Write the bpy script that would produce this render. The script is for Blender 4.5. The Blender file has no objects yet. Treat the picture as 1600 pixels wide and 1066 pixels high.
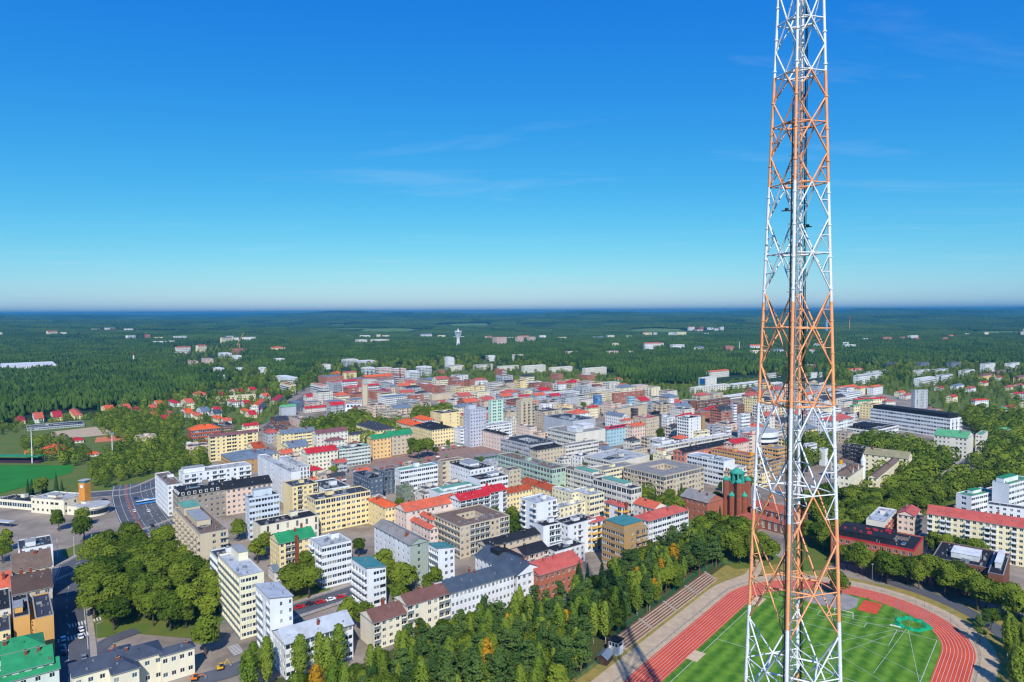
import bpy, bmesh, math, random
import numpy as np
from mathutils import Vector, Matrix
random.seed(7); rng = np.random.default_rng(7)
R = math.radians
scene = bpy.context.scene
col = scene.collection
# ------------------------------------------------------------ camera
CAM_Z = 130.0
PITCH, ROLL = R(2.4525), R(0.3044)
cd = bpy.data.cameras.new('camera'); cam = bpy.data.objects.new('camera', cd); col.objects.link(cam)
cd.sensor_width = 36.0; cd.lens = 36.0 * 1067 / 1600; cd.clip_start = 1.0; cd.clip_end = 120000.0
_fw = Vector((0, math.cos(PITCH), -math.sin(PITCH))); _rt = Vector((1, 0, 0)); _up = _rt.cross(_fw)
_r2 = math.cos(ROLL) * _rt - math.sin(ROLL) * _up; _u2 = math.cos(ROLL) * _up + math.sin(ROLL) * _rt
_m = Matrix((_r2, _u2, -_fw)).transposed().to_4x4(); _m.translation = (0, 0, CAM_Z)
cam.matrix_world = _m
scene.camera = cam
# ------------------------------------------------------------ sky, sun, exposure
SUN_AZ, SUN_EL = R(174.5), R(41.5)          # compass bearing the sun stands at (camera looks to 0)
world = bpy.data.worlds.new('World'); scene.world = world; world.use_nodes = True
wn = world.node_tree; wn.nodes.clear()
def WN(t, **k):
    n = wn.nodes.new(t)
    for a, b in k.items(): setattr(n, a, b)
    return n
sky = WN('ShaderNodeTexSky', sky_type='NISHITA', sun_disc=False, sun_elevation=SUN_EL, sun_rotation=SUN_AZ)
sky.altitude = 0; sky.air_density = 1.0; sky.dust_density = 0.25; sky.ozone_density = 3.5
bg = WN('ShaderNodeBackground'); bg.inputs['Strength'].default_value = 0.105
wo = WN('ShaderNodeOutputWorld')
tc = WN('ShaderNodeTexCoord'); sep = WN('ShaderNodeSeparateXYZ')
wn.links.new(tc.outputs['Generated'], sep.inputs[0])
mz = WN('ShaderNodeMath', operation='MAXIMUM'); mz.inputs[1].default_value = 0.02; wn.links.new(sep.outputs[2], mz.inputs[0])
dx = WN('ShaderNodeMath', operation='DIVIDE'); dy = WN('ShaderNodeMath', operation='DIVIDE')
wn.links.new(sep.outputs[0], dx.inputs[0]); wn.links.new(mz.outputs[0], dx.inputs[1])
wn.links.new(sep.outputs[1], dy.inputs[0]); wn.links.new(mz.outputs[0], dy.inputs[1])
cx = WN('ShaderNodeCombineXYZ'); wn.links.new(dx.outputs[0], cx.inputs[0]); wn.links.new(dy.outputs[0], cx.inputs[1])
mp = WN('ShaderNodeMapping'); mp.inputs['Scale'].default_value = (0.22, 0.55, 1.0); mp.inputs['Rotation'].default_value = (0, 0, R(24))
wn.links.new(cx.outputs[0], mp.inputs[0])
nz = WN('ShaderNodeTexNoise'); nz.inputs['Scale'].default_value = 1.3; nz.inputs['Detail'].default_value = 7; nz.inputs['Roughness'].default_value = 0.62
nz.inputs['Distortion'].default_value = 0.6
wn.links.new(mp.outputs[0], nz.inputs['Vector'])
rp = WN('ShaderNodeValToRGB'); rp.color_ramp.elements[0].position = 0.56; rp.color_ramp.elements[0].color = (0, 0, 0, 1)
rp.color_ramp.elements[1].position = 0.86; rp.color_ramp.elements[1].color = (0.17, 0.17, 0.17, 1)
wn.links.new(nz.outputs['Fac'], rp.inputs[0])
mx = WN('ShaderNodeMixRGB'); mx.inputs[2].default_value = (7.5, 8.2, 9.0, 1)
# deep clear summer blue: the same curve on each channel over the whole sky dome
K_SKY = 0.105 * 2 ** 0.12
ss = WN('ShaderNodeSeparateColor'); cc = WN('ShaderNodeCombineColor'); wn.links.new(sky.outputs[0], ss.inputs[0])
for i_, (g_, a_) in enumerate(((2.0, .60), (1.0, .75), (.30, .84))):
    m1 = WN('ShaderNodeMath', operation='MULTIPLY'); m1.inputs[1].default_value = K_SKY; wn.links.new(ss.outputs[i_], m1.inputs[0])
    m2 = WN('ShaderNodeMath', operation='MINIMUM'); m2.inputs[1].default_value = 1.0; wn.links.new(m1.outputs[0], m2.inputs[0])
    m3 = WN('ShaderNodeMath', operation='POWER'); m3.inputs[1].default_value = g_; wn.links.new(m2.outputs[0], m3.inputs[0])
    m4 = WN('ShaderNodeMath', operation='MULTIPLY'); m4.inputs[1].default_value = a_ / K_SKY; wn.links.new(m3.outputs[0], m4.inputs[0]); wn.links.new(m4.outputs[0], cc.inputs[i_])
wn.links.new(rp.outputs[0], mx.inputs[0]); wn.links.new(cc.outputs[0], mx.inputs[1])
wn.links.new(mx.outputs[0], bg.inputs['Color']); wn.links.new(bg.outputs[0], wo.inputs['Surface'])
sd = bpy.data.lights.new('sun', 'SUN'); so = bpy.data.objects.new('sun', sd); col.objects.link(so)
sd.energy = 4.3; sd.angle = R(0.53); sd.color = (1.0, 0.955, 0.88)
_sd = Vector((math.sin(SUN_AZ) * math.cos(SUN_EL), math.cos(SUN_AZ) * math.cos(SUN_EL), math.sin(SUN_EL)))
so.rotation_euler = _sd.to_track_quat('Z', 'Y').to_euler(); so.location = (0, 0, 400)
scene.view_settings.view_transform = 'Standard'; scene.view_settings.look = 'None'
scene.view_settings.exposure = 0.28; scene.view_settings.gamma = 1.0; scene.view_settings.use_curve_mapping = False
scene.render.engine = 'CYCLES'
cy = scene.cycles
cy.max_bounces = 5; cy.diffuse_bounces = 2; cy.glossy_bounces = 2; cy.transmission_bounces = 2; cy.transparent_max_bounces = 6; cy.volume_bounces = 0
cy.use_denoising = True; cy.denoiser = 'OPENIMAGEDENOISE'; cy.denoising_input_passes = 'RGB_ALBEDO_NORMAL'; cy.sample_clamp_indirect = 4.0; cy.use_adaptive_sampling = True; cy.adaptive_threshold = 0.015
cy.pixel_filter_type = 'BLACKMAN_HARRIS'; cy.filter_width = 1.3

# ------------------------------------------------------------ materials
def lin(c):
    return tuple((v / 255 / 12.92 if v / 255 <= .04045 else ((v / 255 + .055) / 1.055) ** 2.4) for v in c) + (1.0,)
MATS = {}
def mat(name, rgb, rough=0.8, spec=0.3, metal=0.0, var=0.10, scale=0.25, detail=4, streak=1.0, bump=0.0, bscale=4.0, c2=None):
    """Principled surface: its own colour with uneven weathering, optional fine relief."""
    if name in MATS: return MATS[name]
    m = bpy.data.materials.new(name); m.use_nodes = True; MATS[name] = m
    nt = m.node_tree; b = nt.nodes['Principled BSDF']
    b.inputs['Roughness'].default_value = rough; b.inputs['Metallic'].default_value = metal
    b.inputs['Specular IOR Level'].default_value = spec
    c = lin(rgb)
    if var > 0:
        t = nt.nodes.new('ShaderNodeTexCoord'); mp = nt.nodes.new('ShaderNodeMapping'); mp.inputs['Scale'].default_value = (1, 1, 1 / streak)
        n = nt.nodes.new('ShaderNodeTexNoise'); n.inputs['Scale'].default_value = scale; n.inputs['Detail'].default_value = detail; n.inputs['Roughness'].default_value = .65
        nt.links.new(t.outputs['Object'], mp.inputs[0]); nt.links.new(mp.outputs[0], n.inputs['Vector'])
        r = nt.nodes.new('ShaderNodeValToRGB'); r.color_ramp.elements[0].position = .3; r.color_ramp.elements[1].position = .7
        d = lin(c2) if c2 else tuple(max(0, v * (1 - 2.2 * var)) for v in c[:3]) + (1,)
        r.color_ramp.elements[0].color = d; r.color_ramp.elements[1].color = c if c2 else tuple(min(1, v * (1 + var * .5)) for v in c[:3]) + (1,)
        nt.links.new(n.outputs['Fac'], r.inputs[0]); nt.links.new(r.outputs[0], b.inputs['Base Color'])
    else:
        b.inputs['Base Color'].default_value = c
    if bump > 0:
        n2 = nt.nodes.new('ShaderNodeTexNoise'); n2.inputs['Scale'].default_value = bscale; n2.inputs['Detail'].default_value = 3
        t2 = nt.nodes.new('ShaderNodeTexCoord'); nt.links.new(t2.outputs['Object'], n2.inputs['Vector'])
        bp = nt.nodes.new('ShaderNodeBump'); bp.inputs['Strength'].default_value = bump; bp.inputs['Distance'].default_value = .1
        nt.links.new(n2.outputs['Fac'], bp.inputs['Height']); nt.links.new(bp.outputs[0], b.inputs['Normal'])
    return m
WALL = {'wh': (226, 228, 230), 'bw': (205, 216, 228), 'of': (214, 210, 200), 'ow': (220, 214, 202), 'cw': (230, 222, 198), 'cr': (234, 222, 184),
        'cy': (232, 226, 196), 'ye': (238, 216, 160), 'oy': (234, 192, 128), 'oc': (214, 164, 96), 'ob': (176, 140, 92), 'pk': (222, 196, 178), 'pp': (228, 206, 192),
        'be': (200, 184, 158), 'st': (150, 140, 128), 'gy': (178, 182, 188), 'lg': (190, 192, 206), 'br': (172, 84, 58), 'bo': (172, 104, 80), 'bb': (120, 76, 58),
        'wb': (206, 180, 166), 'sd': (84, 98, 116), 'gg': (170, 196, 176), 'sg': (158, 170, 160), 'mi': (190, 222, 202), 'bl': (70, 130, 190), 'lb2': (160, 194, 208),
        'sa': (214, 128, 104), 'dk': (78, 60, 54), 'db': (62, 54, 52), 'pg': (204, 214, 204), 'gn': (120, 130, 110), 'yb': (230, 180, 70), 'rb': (170, 86, 54), 'rd': (178, 30, 38)}
ROOF = {'lm': (182, 188, 194), 'lg': (176, 178, 178), 'gr': (142, 138, 134), 'dg': (62, 66, 74), 'bk': (40, 42, 48), 'sl': (70, 78, 92), 'lb': (112, 126, 140), 'bu': (72, 84, 98),
        'gn': (46, 142, 92), 'gl': (96, 168, 118), 'cp': (104, 160, 140), 'te': (72, 134, 134), 'og': (222, 98, 52), 'or': (208, 102, 74), 'rb': (170, 78, 46), 'rd': (194, 44, 50),
        'rc': (202, 62, 50), 'rs': (190, 92, 80), 'pr': (150, 60, 90), 'pu': (128, 84, 84), 'pb': (120, 84, 74), 'br': (92, 74, 66), 'bn': (122, 102, 88), 'kh': (150, 142, 110),
        'wh': (214, 216, 218), 'be': (190, 180, 158), 'yr': (220, 190, 80), 'dk': (70, 60, 56), 'gv': (84, 112, 44)}
def wallm(k): return mat('wall_' + k, WALL[k], rough=.82, var=.07, scale=.12, streak=3.0, bump=.05, bscale=2.5)
def roofm(k):
    c = ROOF.get(k) or WALL.get(k)
    metal = k in ('lm', 'lb', 'bu', 'te', 'rd', 'gn', 'gl', 'rs', 'pu', 'pb', 'cp', 'sl', 'rc')
    return mat('roof_' + k, c, rough=.62 if metal else .85, spec=.25 if metal else .15, var=.14, scale=.22, detail=6, bump=.12, bscale=1.6)
GLASS = mat('glass_dark', (30, 42, 54), rough=.12, spec=.6, var=0)
GLASS2 = mat('glass_mid', (62, 84, 104), rough=.15, spec=.6, var=0)
GLASSG = mat('glass_green', (70, 128, 128), rough=.15, spec=.6, var=0)
CURT = mat('curtained_glass', (150, 152, 148), rough=.35, spec=.5, var=.1, scale=.6)
FRAME = mat('window_frame_white', (222, 222, 220), rough=.6, var=0)
FRAMED = mat('window_frame_dark', (70, 62, 56), rough=.6, var=0)
COPING = mat('coping', (150, 152, 152), rough=.6, var=.08)
BRICK = mat('chimney_brick', (140, 70, 48), var=.15, scale=1.5)
STEEL = mat('galvanised_steel', (150, 156, 162), rough=.45, metal=.4, var=.08, scale=1.0)
PLANT = mat('roof_machine', (128, 132, 136), rough=.6, var=.15, scale=1.2)
ASPH = mat('asphalt', (92, 94, 100), rough=.9, var=.18, scale=.06, detail=8, bump=.1, bscale=3)
PAVE = mat('city_pavement', (156, 143, 128), rough=.9, var=.28, scale=.035, detail=9)
CONC = mat('concrete', (168, 158, 144), rough=.85, var=.15, scale=.4)
PAINT = mat('road_paint', (214, 214, 210), rough=.7, var=.1, scale=1.5)
LAWN = mat('lawn_grass', (72, 104, 28), rough=.9, var=.2, scale=.08, detail=8, c2=(108, 106, 44))
DRY = mat('dry_grass', (164, 138, 72), rough=.95, var=.2, scale=.25, detail=6, c2=(112, 112, 52))
GRAVEL = mat('gravel_path', (190, 168, 138), rough=.95, var=.12, scale=.3, detail=7)

# ------------------------------------------------------------ helpers
def tag(o, label=None, cat=None, group=None, kind=None):
    if label: o['label'] = label
    if cat: o['category'] = cat
    if group: o['group'] = group
    if kind: o['kind'] = kind
    return o
def link(o, parent=None):
    col.objects.link(o)
    if parent is not None: o.parent = parent
    return o
def empty(name, loc=(0, 0, 0), rz=0.0, parent=None):
    o = bpy.data.objects.new(name, None); o.empty_display_size = .5
    o.location = loc; o.rotation_euler = (0, 0, rz)
    return link(o, parent)
class MB:
    """Collects shapes for one mesh."""
    def __init__(s): s.v = []; s.f = []; s.mi = []; s.mats = []
    def slot(s, m):
        if m not in s.mats: s.mats.append(m)
        return s.mats.index(m)
    def poly(s, pts, m):
        k = len(s.v); s.v += [tuple(p) for p in pts]; s.f.append(tuple(range(k, k + len(pts)))); s.mi.append(s.slot(m))
    def box(s, x0, x1, y0, y1, z0, z1, m, top=None, bottom=True):
        p = [(x0, y0), (x1, y0), (x1, y1), (x0, y1)]
        for i in range(4):
            a, b = p[i], p[(i + 1) % 4]
            s.poly([(*a, z0), (*b, z0), (*b, z1), (*a, z1)], m)
        s.poly([(*q, z1) for q in p], top or m)
        if bottom: s.poly([(*q, z0) for q in reversed(p)], m)
    def tube(s, a, b, r, m, n=6, r2=None, cap=True):
        a, b = Vector(a), Vector(b); d = (b - a).normalized()
        u = d.cross(Vector((0, 0, 1)) if abs(d.z) < .9 else Vector((1, 0, 0))).normalized(); w = d.cross(u)
        r2 = r if r2 is None else r2
        k = len(s.v); i = s.slot(m)
        for q, rr in ((a, r), (b, r2)):
            for j in range(n):
                t = 2 * math.pi * j / n; s.v.append(tuple(q + rr * (math.cos(t) * u + math.sin(t) * w)))
        for j in range(n):
            j2 = (j + 1) % n; s.f.append((k + j, k + j2, k + n + j2, k + n + j)); s.mi.append(i)
        if cap:
            s.f.append(tuple(k + j for j in reversed(range(n)))); s.mi.append(i); s.f.append(tuple(k + n + j for j in range(n))); s.mi.append(i)
    def cyl(s, x, y, z0, z1, r, m, n=24, r2=None, top=None):
        r2 = r if r2 is None else r2
        c = [(math.cos(2 * math.pi * j / n), math.sin(2 * math.pi * j / n)) for j in range(n)]
        for j in range(n):
            a, b = c[j], c[(j + 1) % n]
            s.poly([(x + r * a[0], y + r * a[1], z0), (x + r * b[0], y + r * b[1], z0), (x + r2 * b[0], y + r2 * b[1], z1), (x + r2 * a[0], y + r2 * a[1], z1)], m)
        s.poly([(x + r2 * a[0], y + r2 * a[1], z1) for a in c], top or m)
    def mesh(s, name):
        me = bpy.data.meshes.new(name); me.from_pydata(s.v, [], s.f)
        for m in s.mats: me.materials.append(m)
        me.polygons.foreach_set('material_index', s.mi); me.update()
        return me
    def build(s, name, parent=None, loc=None, rz=None, smooth=False):
        o = bpy.data.objects.new(name, s.mesh(name)); link(o, parent)
        if loc: o.location = loc
        if rz is not None: o.rotation_euler = (0, 0, rz)
        if smooth: o.data.polygons.foreach_set('use_smooth', [True] * len(o.data.polygons))
        return o
def sheet(name, pts, z, m, kind='structure', label=None, cat=None, skirt=0):
    bm = bmesh.new(); vs = [bm.verts.new((x, y, z)) for x, y in pts]
    f = bm.faces.new(vs); f.normal_update()
    if f.normal.z < 0: f.normal_flip()
    bmesh.ops.triangulate(bm, faces=bm.faces[:])
    me = bpy.data.meshes.new(name); bm.to_mesh(me); bm.free(); me.materials.append(m)
    o = link(bpy.data.objects.new(name, me)); tag(o, label, cat, None, kind); return o
def inside(x, y, poly):
    c = False; n = len(poly); j = n - 1
    for i in range(n):
        xi, yi = poly[i]; xj, yj = poly[j]
        if (yi > y) != (yj > y) and x < (xj - xi) * (y - yi) / (yj - yi) + xi: c = not c
        j = i
    return c
HAZE = 0.000085
BUILDINGS = [
 ('apartment_building', 'white apartment tower with pale sloping roof and dark glazed balcony corner', -90.1, 248.2, 37.5, 8.5, 16.5, 23, 7, 'wh', 'm', 'lm', '..w.w', 'gwgg', {'roof_hi': 'L'}),
 ('apartment_building', 'long low white terrace with pale ridged metal roof behind birches', -80.8, 236.8, 37.5, 25.6, 13, 13, 4, 'wh', 'ga', 'lm', 'rrrrrrr', 'ww', {'gf': 0}),
 ('apartment_building', 'tall slab with pale yellow bands, white end and pale metal roof', -108.7, 266.6, 37.5, 9.7, 31.4, 25, 8, 'cy', 'f', 'lm', 'rrr.', 'gggggggg', {'pent': (0.55, 0.62, 0.4, 0.35, 3.5)}),
 ('apartment_building', 'dark-roofed wing joined to the tall pale yellow slab beside the park', -128.1, 295.5, 37.5, 12, 20.2, 20, 6, 'wh', 'f', 'dg', 'w', 'gggg', {}),
 ('apartment_building', 'yellow apartment house with green ridged roof and brown brick stair shaft', -113.7, 327.5, 37.5, 18.2, 14, 18, 6, 'ye', 'ga', 'gn', 'wggw', 'wwww', {'stack': 'br'}),
 ('apartment_building', 'white apartment house with full width banded balconies beside green roof', -89.7, 315.9, 37.5, 14.8, 15.4, 20, 6, 'wh', 'f', 'lg', 'rrrrrr', '.bb', {}),
 ('house', 'small low pale house with grey ridged roof in courtyard', -115.4, 324.7, 37.5, 10.6, 9, 5.2, 2, 'of', 'ga', 'lb', 'w', 'w', {}),
 ('villa', 'cream two storey villa wing with slate hip roof and arched windows', -123.8, 234.8, 37.5, 10.9, 5.0, 10, 2, 'cw', 'h', 'sl', 'wwww', 'w', {'wing': [(-26, 1.5, 27, 11, 10.5, 2)], 'arch': 1}),
 ('villa', 'cream villa end wing with curved slate roof and white corner', -133.8, 222.5, 37.5, 8.0, 20.3, 10, 2, 'cw', 'h', 'sl', 'w.w', 'www', {}),
 ('apartment_building', 'ochre end wall building with black roof and roof machinery', -187.3, 251.2, 37.5, 5.0, 26.2, 16, 5, 'oc', 'f', 'bk', '...', '...', {'pent': (0.1, 0.2, 0.5, 0.3, 2.2)}),
 ('apartment_building', 'plain ochre gable house with dark grey roof beside shaded street', -178.5, 250.5, 37.5, 5.6, 26.4, 16, 5, 'oc', 'f', 'dg', '...', 'b', {}),
 ('apartment_building', 'brown ridged roof house with red banner on its street side', -202.1, 271.2, 37.5, 13.2, 21.3, 17, 5, 'be', 'ga', 'br', 'ww', 'ww', {'banner': 1}),
 ('apartment_building', 'beige house with brown mansard roof and pale dormer', -223.1, 299.9, 37.5, 14.4, 27.4, 15, 4, 'be', 'ga', 'bn', 'ww', 'ww', {}),
 ('apartment_building', 'white flat roofed block with dark roof plant facing the lawn', -247.3, 337.0, 37.5, 14.1, 18.1, 12, 4, 'wh', 'f', 'dg', 'w', 'ww', {'pent': (0.2, 0.2, 0.3, 0.3, 2.5)}),
 ('town_house', 'pale house under broad green hipped roof', -178.5, 228.8, 37.5, 14.7, 11.3, 13, 4, 'pg', 'h', 'gn', 'ww', 'ww', {}),
 ('town_house', 'lower green ridged roof house with brick chimney and rooflights', -166.2, 217.3, 37.5, 13.5, 14, 13, 4, 'pg', 'ga', 'gn', 'wwww', 'ww', {'chim': 2}),
 ('town_house', 'lowest green metal roof wing with white roof windows', -165.5, 215.6, 37.5, 15.6, 9, 11, 3, 'pg', 'ga', 'gn', 'wwww', 'ww', {}),
 ('apartment_building', 'pale yellow block with grey terrace roof behind ochre gables', -191.0, 244.6, 37.5, 5.9, 16.8, 13, 4, 'ye', 'f', 'dg', 'ww', 'w', {}),
 ('apartment_building', 'off white block with dark roof boxes behind white stair wall', -201.3, 258.2, 37.5, 6.3, 25.9, 15, 5, 'of', 'f', 'bk', 'ww', 'w', {}),
 ('apartment_building', 'block with faded orange ridged roof behind brown roofs', -218.4, 281.3, 37.5, 6.4, 22.4, 14, 4, 'of', 'ga', 'or', 'ww', 'w', {}),
 ('apartment_building', 'grey stone corner building with black mansard and white dormers', -206.4, 417.4, 37.5, 28.0, 17, 17, 5, 'st', 'f', 'bk', 'wwwwwwww', 'wwww', {'mans': 1}),
 ('apartment_building', 'long white apartment slab with staggered balcony stacks beside the crossroads', -219.2, 450.2, 37.5, 44.1, 14, 23, 7, 'wh', 'f', 'lg', 'bbwwbbwwbb', 'www', {'pent': (0.02, 0.2, 0.3, 0.5, 3)}),
 ('apartment_building', 'white end wing with brown terrace roof above the boulevard', -220.8, 432.3, 37.5, 8.7, 41.5, 20, 6, 'wh', 'f', 'bn', 'ww', 'wwwwww', {}),
 ('apartment_building', 'pale pink house with black ridged roof in long street row', -183.9, 433.5, 37.5, 29.2, 16, 17, 5, 'pk', 'ga', 'bk', 'wwwww', 'ww', {}),
 ('apartment_building', 'beige slab with brown terrace roof and saw tooth balconies', -148.4, 319.4, 37.5, 12.8, 56.2, 25, 8, 'be', 'f', 'bn', '.wb', 'gbgbgb', {'pent': (0.15, 0.25, 0.5, 0.4, 3), 'pent2': (0.1, 0.68, 0.6, 0.25, 4, 'cp')}),
 ('apartment_building', 'white office block with thin window bands and dark roof', -150.6, 385.6, 37.5, 17.3, 7.7, 24, 7, 'bw', 'f', 'dg', 'rrrrr', 'w', {'pent': (0.2, 0.3, 0.6, 0.5, 4)}),
 ('office_building', 'low cream hall with tall blue window strips and black roof edge', -138.4, 369.6, 37.5, 32.9, 13.3, 13, 3, 'cw', 'f', 'bk', '.v.v.v.v.v.v', '..', {}),
 ('apartment_building', 'small white flat roofed block inside yellow courtyard', -134.4, 420.3, 37.5, 10.8, 16.1, 6.6, 2, 'wh', 'f', 'dg', 'w', 'w', {}),
 ('apartment_building', 'yellow apartment wing with grey blank end and black roof', -136.6, 418.9, 37.5, 16.5, 16.8, 22, 7, 'ye', 'f', 'dg', 'wgw', '...', {}),
 ('apartment_building', 'yellow apartment front with red railed top floor and dark glass terrace', -115.8, 396.0, 37.5, 35.1, 14, 20, 6, 'ye', 'f', 'dg', 'ddddd', 'ww', {'topglass': 1}),
 ('apartment_building', 'dark roofed courtyard wing joining two yellow fronts', -117.5, 423.6, 37.5, 16.3, 25.3, 19, 6, 'wh', 'f', 'dg', 'ww', 'www', {}),
 ('apartment_building', 'white blank walled slab with pale roof above market street', -147.1, 448.9, 37.5, 6.2, 70.8, 24, 7, 'wh', 'f', 'lg', '...', 'w...w', {}),
 ('apartment_building', 'white low block with black window strips below the white slab', -160.9, 512.4, 37.5, 7.6, 48.5, 13, 4, 'wh', 'f', 'lg', 'vvv', 'ww', {}),
 ('apartment_building', 'yellow eight storey slab with brown roof and white balcony columns', -264.5, 593.2, 37.5, 41.0, 8, 22, 7, 'ye', 'ga', 'pu', 'gwwggwwgw', 'ww', {}),
 ('school', 'red brick factory school with bright orange roof', -315.4, 666.6, 37.5, 27.0, 16.3, 15, 4, 'br', 'h', 'og', 'rrrrrrrr', 'w..w', {}),
 ('school', 'low ochre brick school with blue grey hip roof', -225.2, 545.0, 37.5, 31.6, 35.3, 11, 3, 'ob', 'h', 'lb', 'ww.wwww', 'www', {}),
 ('apartment_building', 'yellow block with pale blue roof and dark loggias', -214.1, 627.4, 37.5, 32.6, 12, 18, 6, 'ye', 'ga', 'lb', 'wwwrrrrr', 'ww', {}),
 ('apartment_building', 'cream lower wing with pale blue roof in front of yellow block', -195.3, 593.6, 37.5, 17.6, 20.1, 12, 4, 'cr', 'ga', 'lb', 'www', 'ww', {}),
 ('apartment_building', 'off white house with dusty purple roof and small windows', -182.9, 633.4, 37.5, 31.3, 12, 17, 5, 'ow', 'ga', 'pu', 'wwwwwwww', 'ww', {}),
 ('apartment_building', 'small off white annex with purple hipped roof', -170.9, 627.5, 37.5, 16.7, 9, 11, 3, 'ow', 'h', 'pu', 'www', 'ww', {}),
 ('apartment_building', 'white and yellow corner house with bright red roof', -166.2, 548.7, 37.5, 25.9, 13.6, 16, 5, 'cw', 'ga', 'rd', 'wwwwwwww', 'ww', {}),
 ('office_building', 'long pale green glass front with copper green roof on market square', -145.5, 568.5, 37.5, 23.7, 14, 15, 5, 'pg', 'f', 'cp', 'rrrrrrrr', 'w', {'gf': 's'}),
 ('office_building', 'pale green glass office end next to orange front', -140.7, 571.0, 37.5, 22.7, 14, 15, 5, 'pg', 'f', 'cp', 'rrrrrrrr', 'w', {'gf': 's'}),
 ('apartment_building', 'cream gabled house with rusty red roof beside blue grey roof', -222.7, 583.7, 37.5, 9.5, 20.4, 13, 4, 'cr', 'ga', 'rb', 'ww', 'ww', {}),
 ('apartment_building', 'small house with blue grey hip roof behind white slab', -210.4, 568.4, 37.5, 13.2, 20.3, 11, 3, 'cr', 'h', 'lb', 'ww', 'ww', {}),
 ('hall', 'low black roofed hall behind yellow slab', -322.6, 744.2, 37.5, 16.6, 28.4, 5.8, 2, 'bb', 'f', 'bk', 'rr', 'w', {}),
 ('warehouse', 'dark brick warehouse with grey flat roof near rail street', -248.9, 699.4, 37.5, 17.8, 23.6, 10.2, 3, 'bb', 'f', 'dg', 'w', 'w', {}),
 ('warehouse', 'brown brick warehouse with weathered grey ridge roof', -269.2, 772.5, 37.5, 14.9, 19.2, 6.8, 2, 'bb', 'ga', 'dg', 'w', 'w', {}),
 ('warehouse', 'white and brick warehouse with brown flat roof beneath trees', -240.0, 767.2, 37.5, 10.7, 36.4, 9.0, 3, 'wb', 'f', 'bn', '..', 'ww', {}),
 ('apartment_building', 'orange corner house with pale portal and green roof', -123.7, 599.9, 37.5, 18.0, 12, 18, 5, 'oy', 'ga', 'gn', 'www', 'w', {}),
 ('apartment_building', 'beige house with green roof beside orange corner house', -111.6, 613.7, 37.5, 24.2, 14.5, 18, 5, 'be', 'ga', 'gn', 'wwwwww', 'w', {}),
 ('apartment_building', 'yellow house with dark grey hipped roof below the park trees', -130.8, 656.7, 37.5, 19.4, 47.7, 16, 5, 'ye', 'h', 'dg', 'wwww', 'www', {}),
 ('apartment_building', 'small cream house with dark hip roof', -154.7, 649.1, 37.5, 17.8, 8, 13, 4, 'cr', 'h', 'dg', 'wwww', 'w', {}),
 ('apartment_building', 'white narrow block with grey roof beside cream house', -147.3, 680.1, 37.5, 9, 20, 7.3, 2, 'wh', 'f', 'gr', 'w', 'w', {}),
 ('apartment_building', 'yellow hotel like corner house with black roof and red shop awnings', -77.2, 651.5, 37.5, 24.5, 36.1, 17, 5, 'ye', 'h', 'bk', 'wwwwwwww', 'wwwww', {'gf': 's'}),
 ('apartment_building', 'cream house with bright orange hip roof', -99.9, 690.4, 37.5, 16.7, 38.7, 14, 4, 'cr', 'h', 'og', 'www', 'wwww', {}),
 ('apartment_building', 'white house with orange tiled roof beside yellow slab', -92.3, 715.7, 37.5, 12.5, 26.5, 16, 5, 'wh', 'h', 'og', 'ww', 'www', {}),
 ('apartment_building', 'pale yellow slab with black roof behind the yellow corner house', -76.2, 728.4, 37.5, 23.3, 22.9, 21, 6, 'ye', 'f', 'bk', '..w.w', 'w.ww', {}),
 ('apartment_building', 'low pale yellow annex with dark flat roof', -71.5, 730.2, 37.5, 14.1, 8, 10, 3, 'ye', 'f', 'dk', '..', 'w', {}),
 ('apartment_building', 'lilac grey tower with white stair core and yellow roof corner', -40.3, 650.7, 37.5, 18.7, 12.0, 36, 11, 'lg', 'f', 'lg', 'wwww', '.w.w', {'pent': (0.1, 0.5, 0.5, 0.4, 4)}),
 ('apartment_building', 'mint green apartment tower with dark flat roof', -22.5, 717.8, 37.5, 16.1, 5.3, 36, 11, 'mi', 'f', 'dg', '.gg.gg.', 'w', {}),
 ('apartment_building', 'beige point tower with balcony slots and pale roof', 9.0, 712.9, 37.5, 18.2, 8, 36, 11, 'be', 'f', 'lg', '.b.b.b', 'w', {'pent': (0.2, 0.2, 0.6, 0.6, 3)}),
 ('office_building', 'long white office front with arcade on market square', -50.2, 657.9, 37.5, 62.9, 14, 16, 5, 'wh', 'f', 'lg', 'rwrwrwrrww', 'w', {'gf': 's'}),
 ('apartment_building', 'off white block with narrow vertical fins beside beige tower', -2.5, 715.2, 37.5, 20.5, 9, 17, 5, 'ow', 'f', 'gr', 'vvvvvvvv', 'w', {}),
 ('town_hall', 'pale pink classical house with black hip roof on square', -7.2, 628.3, 37.5, 5.0, 35.6, 16, 4, 'pp', 'h', 'bk', 'w', 'wwwwwwww', {}),
 ('apartment_building', 'pale grey arcade block with dark roof next to pink house', 15.8, 597.9, 37.5, 30.6, 44.3, 12, 3, 'gy', 'f', 'dg', 'wwww', 'rrrrr', {'gf': 's', 'court': 1}),
 ('apartment_building', 'pale pink rear wing with white chimney', 17.5, 686.0, 37.5, 9, 22.9, 12.7, 4, 'pp', 'f', 'dg', 'w', 'w', {}),
 ('apartment_building', 'slate grey block with black roof and teal stair glass', -97.0, 457.8, 37.5, 10.1, 26.1, 17, 5, 'sd', 'f', 'bk', 'ww', 'wwww', {}),
 ('apartment_building', 'slate grey wing with teal window strip', -91.8, 482.0, 37.5, 13.8, 8, 16, 5, 'sd', 'f', 'dg', 'vv', 'w', {}),
 ('office_building', 'white banded office with green terrace roof on square', -79.4, 478.5, 37.5, 30.8, 8.5, 18, 5, 'wh', 'f', 'cp', 'rrrrrr', 'w', {}),
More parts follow.
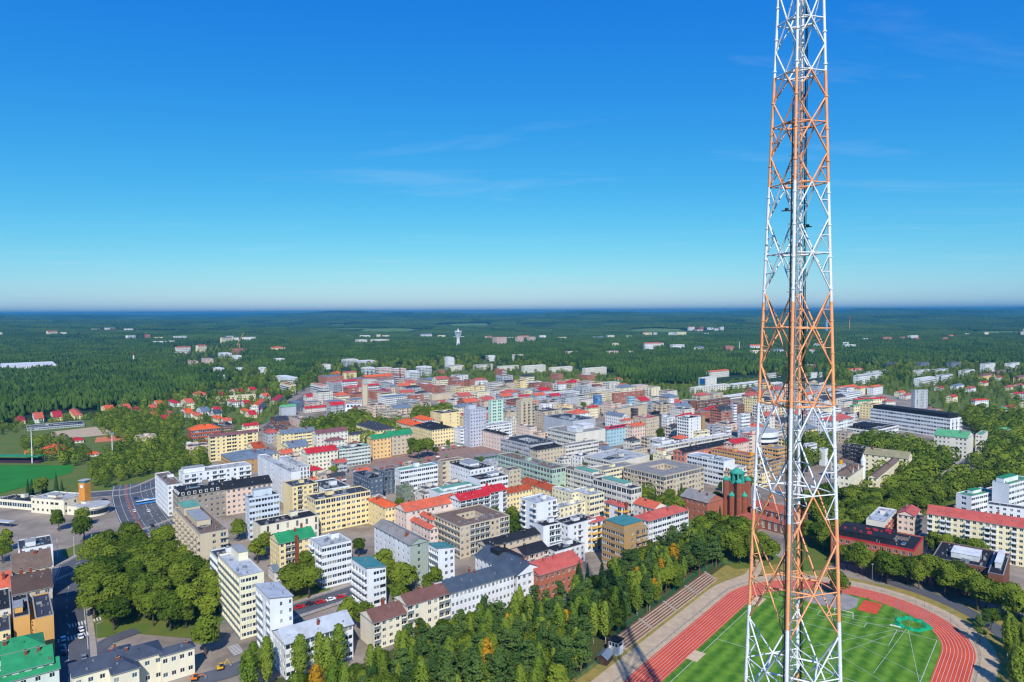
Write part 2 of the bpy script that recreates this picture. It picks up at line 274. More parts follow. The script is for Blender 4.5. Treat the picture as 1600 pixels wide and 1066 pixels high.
 ('apartment_building', 'beige balcony house between white office and black roof', -52.3, 506.3, 37.5, 18.8, 7, 18, 5, 'be', 'f', 'bn', 'g.gg', 'w', {}),
 ('apartment_building', 'white block under wide black roof with ribbon windows', -22.0, 457.7, 37.5, 23.8, 15.3, 16, 4, 'wh', 'f', 'bk', 'rrrrr', '..', {'pent': (0.5, 0.3, 0.3, 0.3, 2)}),
 ('apartment_building', 'black roofed rear wing along the square', -30.4, 486.7, 37.5, 21.1, 34.3, 16, 4, 'wh', 'f', 'bk', 'ww', 'ww', {'pent': (0.3, 0.3, 0.4, 0.4, 2)}),
 ('apartment_building', 'narrow beige house at end of black roof', -2.4, 481.0, 37.5, 10.3, 8, 17, 5, 'be', 'f', 'dg', 'www', 'w', {}),
 ('office_building', 'long green glass office with brown roof along the square', 27.7, 476.2, 37.5, 12.9, 64.4, 19, 5, 'gg', 'f', 'bn', 'www', 'rrrrrrrrrrrr', {'gf': 's', 'topglass': 1}),
 ('apartment_building', 'yellow house with rusty orange roof and red chimneys', 25.1, 433.5, 37.5, 10.1, 32.2, 15, 4, 'ye', 'ga2', 'rb', 'w', 'wwwwwwww', {'chim': 4}),
 ('apartment_building', 'yellow art nouveau corner house with orange roof and gables', -75.3, 398.2, 37.5, 8.5, 23.1, 15, 4, 'ye', 'h', 'og', 'wwww', 'wwwww', {}),
 ('apartment_building', 'pale pink house with long orange roof', -61.5, 389.4, 37.5, 35.9, 14, 15, 4, 'pp', 'ga', 'or', '.ww.ww', 'ww', {}),
 ('apartment_building', 'white house with red roof and dark blue balcony bands', -31.1, 400.7, 37.5, 21.6, 12, 18, 6, 'wh', 'ga', 'rd', 'ggggg', 'w', {}),
 ('apartment_building', 'white stair wall house with red roof next to yellow house', -16.0, 417.5, 37.5, 15.3, 12, 18, 6, 'wh', 'ga', 'rd', '.gg', 'w', {}),
 ('apartment_building', 'yellow house with rust orange roof behind courtyard tree', -3.8, 434.9, 37.5, 20.8, 10, 13, 4, 'ye', 'ga', 'rb', 'wwwwwwww', 'w', {}),
 ('apartment_building', 'white banded courtyard block with green roof lantern', -46.5, 432.0, 37.5, 31.2, 13.4, 14, 4, 'wh', 'f', 'cp', 'rrrrr', '...', {'pent': (0.15, 0.25, 0.7, 0.4, 2, 'cp')}),
 ('apartment_building', 'low cluttered courtyard roof with brown deck', -57.8, 443.9, 37.5, 5.0, 12.8, 10, 3, 'ow', 'f', 'bn', 'ww', 'w', {}),
 ('apartment_building', 'low garage with planted green roof in courtyard', -75.6, 463.1, 37.5, 8.8, 10, 9, 2, 'gn', 'f', 'gv', 'w', 'w', {}),
 ('apartment_building', 'pale pink courtyard wing with orange roof', -44.3, 360.4, 37.5, 5.0, 21.2, 14, 4, 'pp', 'ga2', 'or', 'w', 'wwww', {}),
 ('apartment_building', 'inner courtyard house with orange roof and tiny windows', -44.4, 373.4, 37.5, 5.0, 14.1, 15, 4, 'pp', 'ga2', 'or', 'w', 'wwww', {}),
 ('apartment_building', 'beige terraced house with brown roof, inner court and dark balconies', -27.9, 353.8, 37.5, 32.8, 28.7, 17, 5, 'be', 'f', 'bn', 'wwgggg', 'gggg', {'court': 1}),
 ('apartment_building', 'white apartment tower with pale roof and dark corner balconies', 13.0, 369.4, 37.5, 14.9, 13.9, 25, 8, 'wh', 'f', 'lm', '..wb', 'b.b', {}),
 ('apartment_building', 'white angular house with black roof and white roof pipes', 15.9, 353.9, 32, 11.7, 9.5, 17, 5, 'wh', 'f', 'bk', '.gg', '..', {}),
 ('apartment_building', 'white wing with black roof and corner balconies', 29.1, 355.2, 37.5, 20.3, 12, 17, 5, 'wh', 'f', 'bk', '.wb', 'w', {}),
 ('apartment_building', 'cream house with pale grey roof beside rust orange roof', 36.3, 415.7, 37.5, 6.1, 18.6, 18, 5, 'cr', 'f', 'lm', 'ww', 'wwwwww', {}),
 ('apartment_building', 'larger cream house with pale roof and wide windows', 46.8, 410.5, 37.5, 12.2, 16.8, 18, 5, 'cr', 'f', 'lm', 'rrr', 'wwwww', {}),
 ('apartment_building', 'lower cream wing with snow pale roof', 25.2, 399.3, 37.5, 28.0, 8.7, 13, 4, 'cr', 'f', 'lm', 'gwwww', 'w', {}),
 ('apartment_building', 'house with grey roof, white long side and sage green gable', -48.8, 319.0, 37.5, 9.8, 37.9, 20, 6, 'wh', 'gb', 'gr', '.w.', 'wwwwwwww', {'gable': 'sg'}),
 ('apartment_building', 'white stepped balcony house with teal roof beside sage gable', -34.8, 312.2, 37.5, 9.0, 8.5, 19, 6, 'wh', 'm', 'te', '.ww', 'gggg', {}),
 ('apartment_building', 'white stepped balcony house with teal roof standing among courtyard trees', -62.6, 288.0, 37.5, 8.9, 15.2, 19, 6, 'wh', 'm', 'te', '.rr', 'bbb', {}),
 ('apartment_building', 'long white apartment block with slate blue roof above the wood', -25.7, 277.4, 37.5, 32.8, 13.9, 14, 4, 'wh', 'ga', 'bu', 'wwwwwwwwwwwwwwww', 'ww', {}),
 ('apartment_building', 'slate blue roofed rear wing with dark roof box', 1.5, 298.4, 37.5, 15, 32.6, 13, 4, 'wh', 'gb', 'bu', 'w', 'wwwwww', {'pent': (0.3, 0.6, 0.3, 0.2, 2.5, 'bk')}),
 ('apartment_building', 'cream apartment house with brown roof at wood edge', -41.9, 265.7, 37.5, 20.2, 11.1, 14, 4, 'cw', 'ga', 'pb', 'gw.wwgg', '..', {}),
 ('apartment_building', 'lower cream apartment house with brown roof and blank gable', -53.6, 257.4, 37.5, 14.7, 12.2, 11, 4, 'cw', 'ga', 'pb', 'gwwwg', '..', {}),
 ('apartment_building', 'beige house with long black ridged roof and brick chimneys', -12.4, 335.2, 37.5, 33.4, 9.5, 13, 4, 'be', 'ga', 'bk', 'wwwwwwww', 'ww', {'chim': 3}),
 ('apartment_building', 'beige corner house with black hip roof', -3.4, 317.2, 37.5, 12.0, 16.8, 12, 3, 'be', 'h', 'bk', '.w', 'wwww', {}),
 ('apartment_building', 'pale house with black roof and small courtyard balconies', 5.9, 328.5, 37.5, 15.1, 12, 11, 3, 'pk', 'ga', 'bk', 'wgw', 'w', {}),
 ('apartment_building', 'white block with black flat roof behind school', 13.3, 364.0, 37.5, 6.2, 10, 10, 3, 'wh', 'f', 'bk', 'ww', 'w', {}),
 ('apartment_building', 'low white block with black flat roof behind red school', 21.2, 338.0, 37.5, 20.4, 9.3, 9, 3, 'wh', 'f', 'bk', 'www', 'ww', {}),
 ('school', 'red brick school with faded red roof at wood edge', 11.6, 301.3, 37.5, 26.5, 15.1, 12, 3, 'bo', 'ga', 'rs', 'wwwwwwww', 'wwwww', {}),
 ('apartment_building', 'ochre brick block with green roof storey and white balcony bands', 55.1, 334.6, 37.5, 16.7, 15.5, 20, 6, 'ob', 'f', 'te', '.wbb', 'rrr', {'pent': (0.08, 0.08, 0.84, 0.84, 3, 'te')}),
 ('office_building', 'white office with broad brick red hip roof and red chimneys', 75.7, 376.1, 37.5, 34.9, 11.6, 13, 4, 'wh', 'h', 'rs', 'rrrrrrrrr', 'ww', {'chim': 5}),
 ('apartment_building', 'off white wing behind broad red roof', 82.7, 396.0, 37.5, 11.5, 15.8, 14, 4, 'ow', 'ga2', 'or', 'ww', 'www', {}),
 ('apartment_building', 'white house with faded red roof and yellow balconies beside brick chimney', 63.7, 393.5, 37.5, 5.0, 14.5, 16, 5, 'wh', 'h', 'rs', 'bb.bb', 'b.b', {'bal': 'yb', 'stack': 'br'}),
 ('apartment_building', 'white corner house with red roof and yellow balconies beside black roof', 42.5, 364.0, 37.5, 11.5, 6, 16, 5, 'wh', 'h', 'rs', 'bb', 'b', {'bal': 'yb'}),
 ('parish_hall', 'red brick parish hall with pale grey ridged roof', 118.7, 412.2, 37.5, 16.2, 20.2, 13, 3, 'bo', 'gb', 'gr', '...', 'wwwww', {}),
 ('apartment_building', 'low off white house with black roof beneath copper towers', 154.0, 480.1, 37.5, 14, 6.1, 9, 3, 'ow', 'f', 'bk', 'ww', 'ww', {}),
 ('office_building', 'white office slab with pale blue roof and wide dark window bands', 154.9, 497.1, 37.5, 13.7, 33.3, 19, 5, 'wh', 'f', 'lm', '...', 'rrrrrrr', {'pent': (0.2, 0.4, 0.3, 0.3, 1.2)}),
 ('office_building', 'ochre office block with brown roof and white window bands', 185.4, 531.9, 37.5, 9.9, 35.4, 16, 5, 'oc', 'f', 'rb', 'rr', 'rrrrrrr', {}),
 ('apartment_building', 'small ochre block with grey flat roof behind white leg', 221.0, 564.7, 37.5, 15.8, 14.8, 14, 4, 'oc', 'f', 'gr', 'rr', 'rrr', {}),
 ('apartment_building', 'salmon house with long black ridged roof and dormers', 138.2, 544.8, 37.5, 69.9, 11.4, 16, 4, 'sa', 'ga', 'bk', 'wwwwwwwwww', 'vvv', {}),
 ('apartment_building', 'pale pink house with crimson roof', 186.3, 569.8, 37.5, 21.4, 10.5, 18, 5, 'pk', 'ga', 'rd', 'wwww', 'w', {}),
 ('apartment_building', 'pale block with flat crimson roof and balcony stacks', 210.6, 602.4, 20, 12.7, 12, 19, 6, 'pk', 'f', 'rd', 'g.gg', 'w', {}),
 ('apartment_building', 'beige apartment block with rooftop terraces and stacked balconies', 102.2, 457.8, 37.5, 43.9, 36.9, 18, 5, 'be', 'f', 'gr', 'wggwwgg', 'gwwgg', {'topglass': 1, 'court': 1}),
 ('office_building', 'long banded office with dark blue glass below copper roof', 57.5, 461.9, 37.5, 8.7, 36.8, 17, 5, 'ow', 'f', 'bn', 'ww', 'rrrrrrr', {'topglass': 1, 'pent': (0.1, 0.15, 0.8, 0.5, 2, 'cp')}),
 ('office_building', 'banded office with copper green roof and dark attic', 75.2, 429.2, 37.5, 9.7, 34.7, 17, 4, 'ow', 'f', 'dg', 'ww', 'rrrrrrrr', {'topglass': 1, 'pent': (0.15, 0.2, 0.7, 0.6, 2, 'cp')}),
 ('apartment_building', 'cream rear wing with grey roof and planted terrace', 64.7, 479.9, 37.5, 32.6, 12, 17, 5, 'cr', 'f', 'gr', 'rrrrrr', 'w', {}),
 ('office_building', 'white block with bold horizontal bands', 44.9, 569.0, 37.5, 38.4, 8, 17, 5, 'ow', 'f', 'gr', 'rrrr', 'w', {}),
 ('apartment_building', 'beige house with black hip roof beside banded block', 20.4, 553.2, 37.5, 27.7, 10, 17, 5, 'be', 'h', 'bk', 'wwwwwwww', 'w', {}),
 ('shop_building', 'wide pale department store roof with skylights', 81.2, 527.8, 42, 41.9, 34.5, 12, 3, 'of', 'f', 'lg', '....', 'rrrr', {}),
 ('town_house', 'small white old house with blue grey roof and advert wall', 80.0, 578.9, 37.5, 9.9, 10, 12, 3, 'wh', 'h', 'lb', 'www', 'w', {}),
 ('shop_building', 'low block with blue grey flat roof behind pale store', 98.2, 597.1, 37.5, 30.5, 9, 5.8, 2, 'be', 'f', 'lb', 'w', 'w', {}),
 ('shop_building', 'department store with white roof boxes and pink rear wall', 58.2, 626.8, 37.5, 38.9, 39.6, 17, 4, 'ow', 'f', 'gr', '.....', 'rrrr', {'pent': (0.1, 0.1, 0.25, 0.3, 4, 'wh'), 'pent2': (0.55, 0.3, 0.35, 0.3, 4, 'wh')}),
 ('hall', 'grey theatre like hall with big dark blue grey roof', 58.8, 660.6, 37.5, 30.7, 44.0, 23, 6, 'gy', 'f', 'dg', '....', '...', {}),
 ('apartment_building', 'pale blue house with red roof and dark solar panels', 91.0, 649.4, 37.5, 32.8, 8, 17, 5, 'lb2', 'ga', 'rd', 'wwwwwwww', 'w', {'solar': 1}),
 ('apartment_building', 'pale pinkish house with orange roof beside blue house', 116.3, 657.8, 37.5, 18.1, 10, 18, 5, 'pk', 'ga', 'or', 'wwwww', 'w', {}),
 ('apartment_building', 'beige block with red roof cap and single window', 131.7, 668.2, 37.5, 19.4, 17.8, 24, 7, 'be', 'f', 'rd', 'wwww', 'w', {}),
 ('office_building', 'dark brown office with black roof plant', 151.5, 723.2, 37.5, 10.9, 6, 19, 6, 'dk', 'f', 'bk', 'rrrrrr', 'w', {'pent': (0.1, 0.2, 0.8, 0.6, 3, 'bk')}),
 ('apartment_building', 'house with orange red gambrel roof', 117.2, 714.0, 37.5, 14.0, 6, 15, 4, 'ow', 'h', 'or', 'ww', 'w', {}),
 ('apartment_building', 'white house with blue grey roof and dormers', 121.2, 750.6, 37.5, 10, 25.9, 14, 4, 'wh', 'ga2', 'lb', 'ww', 'wwww', {}),
 ('apartment_building', 'cream house with bright red roof and white rooflights', 92.6, 824.5, 30, 14.5, 8, 13, 4, 'cr', 'ga', 'rd', 'wwwwwww', 'w', {}),
 ('shop_building', 'long beige blank shop block with grey roof', 121.7, 804.9, 44, 64.9, 8, 13, 3, 'be', 'f', 'gr', '.....', 'w', {}),
 ('apartment_building', 'narrow dark block beside beige shop', 138.0, 762.7, 37.5, 5.0, 7, 20, 6, 'dk', 'f', 'bk', 'ww', 'w', {}),
 ('office_building', 'blue glass office with white roof', 110.4, 900.4, 28, 10.3, 6, 18, 5, 'bl', 'f', 'gr', 'rrrrrrrrr', 'w', {}),
 ('office_building', 'pale blue wing of the blue glass office', 153.4, 892.5, 28, 9.6, 6, 17, 5, 'lb2', 'f', 'lg', 'rrr', 'w', {}),
 ('apartment_building', 'long salmon brick block with black roof and dark loggias', 139.6, 931.6, 32, 57.4, 5, 17, 5, 'bo', 'f', 'bk', 'wrwrwrwrw', 'w', {}),
 ('apartment_building', 'beige block with balcony slots beside yellow wall', 34.0, 756.5, 37.5, 27.1, 48.1, 18, 6, 'be', 'f', 'dg', 'b.b', 'w', {}),
 ('apartment_building', 'white house with flat crimson roof behind beige tower', 33.9, 788.5, 37.5, 18.3, 5, 22, 7, 'wh', 'f', 'rd', 'b.b', 'w', {}),
 ('apartment_building', 'small yellow block with red roof', 64.2, 873.3, 37.5, 18.2, 9, 7.9, 3, 'ye', 'f', 'rd', 'w', 'w', {}),
 ('hall', 'wide white hall with shed roof lights', 50.7, 996.1, 37.5, 65.8, 13.2, 8.4, 3, 'wh', 'f', 'lg', 'rr', 'w', {}),
 ('hall', 'curved pale hall behind courtyard trees', 94.6, 929.3, 37.5, 27.0, 12.2, 8.4, 3, 'ow', 'f', 'gr', 'w', 'w', {}),
 ('office_building', 'white office tower with dark roof and thin balcony bands', 171.3, 660.5, 37.5, 19.4, 13.8, 25, 8, 'wh', 'f', 'bk', '.w.', 'ggggg', {}),
 ('apartment_building', 'narrow ochre tower side behind white office tower', 192.8, 690.2, 37.5, 5.0, 5, 22, 7, 'ob', 'f', 'bk', '.', '.', {}),
 ('apartment_building', 'cream low block with grey vaulted roof', 179.5, 660.6, 30, 17.9, 5, 12, 3, 'cr', 'f', 'gr', 'rr', 'w', {}),
 ('apartment_building', 'white glazed block with steel roof frame', 212.6, 673.2, 25, 6.0, 5, 14, 4, 'wh', 'f', 'lg', 'rrrr', 'w', {}),
 ('shop_building', 'long white roofed arcade with rows of small dormers', 125.3, 583.4, 36, 98.8, 8, 13, 3, 'ow', 'f', 'wh', 'rrrrrrrrrrrr', 'w', {}),
 ('apartment_building', 'cream house with red rooftop pavilion', 121.1, 534.9, 37.5, 6.4, 13.2, 15, 4, 'cr', 'f', 'gr', '..', 'w', {'pent': (0.2, 0.3, 0.6, 0.5, 4, 'sa')}),
 ('apartment_building', 'white block with terrace roof behind banded block', 133.8, 607.8, 30, 14.4, 15.4, 13, 3, 'wh', 'f', 'lg', 'ww', 'rrr', {}),
 ('apartment_building', 'white block with dark roof and square windows', 203.6, 880.1, 24, 7.2, 5, 16, 4, 'wh', 'f', 'bk', 'wwwwww', 'w', {}),
 ('apartment_building', 'brown brick end of the dark roofed block', 223.3, 853.4, 24, 12.1, 5, 16, 4, 'bb', 'f', 'bk', '.', 'w', {}),
 ('apartment_building', 'brown block with black flat roof behind blue roof', 232.4, 856.3, 37.5, 70.7, 5, 15, 4, 'bb', 'f', 'bk', 'rrrr', 'w', {}),
 ('apartment_building', 'white block with blue panel box', 214.8, 875.6, 37.5, 20.0, 9, 6.8, 2, 'wh', 'f', 'lb', 'w', 'w', {}),
 ('office_building', 'long office with blue roof and white window bands', 257.6, 790.6, 24, 5.0, 5, 20, 6, 'wh', 'f', 'bu', 'rrrrrr', 'w', {}),
 ('office_building', 'white ribbon window office block with stepped roof', 233.1, 690.4, 28, 12.2, 5.0, 24, 7, 'wh', 'f', 'lg', 'rrrr', 'w', {}),
 ('shop_building', 'brown brick mall wall with blue steel roof', 268.4, 836.6, 37.5, 29.6, 9, 11.9, 4, 'bb', 'f', 'lb', 'w', 'w', {}),
 ('shop_building', 'low red block with bright blue roof', 264.7, 910.0, 37.5, 39.2, 9, 6.5, 2, 'br', 'f', 'bu', 'w', 'w', {}),
 ('shop_building', 'wide white roof of shopping hall', 304.0, 985.7, 37.5, 113.5, 9, 4.5, 1, 'wh', 'f', 'wh', 'r', 'w', {}),
 ('hall', 'pale cube with blue picture screen on its side', 324.4, 1138.2, 37.5, 28.7, 15.4, 16.9, 5, 'of', 'f', 'wh', '.', '.', {'screen': 1}),
 ('hall', 'low pale exhibition block below the cube', 285.8, 1066.3, 37.5, 90, 9.1, 9.0, 3, 'of', 'f', 'wh', '.r', 'w', {}),
 ('hall', 'long white low hall under trees', 367.5, 1129.6, 37.5, 90, 9, 7.3, 2, 'wh', 'f', 'wh', 'rrrr', 'w', {}),
 ('apartment_building', 'white house with brick red hip roof and grey loggias', 323.8, 684.5, 37.5, 40.2, 16.2, 18, 5, 'wh', 'h', 'rs', 'wwwrrr', 'w', {}),
 ('apartment_building', 'low white pavilion with black roof plant', 359.5, 676.2, 37.5, 56.4, 36.3, 9, 2, 'wh', 'f', 'bk', 'rrrrr', 'rr', {'pent': (0.2, 0.3, 0.5, 0.4, 1.5, 'bk')}),
 ('office_building', 'long white office with black roof storey and window ribbons', 439.8, 682.1, 28, 19.6, 86.0, 20, 5, 'wh', 'f', 'bk', '.b', 'rrrrrrrrrrrrrr', {'pent': (0.04, 0.03, 0.9, 0.94, 4, 'bk')}),
 ('hall', 'pale hall with bright green ridged roof and blank side', 395.1, 589.1, 46, 26.0, 25.0, 18, 5, 'ow', 'gb', 'gl', '....', '.wwww', {}),
 ('apartment_building', 'pale stair wing with green roof and small turret', 417.8, 603.2, 46, 26.0, 5, 18, 5, 'ow', 'f', 'gl', 'w', 'w', {}),
 ('apartment_building', 'low pale house with light green hip roof', 483.8, 671.0, 10, 14.6, 6, 11, 3, 'ow', 'h', 'gl', 'wwww', 'w', {}),
 ('apartment_building', 'long off white house with faded red hip roof', 498.3, 839.4, 18, 5.0, 6, 14, 4, 'ow', 'h', 'rs', 'wwwwwwww', 'w', {}),
 ('apartment_building', 'longer off white house with dusty red roof', 477.4, 868.5, 18, 15.8, 6, 13, 4, 'ow', 'h', 'rs', 'wwwwww', 'w', {}),
 ('apartment_building', 'grey tower slab with rainbow trimmed dark balcony stacks', 476.3, 804.4, 22, 22.1, 5, 34, 10, 'gy', 'f', 'bk', '.v.vv.w', 'w', {}),
 ('apartment_building', 'white house with red hip roof among lindens', 594.1, 872.4, 18, 23.6, 5, 13, 3, 'wh', 'h', 'rc', 'wwww', 'w', {}),
 ('house', 'white house with pale green roof', 592.9, 831.1, 37.5, 39.7, 9, 5.4, 2, 'wh', 'h', 'gl', 'w', 'w', {}),
 ('apartment_building', 'house with long crimson roof', 449.6, 890.4, 20, 54.6, 5, 12, 3, 'cr', 'ga', 'rd', 'wwww', 'w', {}),
 ('apartment_building', 'house with long bright green roof', 450.3, 884.8, 20, 26.0, 6, 11, 3, 'cr', 'ga', 'gn', 'wwww', 'w', {}),
 ('apartment_building', 'house with pale green hipped roof behind green ridge', 424.2, 844.2, 20, 18.8, 6, 11, 3, 'cr', 'h', 'gl', 'wwww', 'w', {}),
 ('apartment_building', 'low white block with pale green roof', 391.0, 829.2, 20, 13.5, 5, 10, 3, 'wh', 'f', 'gl', 'rrr', 'w', {}),
 ('apartment_building', 'low block with blue flat roof', 442.8, 905.9, 37.5, 30.3, 9, 7.0, 2, 'ow', 'f', 'bu', 'w', 'w', {}),
 ('shop_building', 'low white market hall with white vaults', 414.2, 941.8, 37.5, 70, 9, 6.1, 2, 'wh', 'f', 'wh', 'rr', 'w', {}),
 ('apartment_building', 'white slab with pale terrace roof', 470.5, 967.4, 37.5, 58.3, 12.2, 9.4, 3, 'wh', 'f', 'lg', 'rr', 'w', {}),
 ('apartment_building', 'house with dull orange hip roof', 425.9, 978.9, 37.5, 34.2, 9, 8.9, 3, 'ow', 'h', 'or', 'ww', 'w', {}),
 ('apartment_building', 'cream house row with orange roofs', 506.8, 1048.8, 37.5, 57.9, 12.2, 8.8, 3, 'cr', 'h', 'or', 'ww', 'w', {}),
 ('apartment_building', 'cream block with orange hip roof', 530.3, 1036.6, 37.5, 27.7, 9, 10.7, 3, 'cr', 'h', 'or', 'ww', 'w', {}),
 ('apartment_building', 'white block with orange hip roof', 549.5, 1035.8, 37.5, 32.4, 9, 12.1, 4, 'wh', 'h', 'or', 'ww', 'w', {}),
 ('apartment_building', 'cream house with brown ridged roof facing the park', 247.2, 459.1, 50.0, 71.7, 5.4, 16, 5, 'cr', 'ga', 'bn', 'wwwwwwwww', 'w', {}),
 ('apartment_building', 'white ornate corner house with brown mansard and pointed turret', 223.2, 448.8, 50.0, 40.0, 9.1, 20, 5, 'cw', 'h', 'bn', 'ww.w', 'ww', {'turret': 1}),
 ('apartment_building', 'cream house with khaki ridged roof above park', 302.5, 518.2, 50.0, 17.0, 30.6, 16, 5, 'cr', 'ga2', 'kh', 'ww', 'wwwwwww', {}),
 ('apartment_building', 'dark brown house with ochre pillars and stacked balconies', 290.1, 553.6, 37.5, 10.7, 21.2, 16, 5, 'db', 'f', 'bk', '.', 'gbggbg', {}),
 ('apartment_building', 'ornate pale house with brown roof behind mast leg', 253.4, 510.1, 37.5, 6.9, 14, 15, 4, 'ow', 'h', 'bn', 'ww', 'ww', {}),
 ('apartment_building', 'white terraced block behind mast leg', 256.7, 586.3, 37.5, 13.1, 6, 13, 4, 'wh', 'f', 'lg', 'rr', 'w', {}),
 ('apartment_building', 'white and blue grey stair block with pale roof', 260.3, 564.3, 37.5, 5.0, 5.0, 14, 4, 'wh', 'f', 'lb', '..', '.', {}),
 ('apartment_building', 'ochre house with black roof under mast', 197.6, 520.4, 37.5, 22.8, 5.5, 13, 4, 'ob', 'f', 'bk', 'rr', 'w', {}),
 ('apartment_building', 'yellow old house with khaki roof behind copper towers', 158.4, 493.2, 37.5, 7.3, 6, 12, 3, 'ye', 'h', 'kh', 'www', 'w', {}),
 ('school', 'long brick school with black roof, red trim and blank end', 194.5, 326.6, 50.0, 25.3, 37.8, 13, 3, 'bo', 'f', 'bk', '..', 'wwwwwwwwwwww', {'trim': 'rd', 'redbox': 1, 'pent': (0.15, 0.3, 0.7, 0.65, 2.4, 'bk')}),
 ('apartment_building', 'white house with rust red balconies and pale metal roof', 202.7, 367.6, 50.0, 30.4, 9.3, 14, 5, 'ow', 'f', 'lm', 'brbrbr', '..', {'bal': 'rb'}),
 ('apartment_building', 'pale pink end house with red ridged roof', 221.8, 372.7, 50.0, 16.9, 8.4, 16, 5, 'pk', 'ga', 'rs', '.bbb', 'w', {}),
 ('apartment_building', 'long cream apartment slab with red ridged roof and balcony stacks', 257.3, 338.8, 52.0, 14, 42.2, 20, 7, 'cr', 'gb', 'rs', 'w', 'wbwwbbwwbwwbbwb', {'chim': 2}),
 ('office_building', 'white office with bright green roof and lantern', 284.0, 418.1, 28, 27.4, 9.3, 14, 4, 'wh', 'f', 'gn', 'rrrrrr', '.r.', {'pent': (0.3, 0.4, 0.35, 0.35, 2, 'gn')}),
 ('apartment_building', 'low wing with dusty purple roof and round skylight', 315.5, 443.8, 28, 21.3, 7, 10, 3, 'wh', 'f', 'pu', 'rr', 'w', {}),
 ('office_building', 'large white office with green roof and slatted glass front', 305.5, 415.8, 30, 29.9, 9.5, 22, 6, 'wh', 'f', 'gn', 'rrrrrr', '..', {'pent': (0.05, 0.4, 0.6, 0.45, 3, 'gn')}),
 ('apartment_building', 'white block with dark grey roof behind red roofed slab', 302.9, 395.9, 52.0, 8, 20.1, 12, 4, 'wh', 'f', 'dg', 'w', 'wwwwww', {}),
 ('office_building', 'brown brick office with black roof and white roof box', 218.0, 308.3, 50.0, 29.0, 22.3, 11, 3, 'bb', 'f', 'bk', 'w', 'dddddddd', {'pent': (0.25, 0.2, 0.4, 0.5, 2.5, 'wh')}),
 ('office_building', 'brown brick corner office with paired white windows', 214.8, 294.5, 50.0, 34, 5.6, 13, 3, 'bb', 'f', 'bk', 'dddd', '..', {'pent': (0.3, 0.3, 0.6, 0.4, 2.5, 'wh')}),
 ('hall', 'pale grey gabled hall with green roof by avenue', -290.3, 854.7, 37.5, 18.6, 9.6, 11.6, 4, 'gy', 'ga', 'gl', '.', 'w', {}),
 ('apartment_building', 'cream balcony tower beside the long street', -351.1, 1075.0, 37.5, 9, 45.2, 16.0, 5, 'cr', 'f', 'rb', 'w', 'b', {}),
 ('apartment_building', 'off white balcony tower with orange parapet', -292.3, 1050.1, 37.5, 9, 50.2, 17.0, 5, 'ow', 'f', 'or', 'b', 'b', {}),
 ('apartment_building', 'grey balcony block with red roof and brick side', -290.8, 1107.5, 37.5, 12.9, 31.0, 15.8, 5, 'gy', 'f', 'rd', 'b', 'w', {}),
 ('apartment_building', 'white glazed balcony block with crimson roof', -278.8, 1119.2, 37.5, 25.9, 9, 16.7, 5, 'wh', 'ga', 'rd', 'gggg', 'w', {}),
 ('apartment_building', 'second white glazed block with wide crimson roof', -250.3, 1099.7, 37.5, 39.0, 9, 10.7, 3, 'wh', 'ga', 'rd', 'ggggg', 'w', {}),
 ('apartment_building', 'brick block with teal and orange roofs', -341.6, 1246.1, 37.5, 35.3, 37.2, 12.1, 4, 'bo', 'f', 'lb', 'w', 'w', {}),
 ('apartment_building', 'yellow house with dull red ridged roof', -329.4, 1335.5, 37.5, 25.9, 9, 12.1, 4, 'ye', 'ga', 'rs', 'w', 'w', {}),
 ('apartment_building', 'low house with orange hip roof up the street', -361.0, 1382.7, 37.5, 19.2, 19.5, 6.3, 2, 'bo', 'h', 'og', 'w', 'w', {}),
 ('apartment_building', 'white balcony tower of the first stepped pair', -297.4, 1379.1, 37.5, 20.4, 18.5, 17.8, 6, 'wh', 'f', 'wh', 'b', 'b', {}),
 ('apartment_building', 'white and brick stepped tower row', -271.3, 1387.1, 37.5, 29.9, 19.9, 16.1, 5, 'wb', 'f', 'wh', 'bwb', 'b', {}),
 ('apartment_building', 'second white and brick stepped tower row', -240.9, 1394.9, 37.5, 27.0, 22.0, 13.5, 4, 'wb', 'f', 'wh', 'bwb', 'b', {}),
 ('apartment_building', 'brick block with long bright orange roof', -275.6, 1274.0, 37.5, 58.5, 13.5, 9.1, 3, 'bo', 'ga', 'og', 'wwww', 'w', {}),
 ('apartment_building', 'brick and white block with pale roofs', -240.5, 1211.2, 37.5, 29.9, 25.9, 9.4, 3, 'bo', 'f', 'lb', 'wgwg', 'w', {}),
 ('apartment_building', 'brick block with blue grey roof', -288.1, 1243.4, 37.5, 29.4, 27.6, 8.0, 3, 'bo', 'f', 'lb', 'ww', 'w', {}),
 ('apartment_building', 'tall brick and white balcony tower beside chimney', -200.7, 1195.0, 37.5, 11.3, 21.4, 20.1, 6, 'bo', 'f', 'gr', 'b', 'b', {}),
 ('apartment_building', 'white and brick block near red chimney', -181.8, 1159.7, 37.5, 18.4, 22.6, 15.0, 5, 'wb', 'f', 'lb', 'gwg', 'w', {}),
 ('apartment_building', 'white stepped apartment tower with balconies', -196.3, 1302.6, 37.5, 21.5, 16.7, 16.8, 5, 'wh', 'f', 'wh', 'bb', 'w', {}),
 ('apartment_building', 'slate roofed block of brick and white panels', -273.1, 916.1, 37.5, 16.8, 18.8, 8.9, 3, 'wb', 'f', 'lb', 'gw', 'g', {}),
 ('apartment_building', 'second slate roofed block of brick and white panels', -246.9, 919.3, 37.5, 22.6, 23.4, 8.9, 3, 'wb', 'f', 'lb', 'gwg', 'g', {}),
 ('apartment_building', 'third slate roofed block of brick and white panels', -222.5, 948.7, 37.5, 26.2, 24.8, 7.4, 2, 'wb', 'f', 'lb', 'wgw', 'g', {}),
 ('apartment_building', 'slate coloured block beside green hall', -288.5, 900.4, 37.5, 12.9, 24.0, 10.5, 3, 'sd', 'f', 'lb', 'w', 'w', {}),
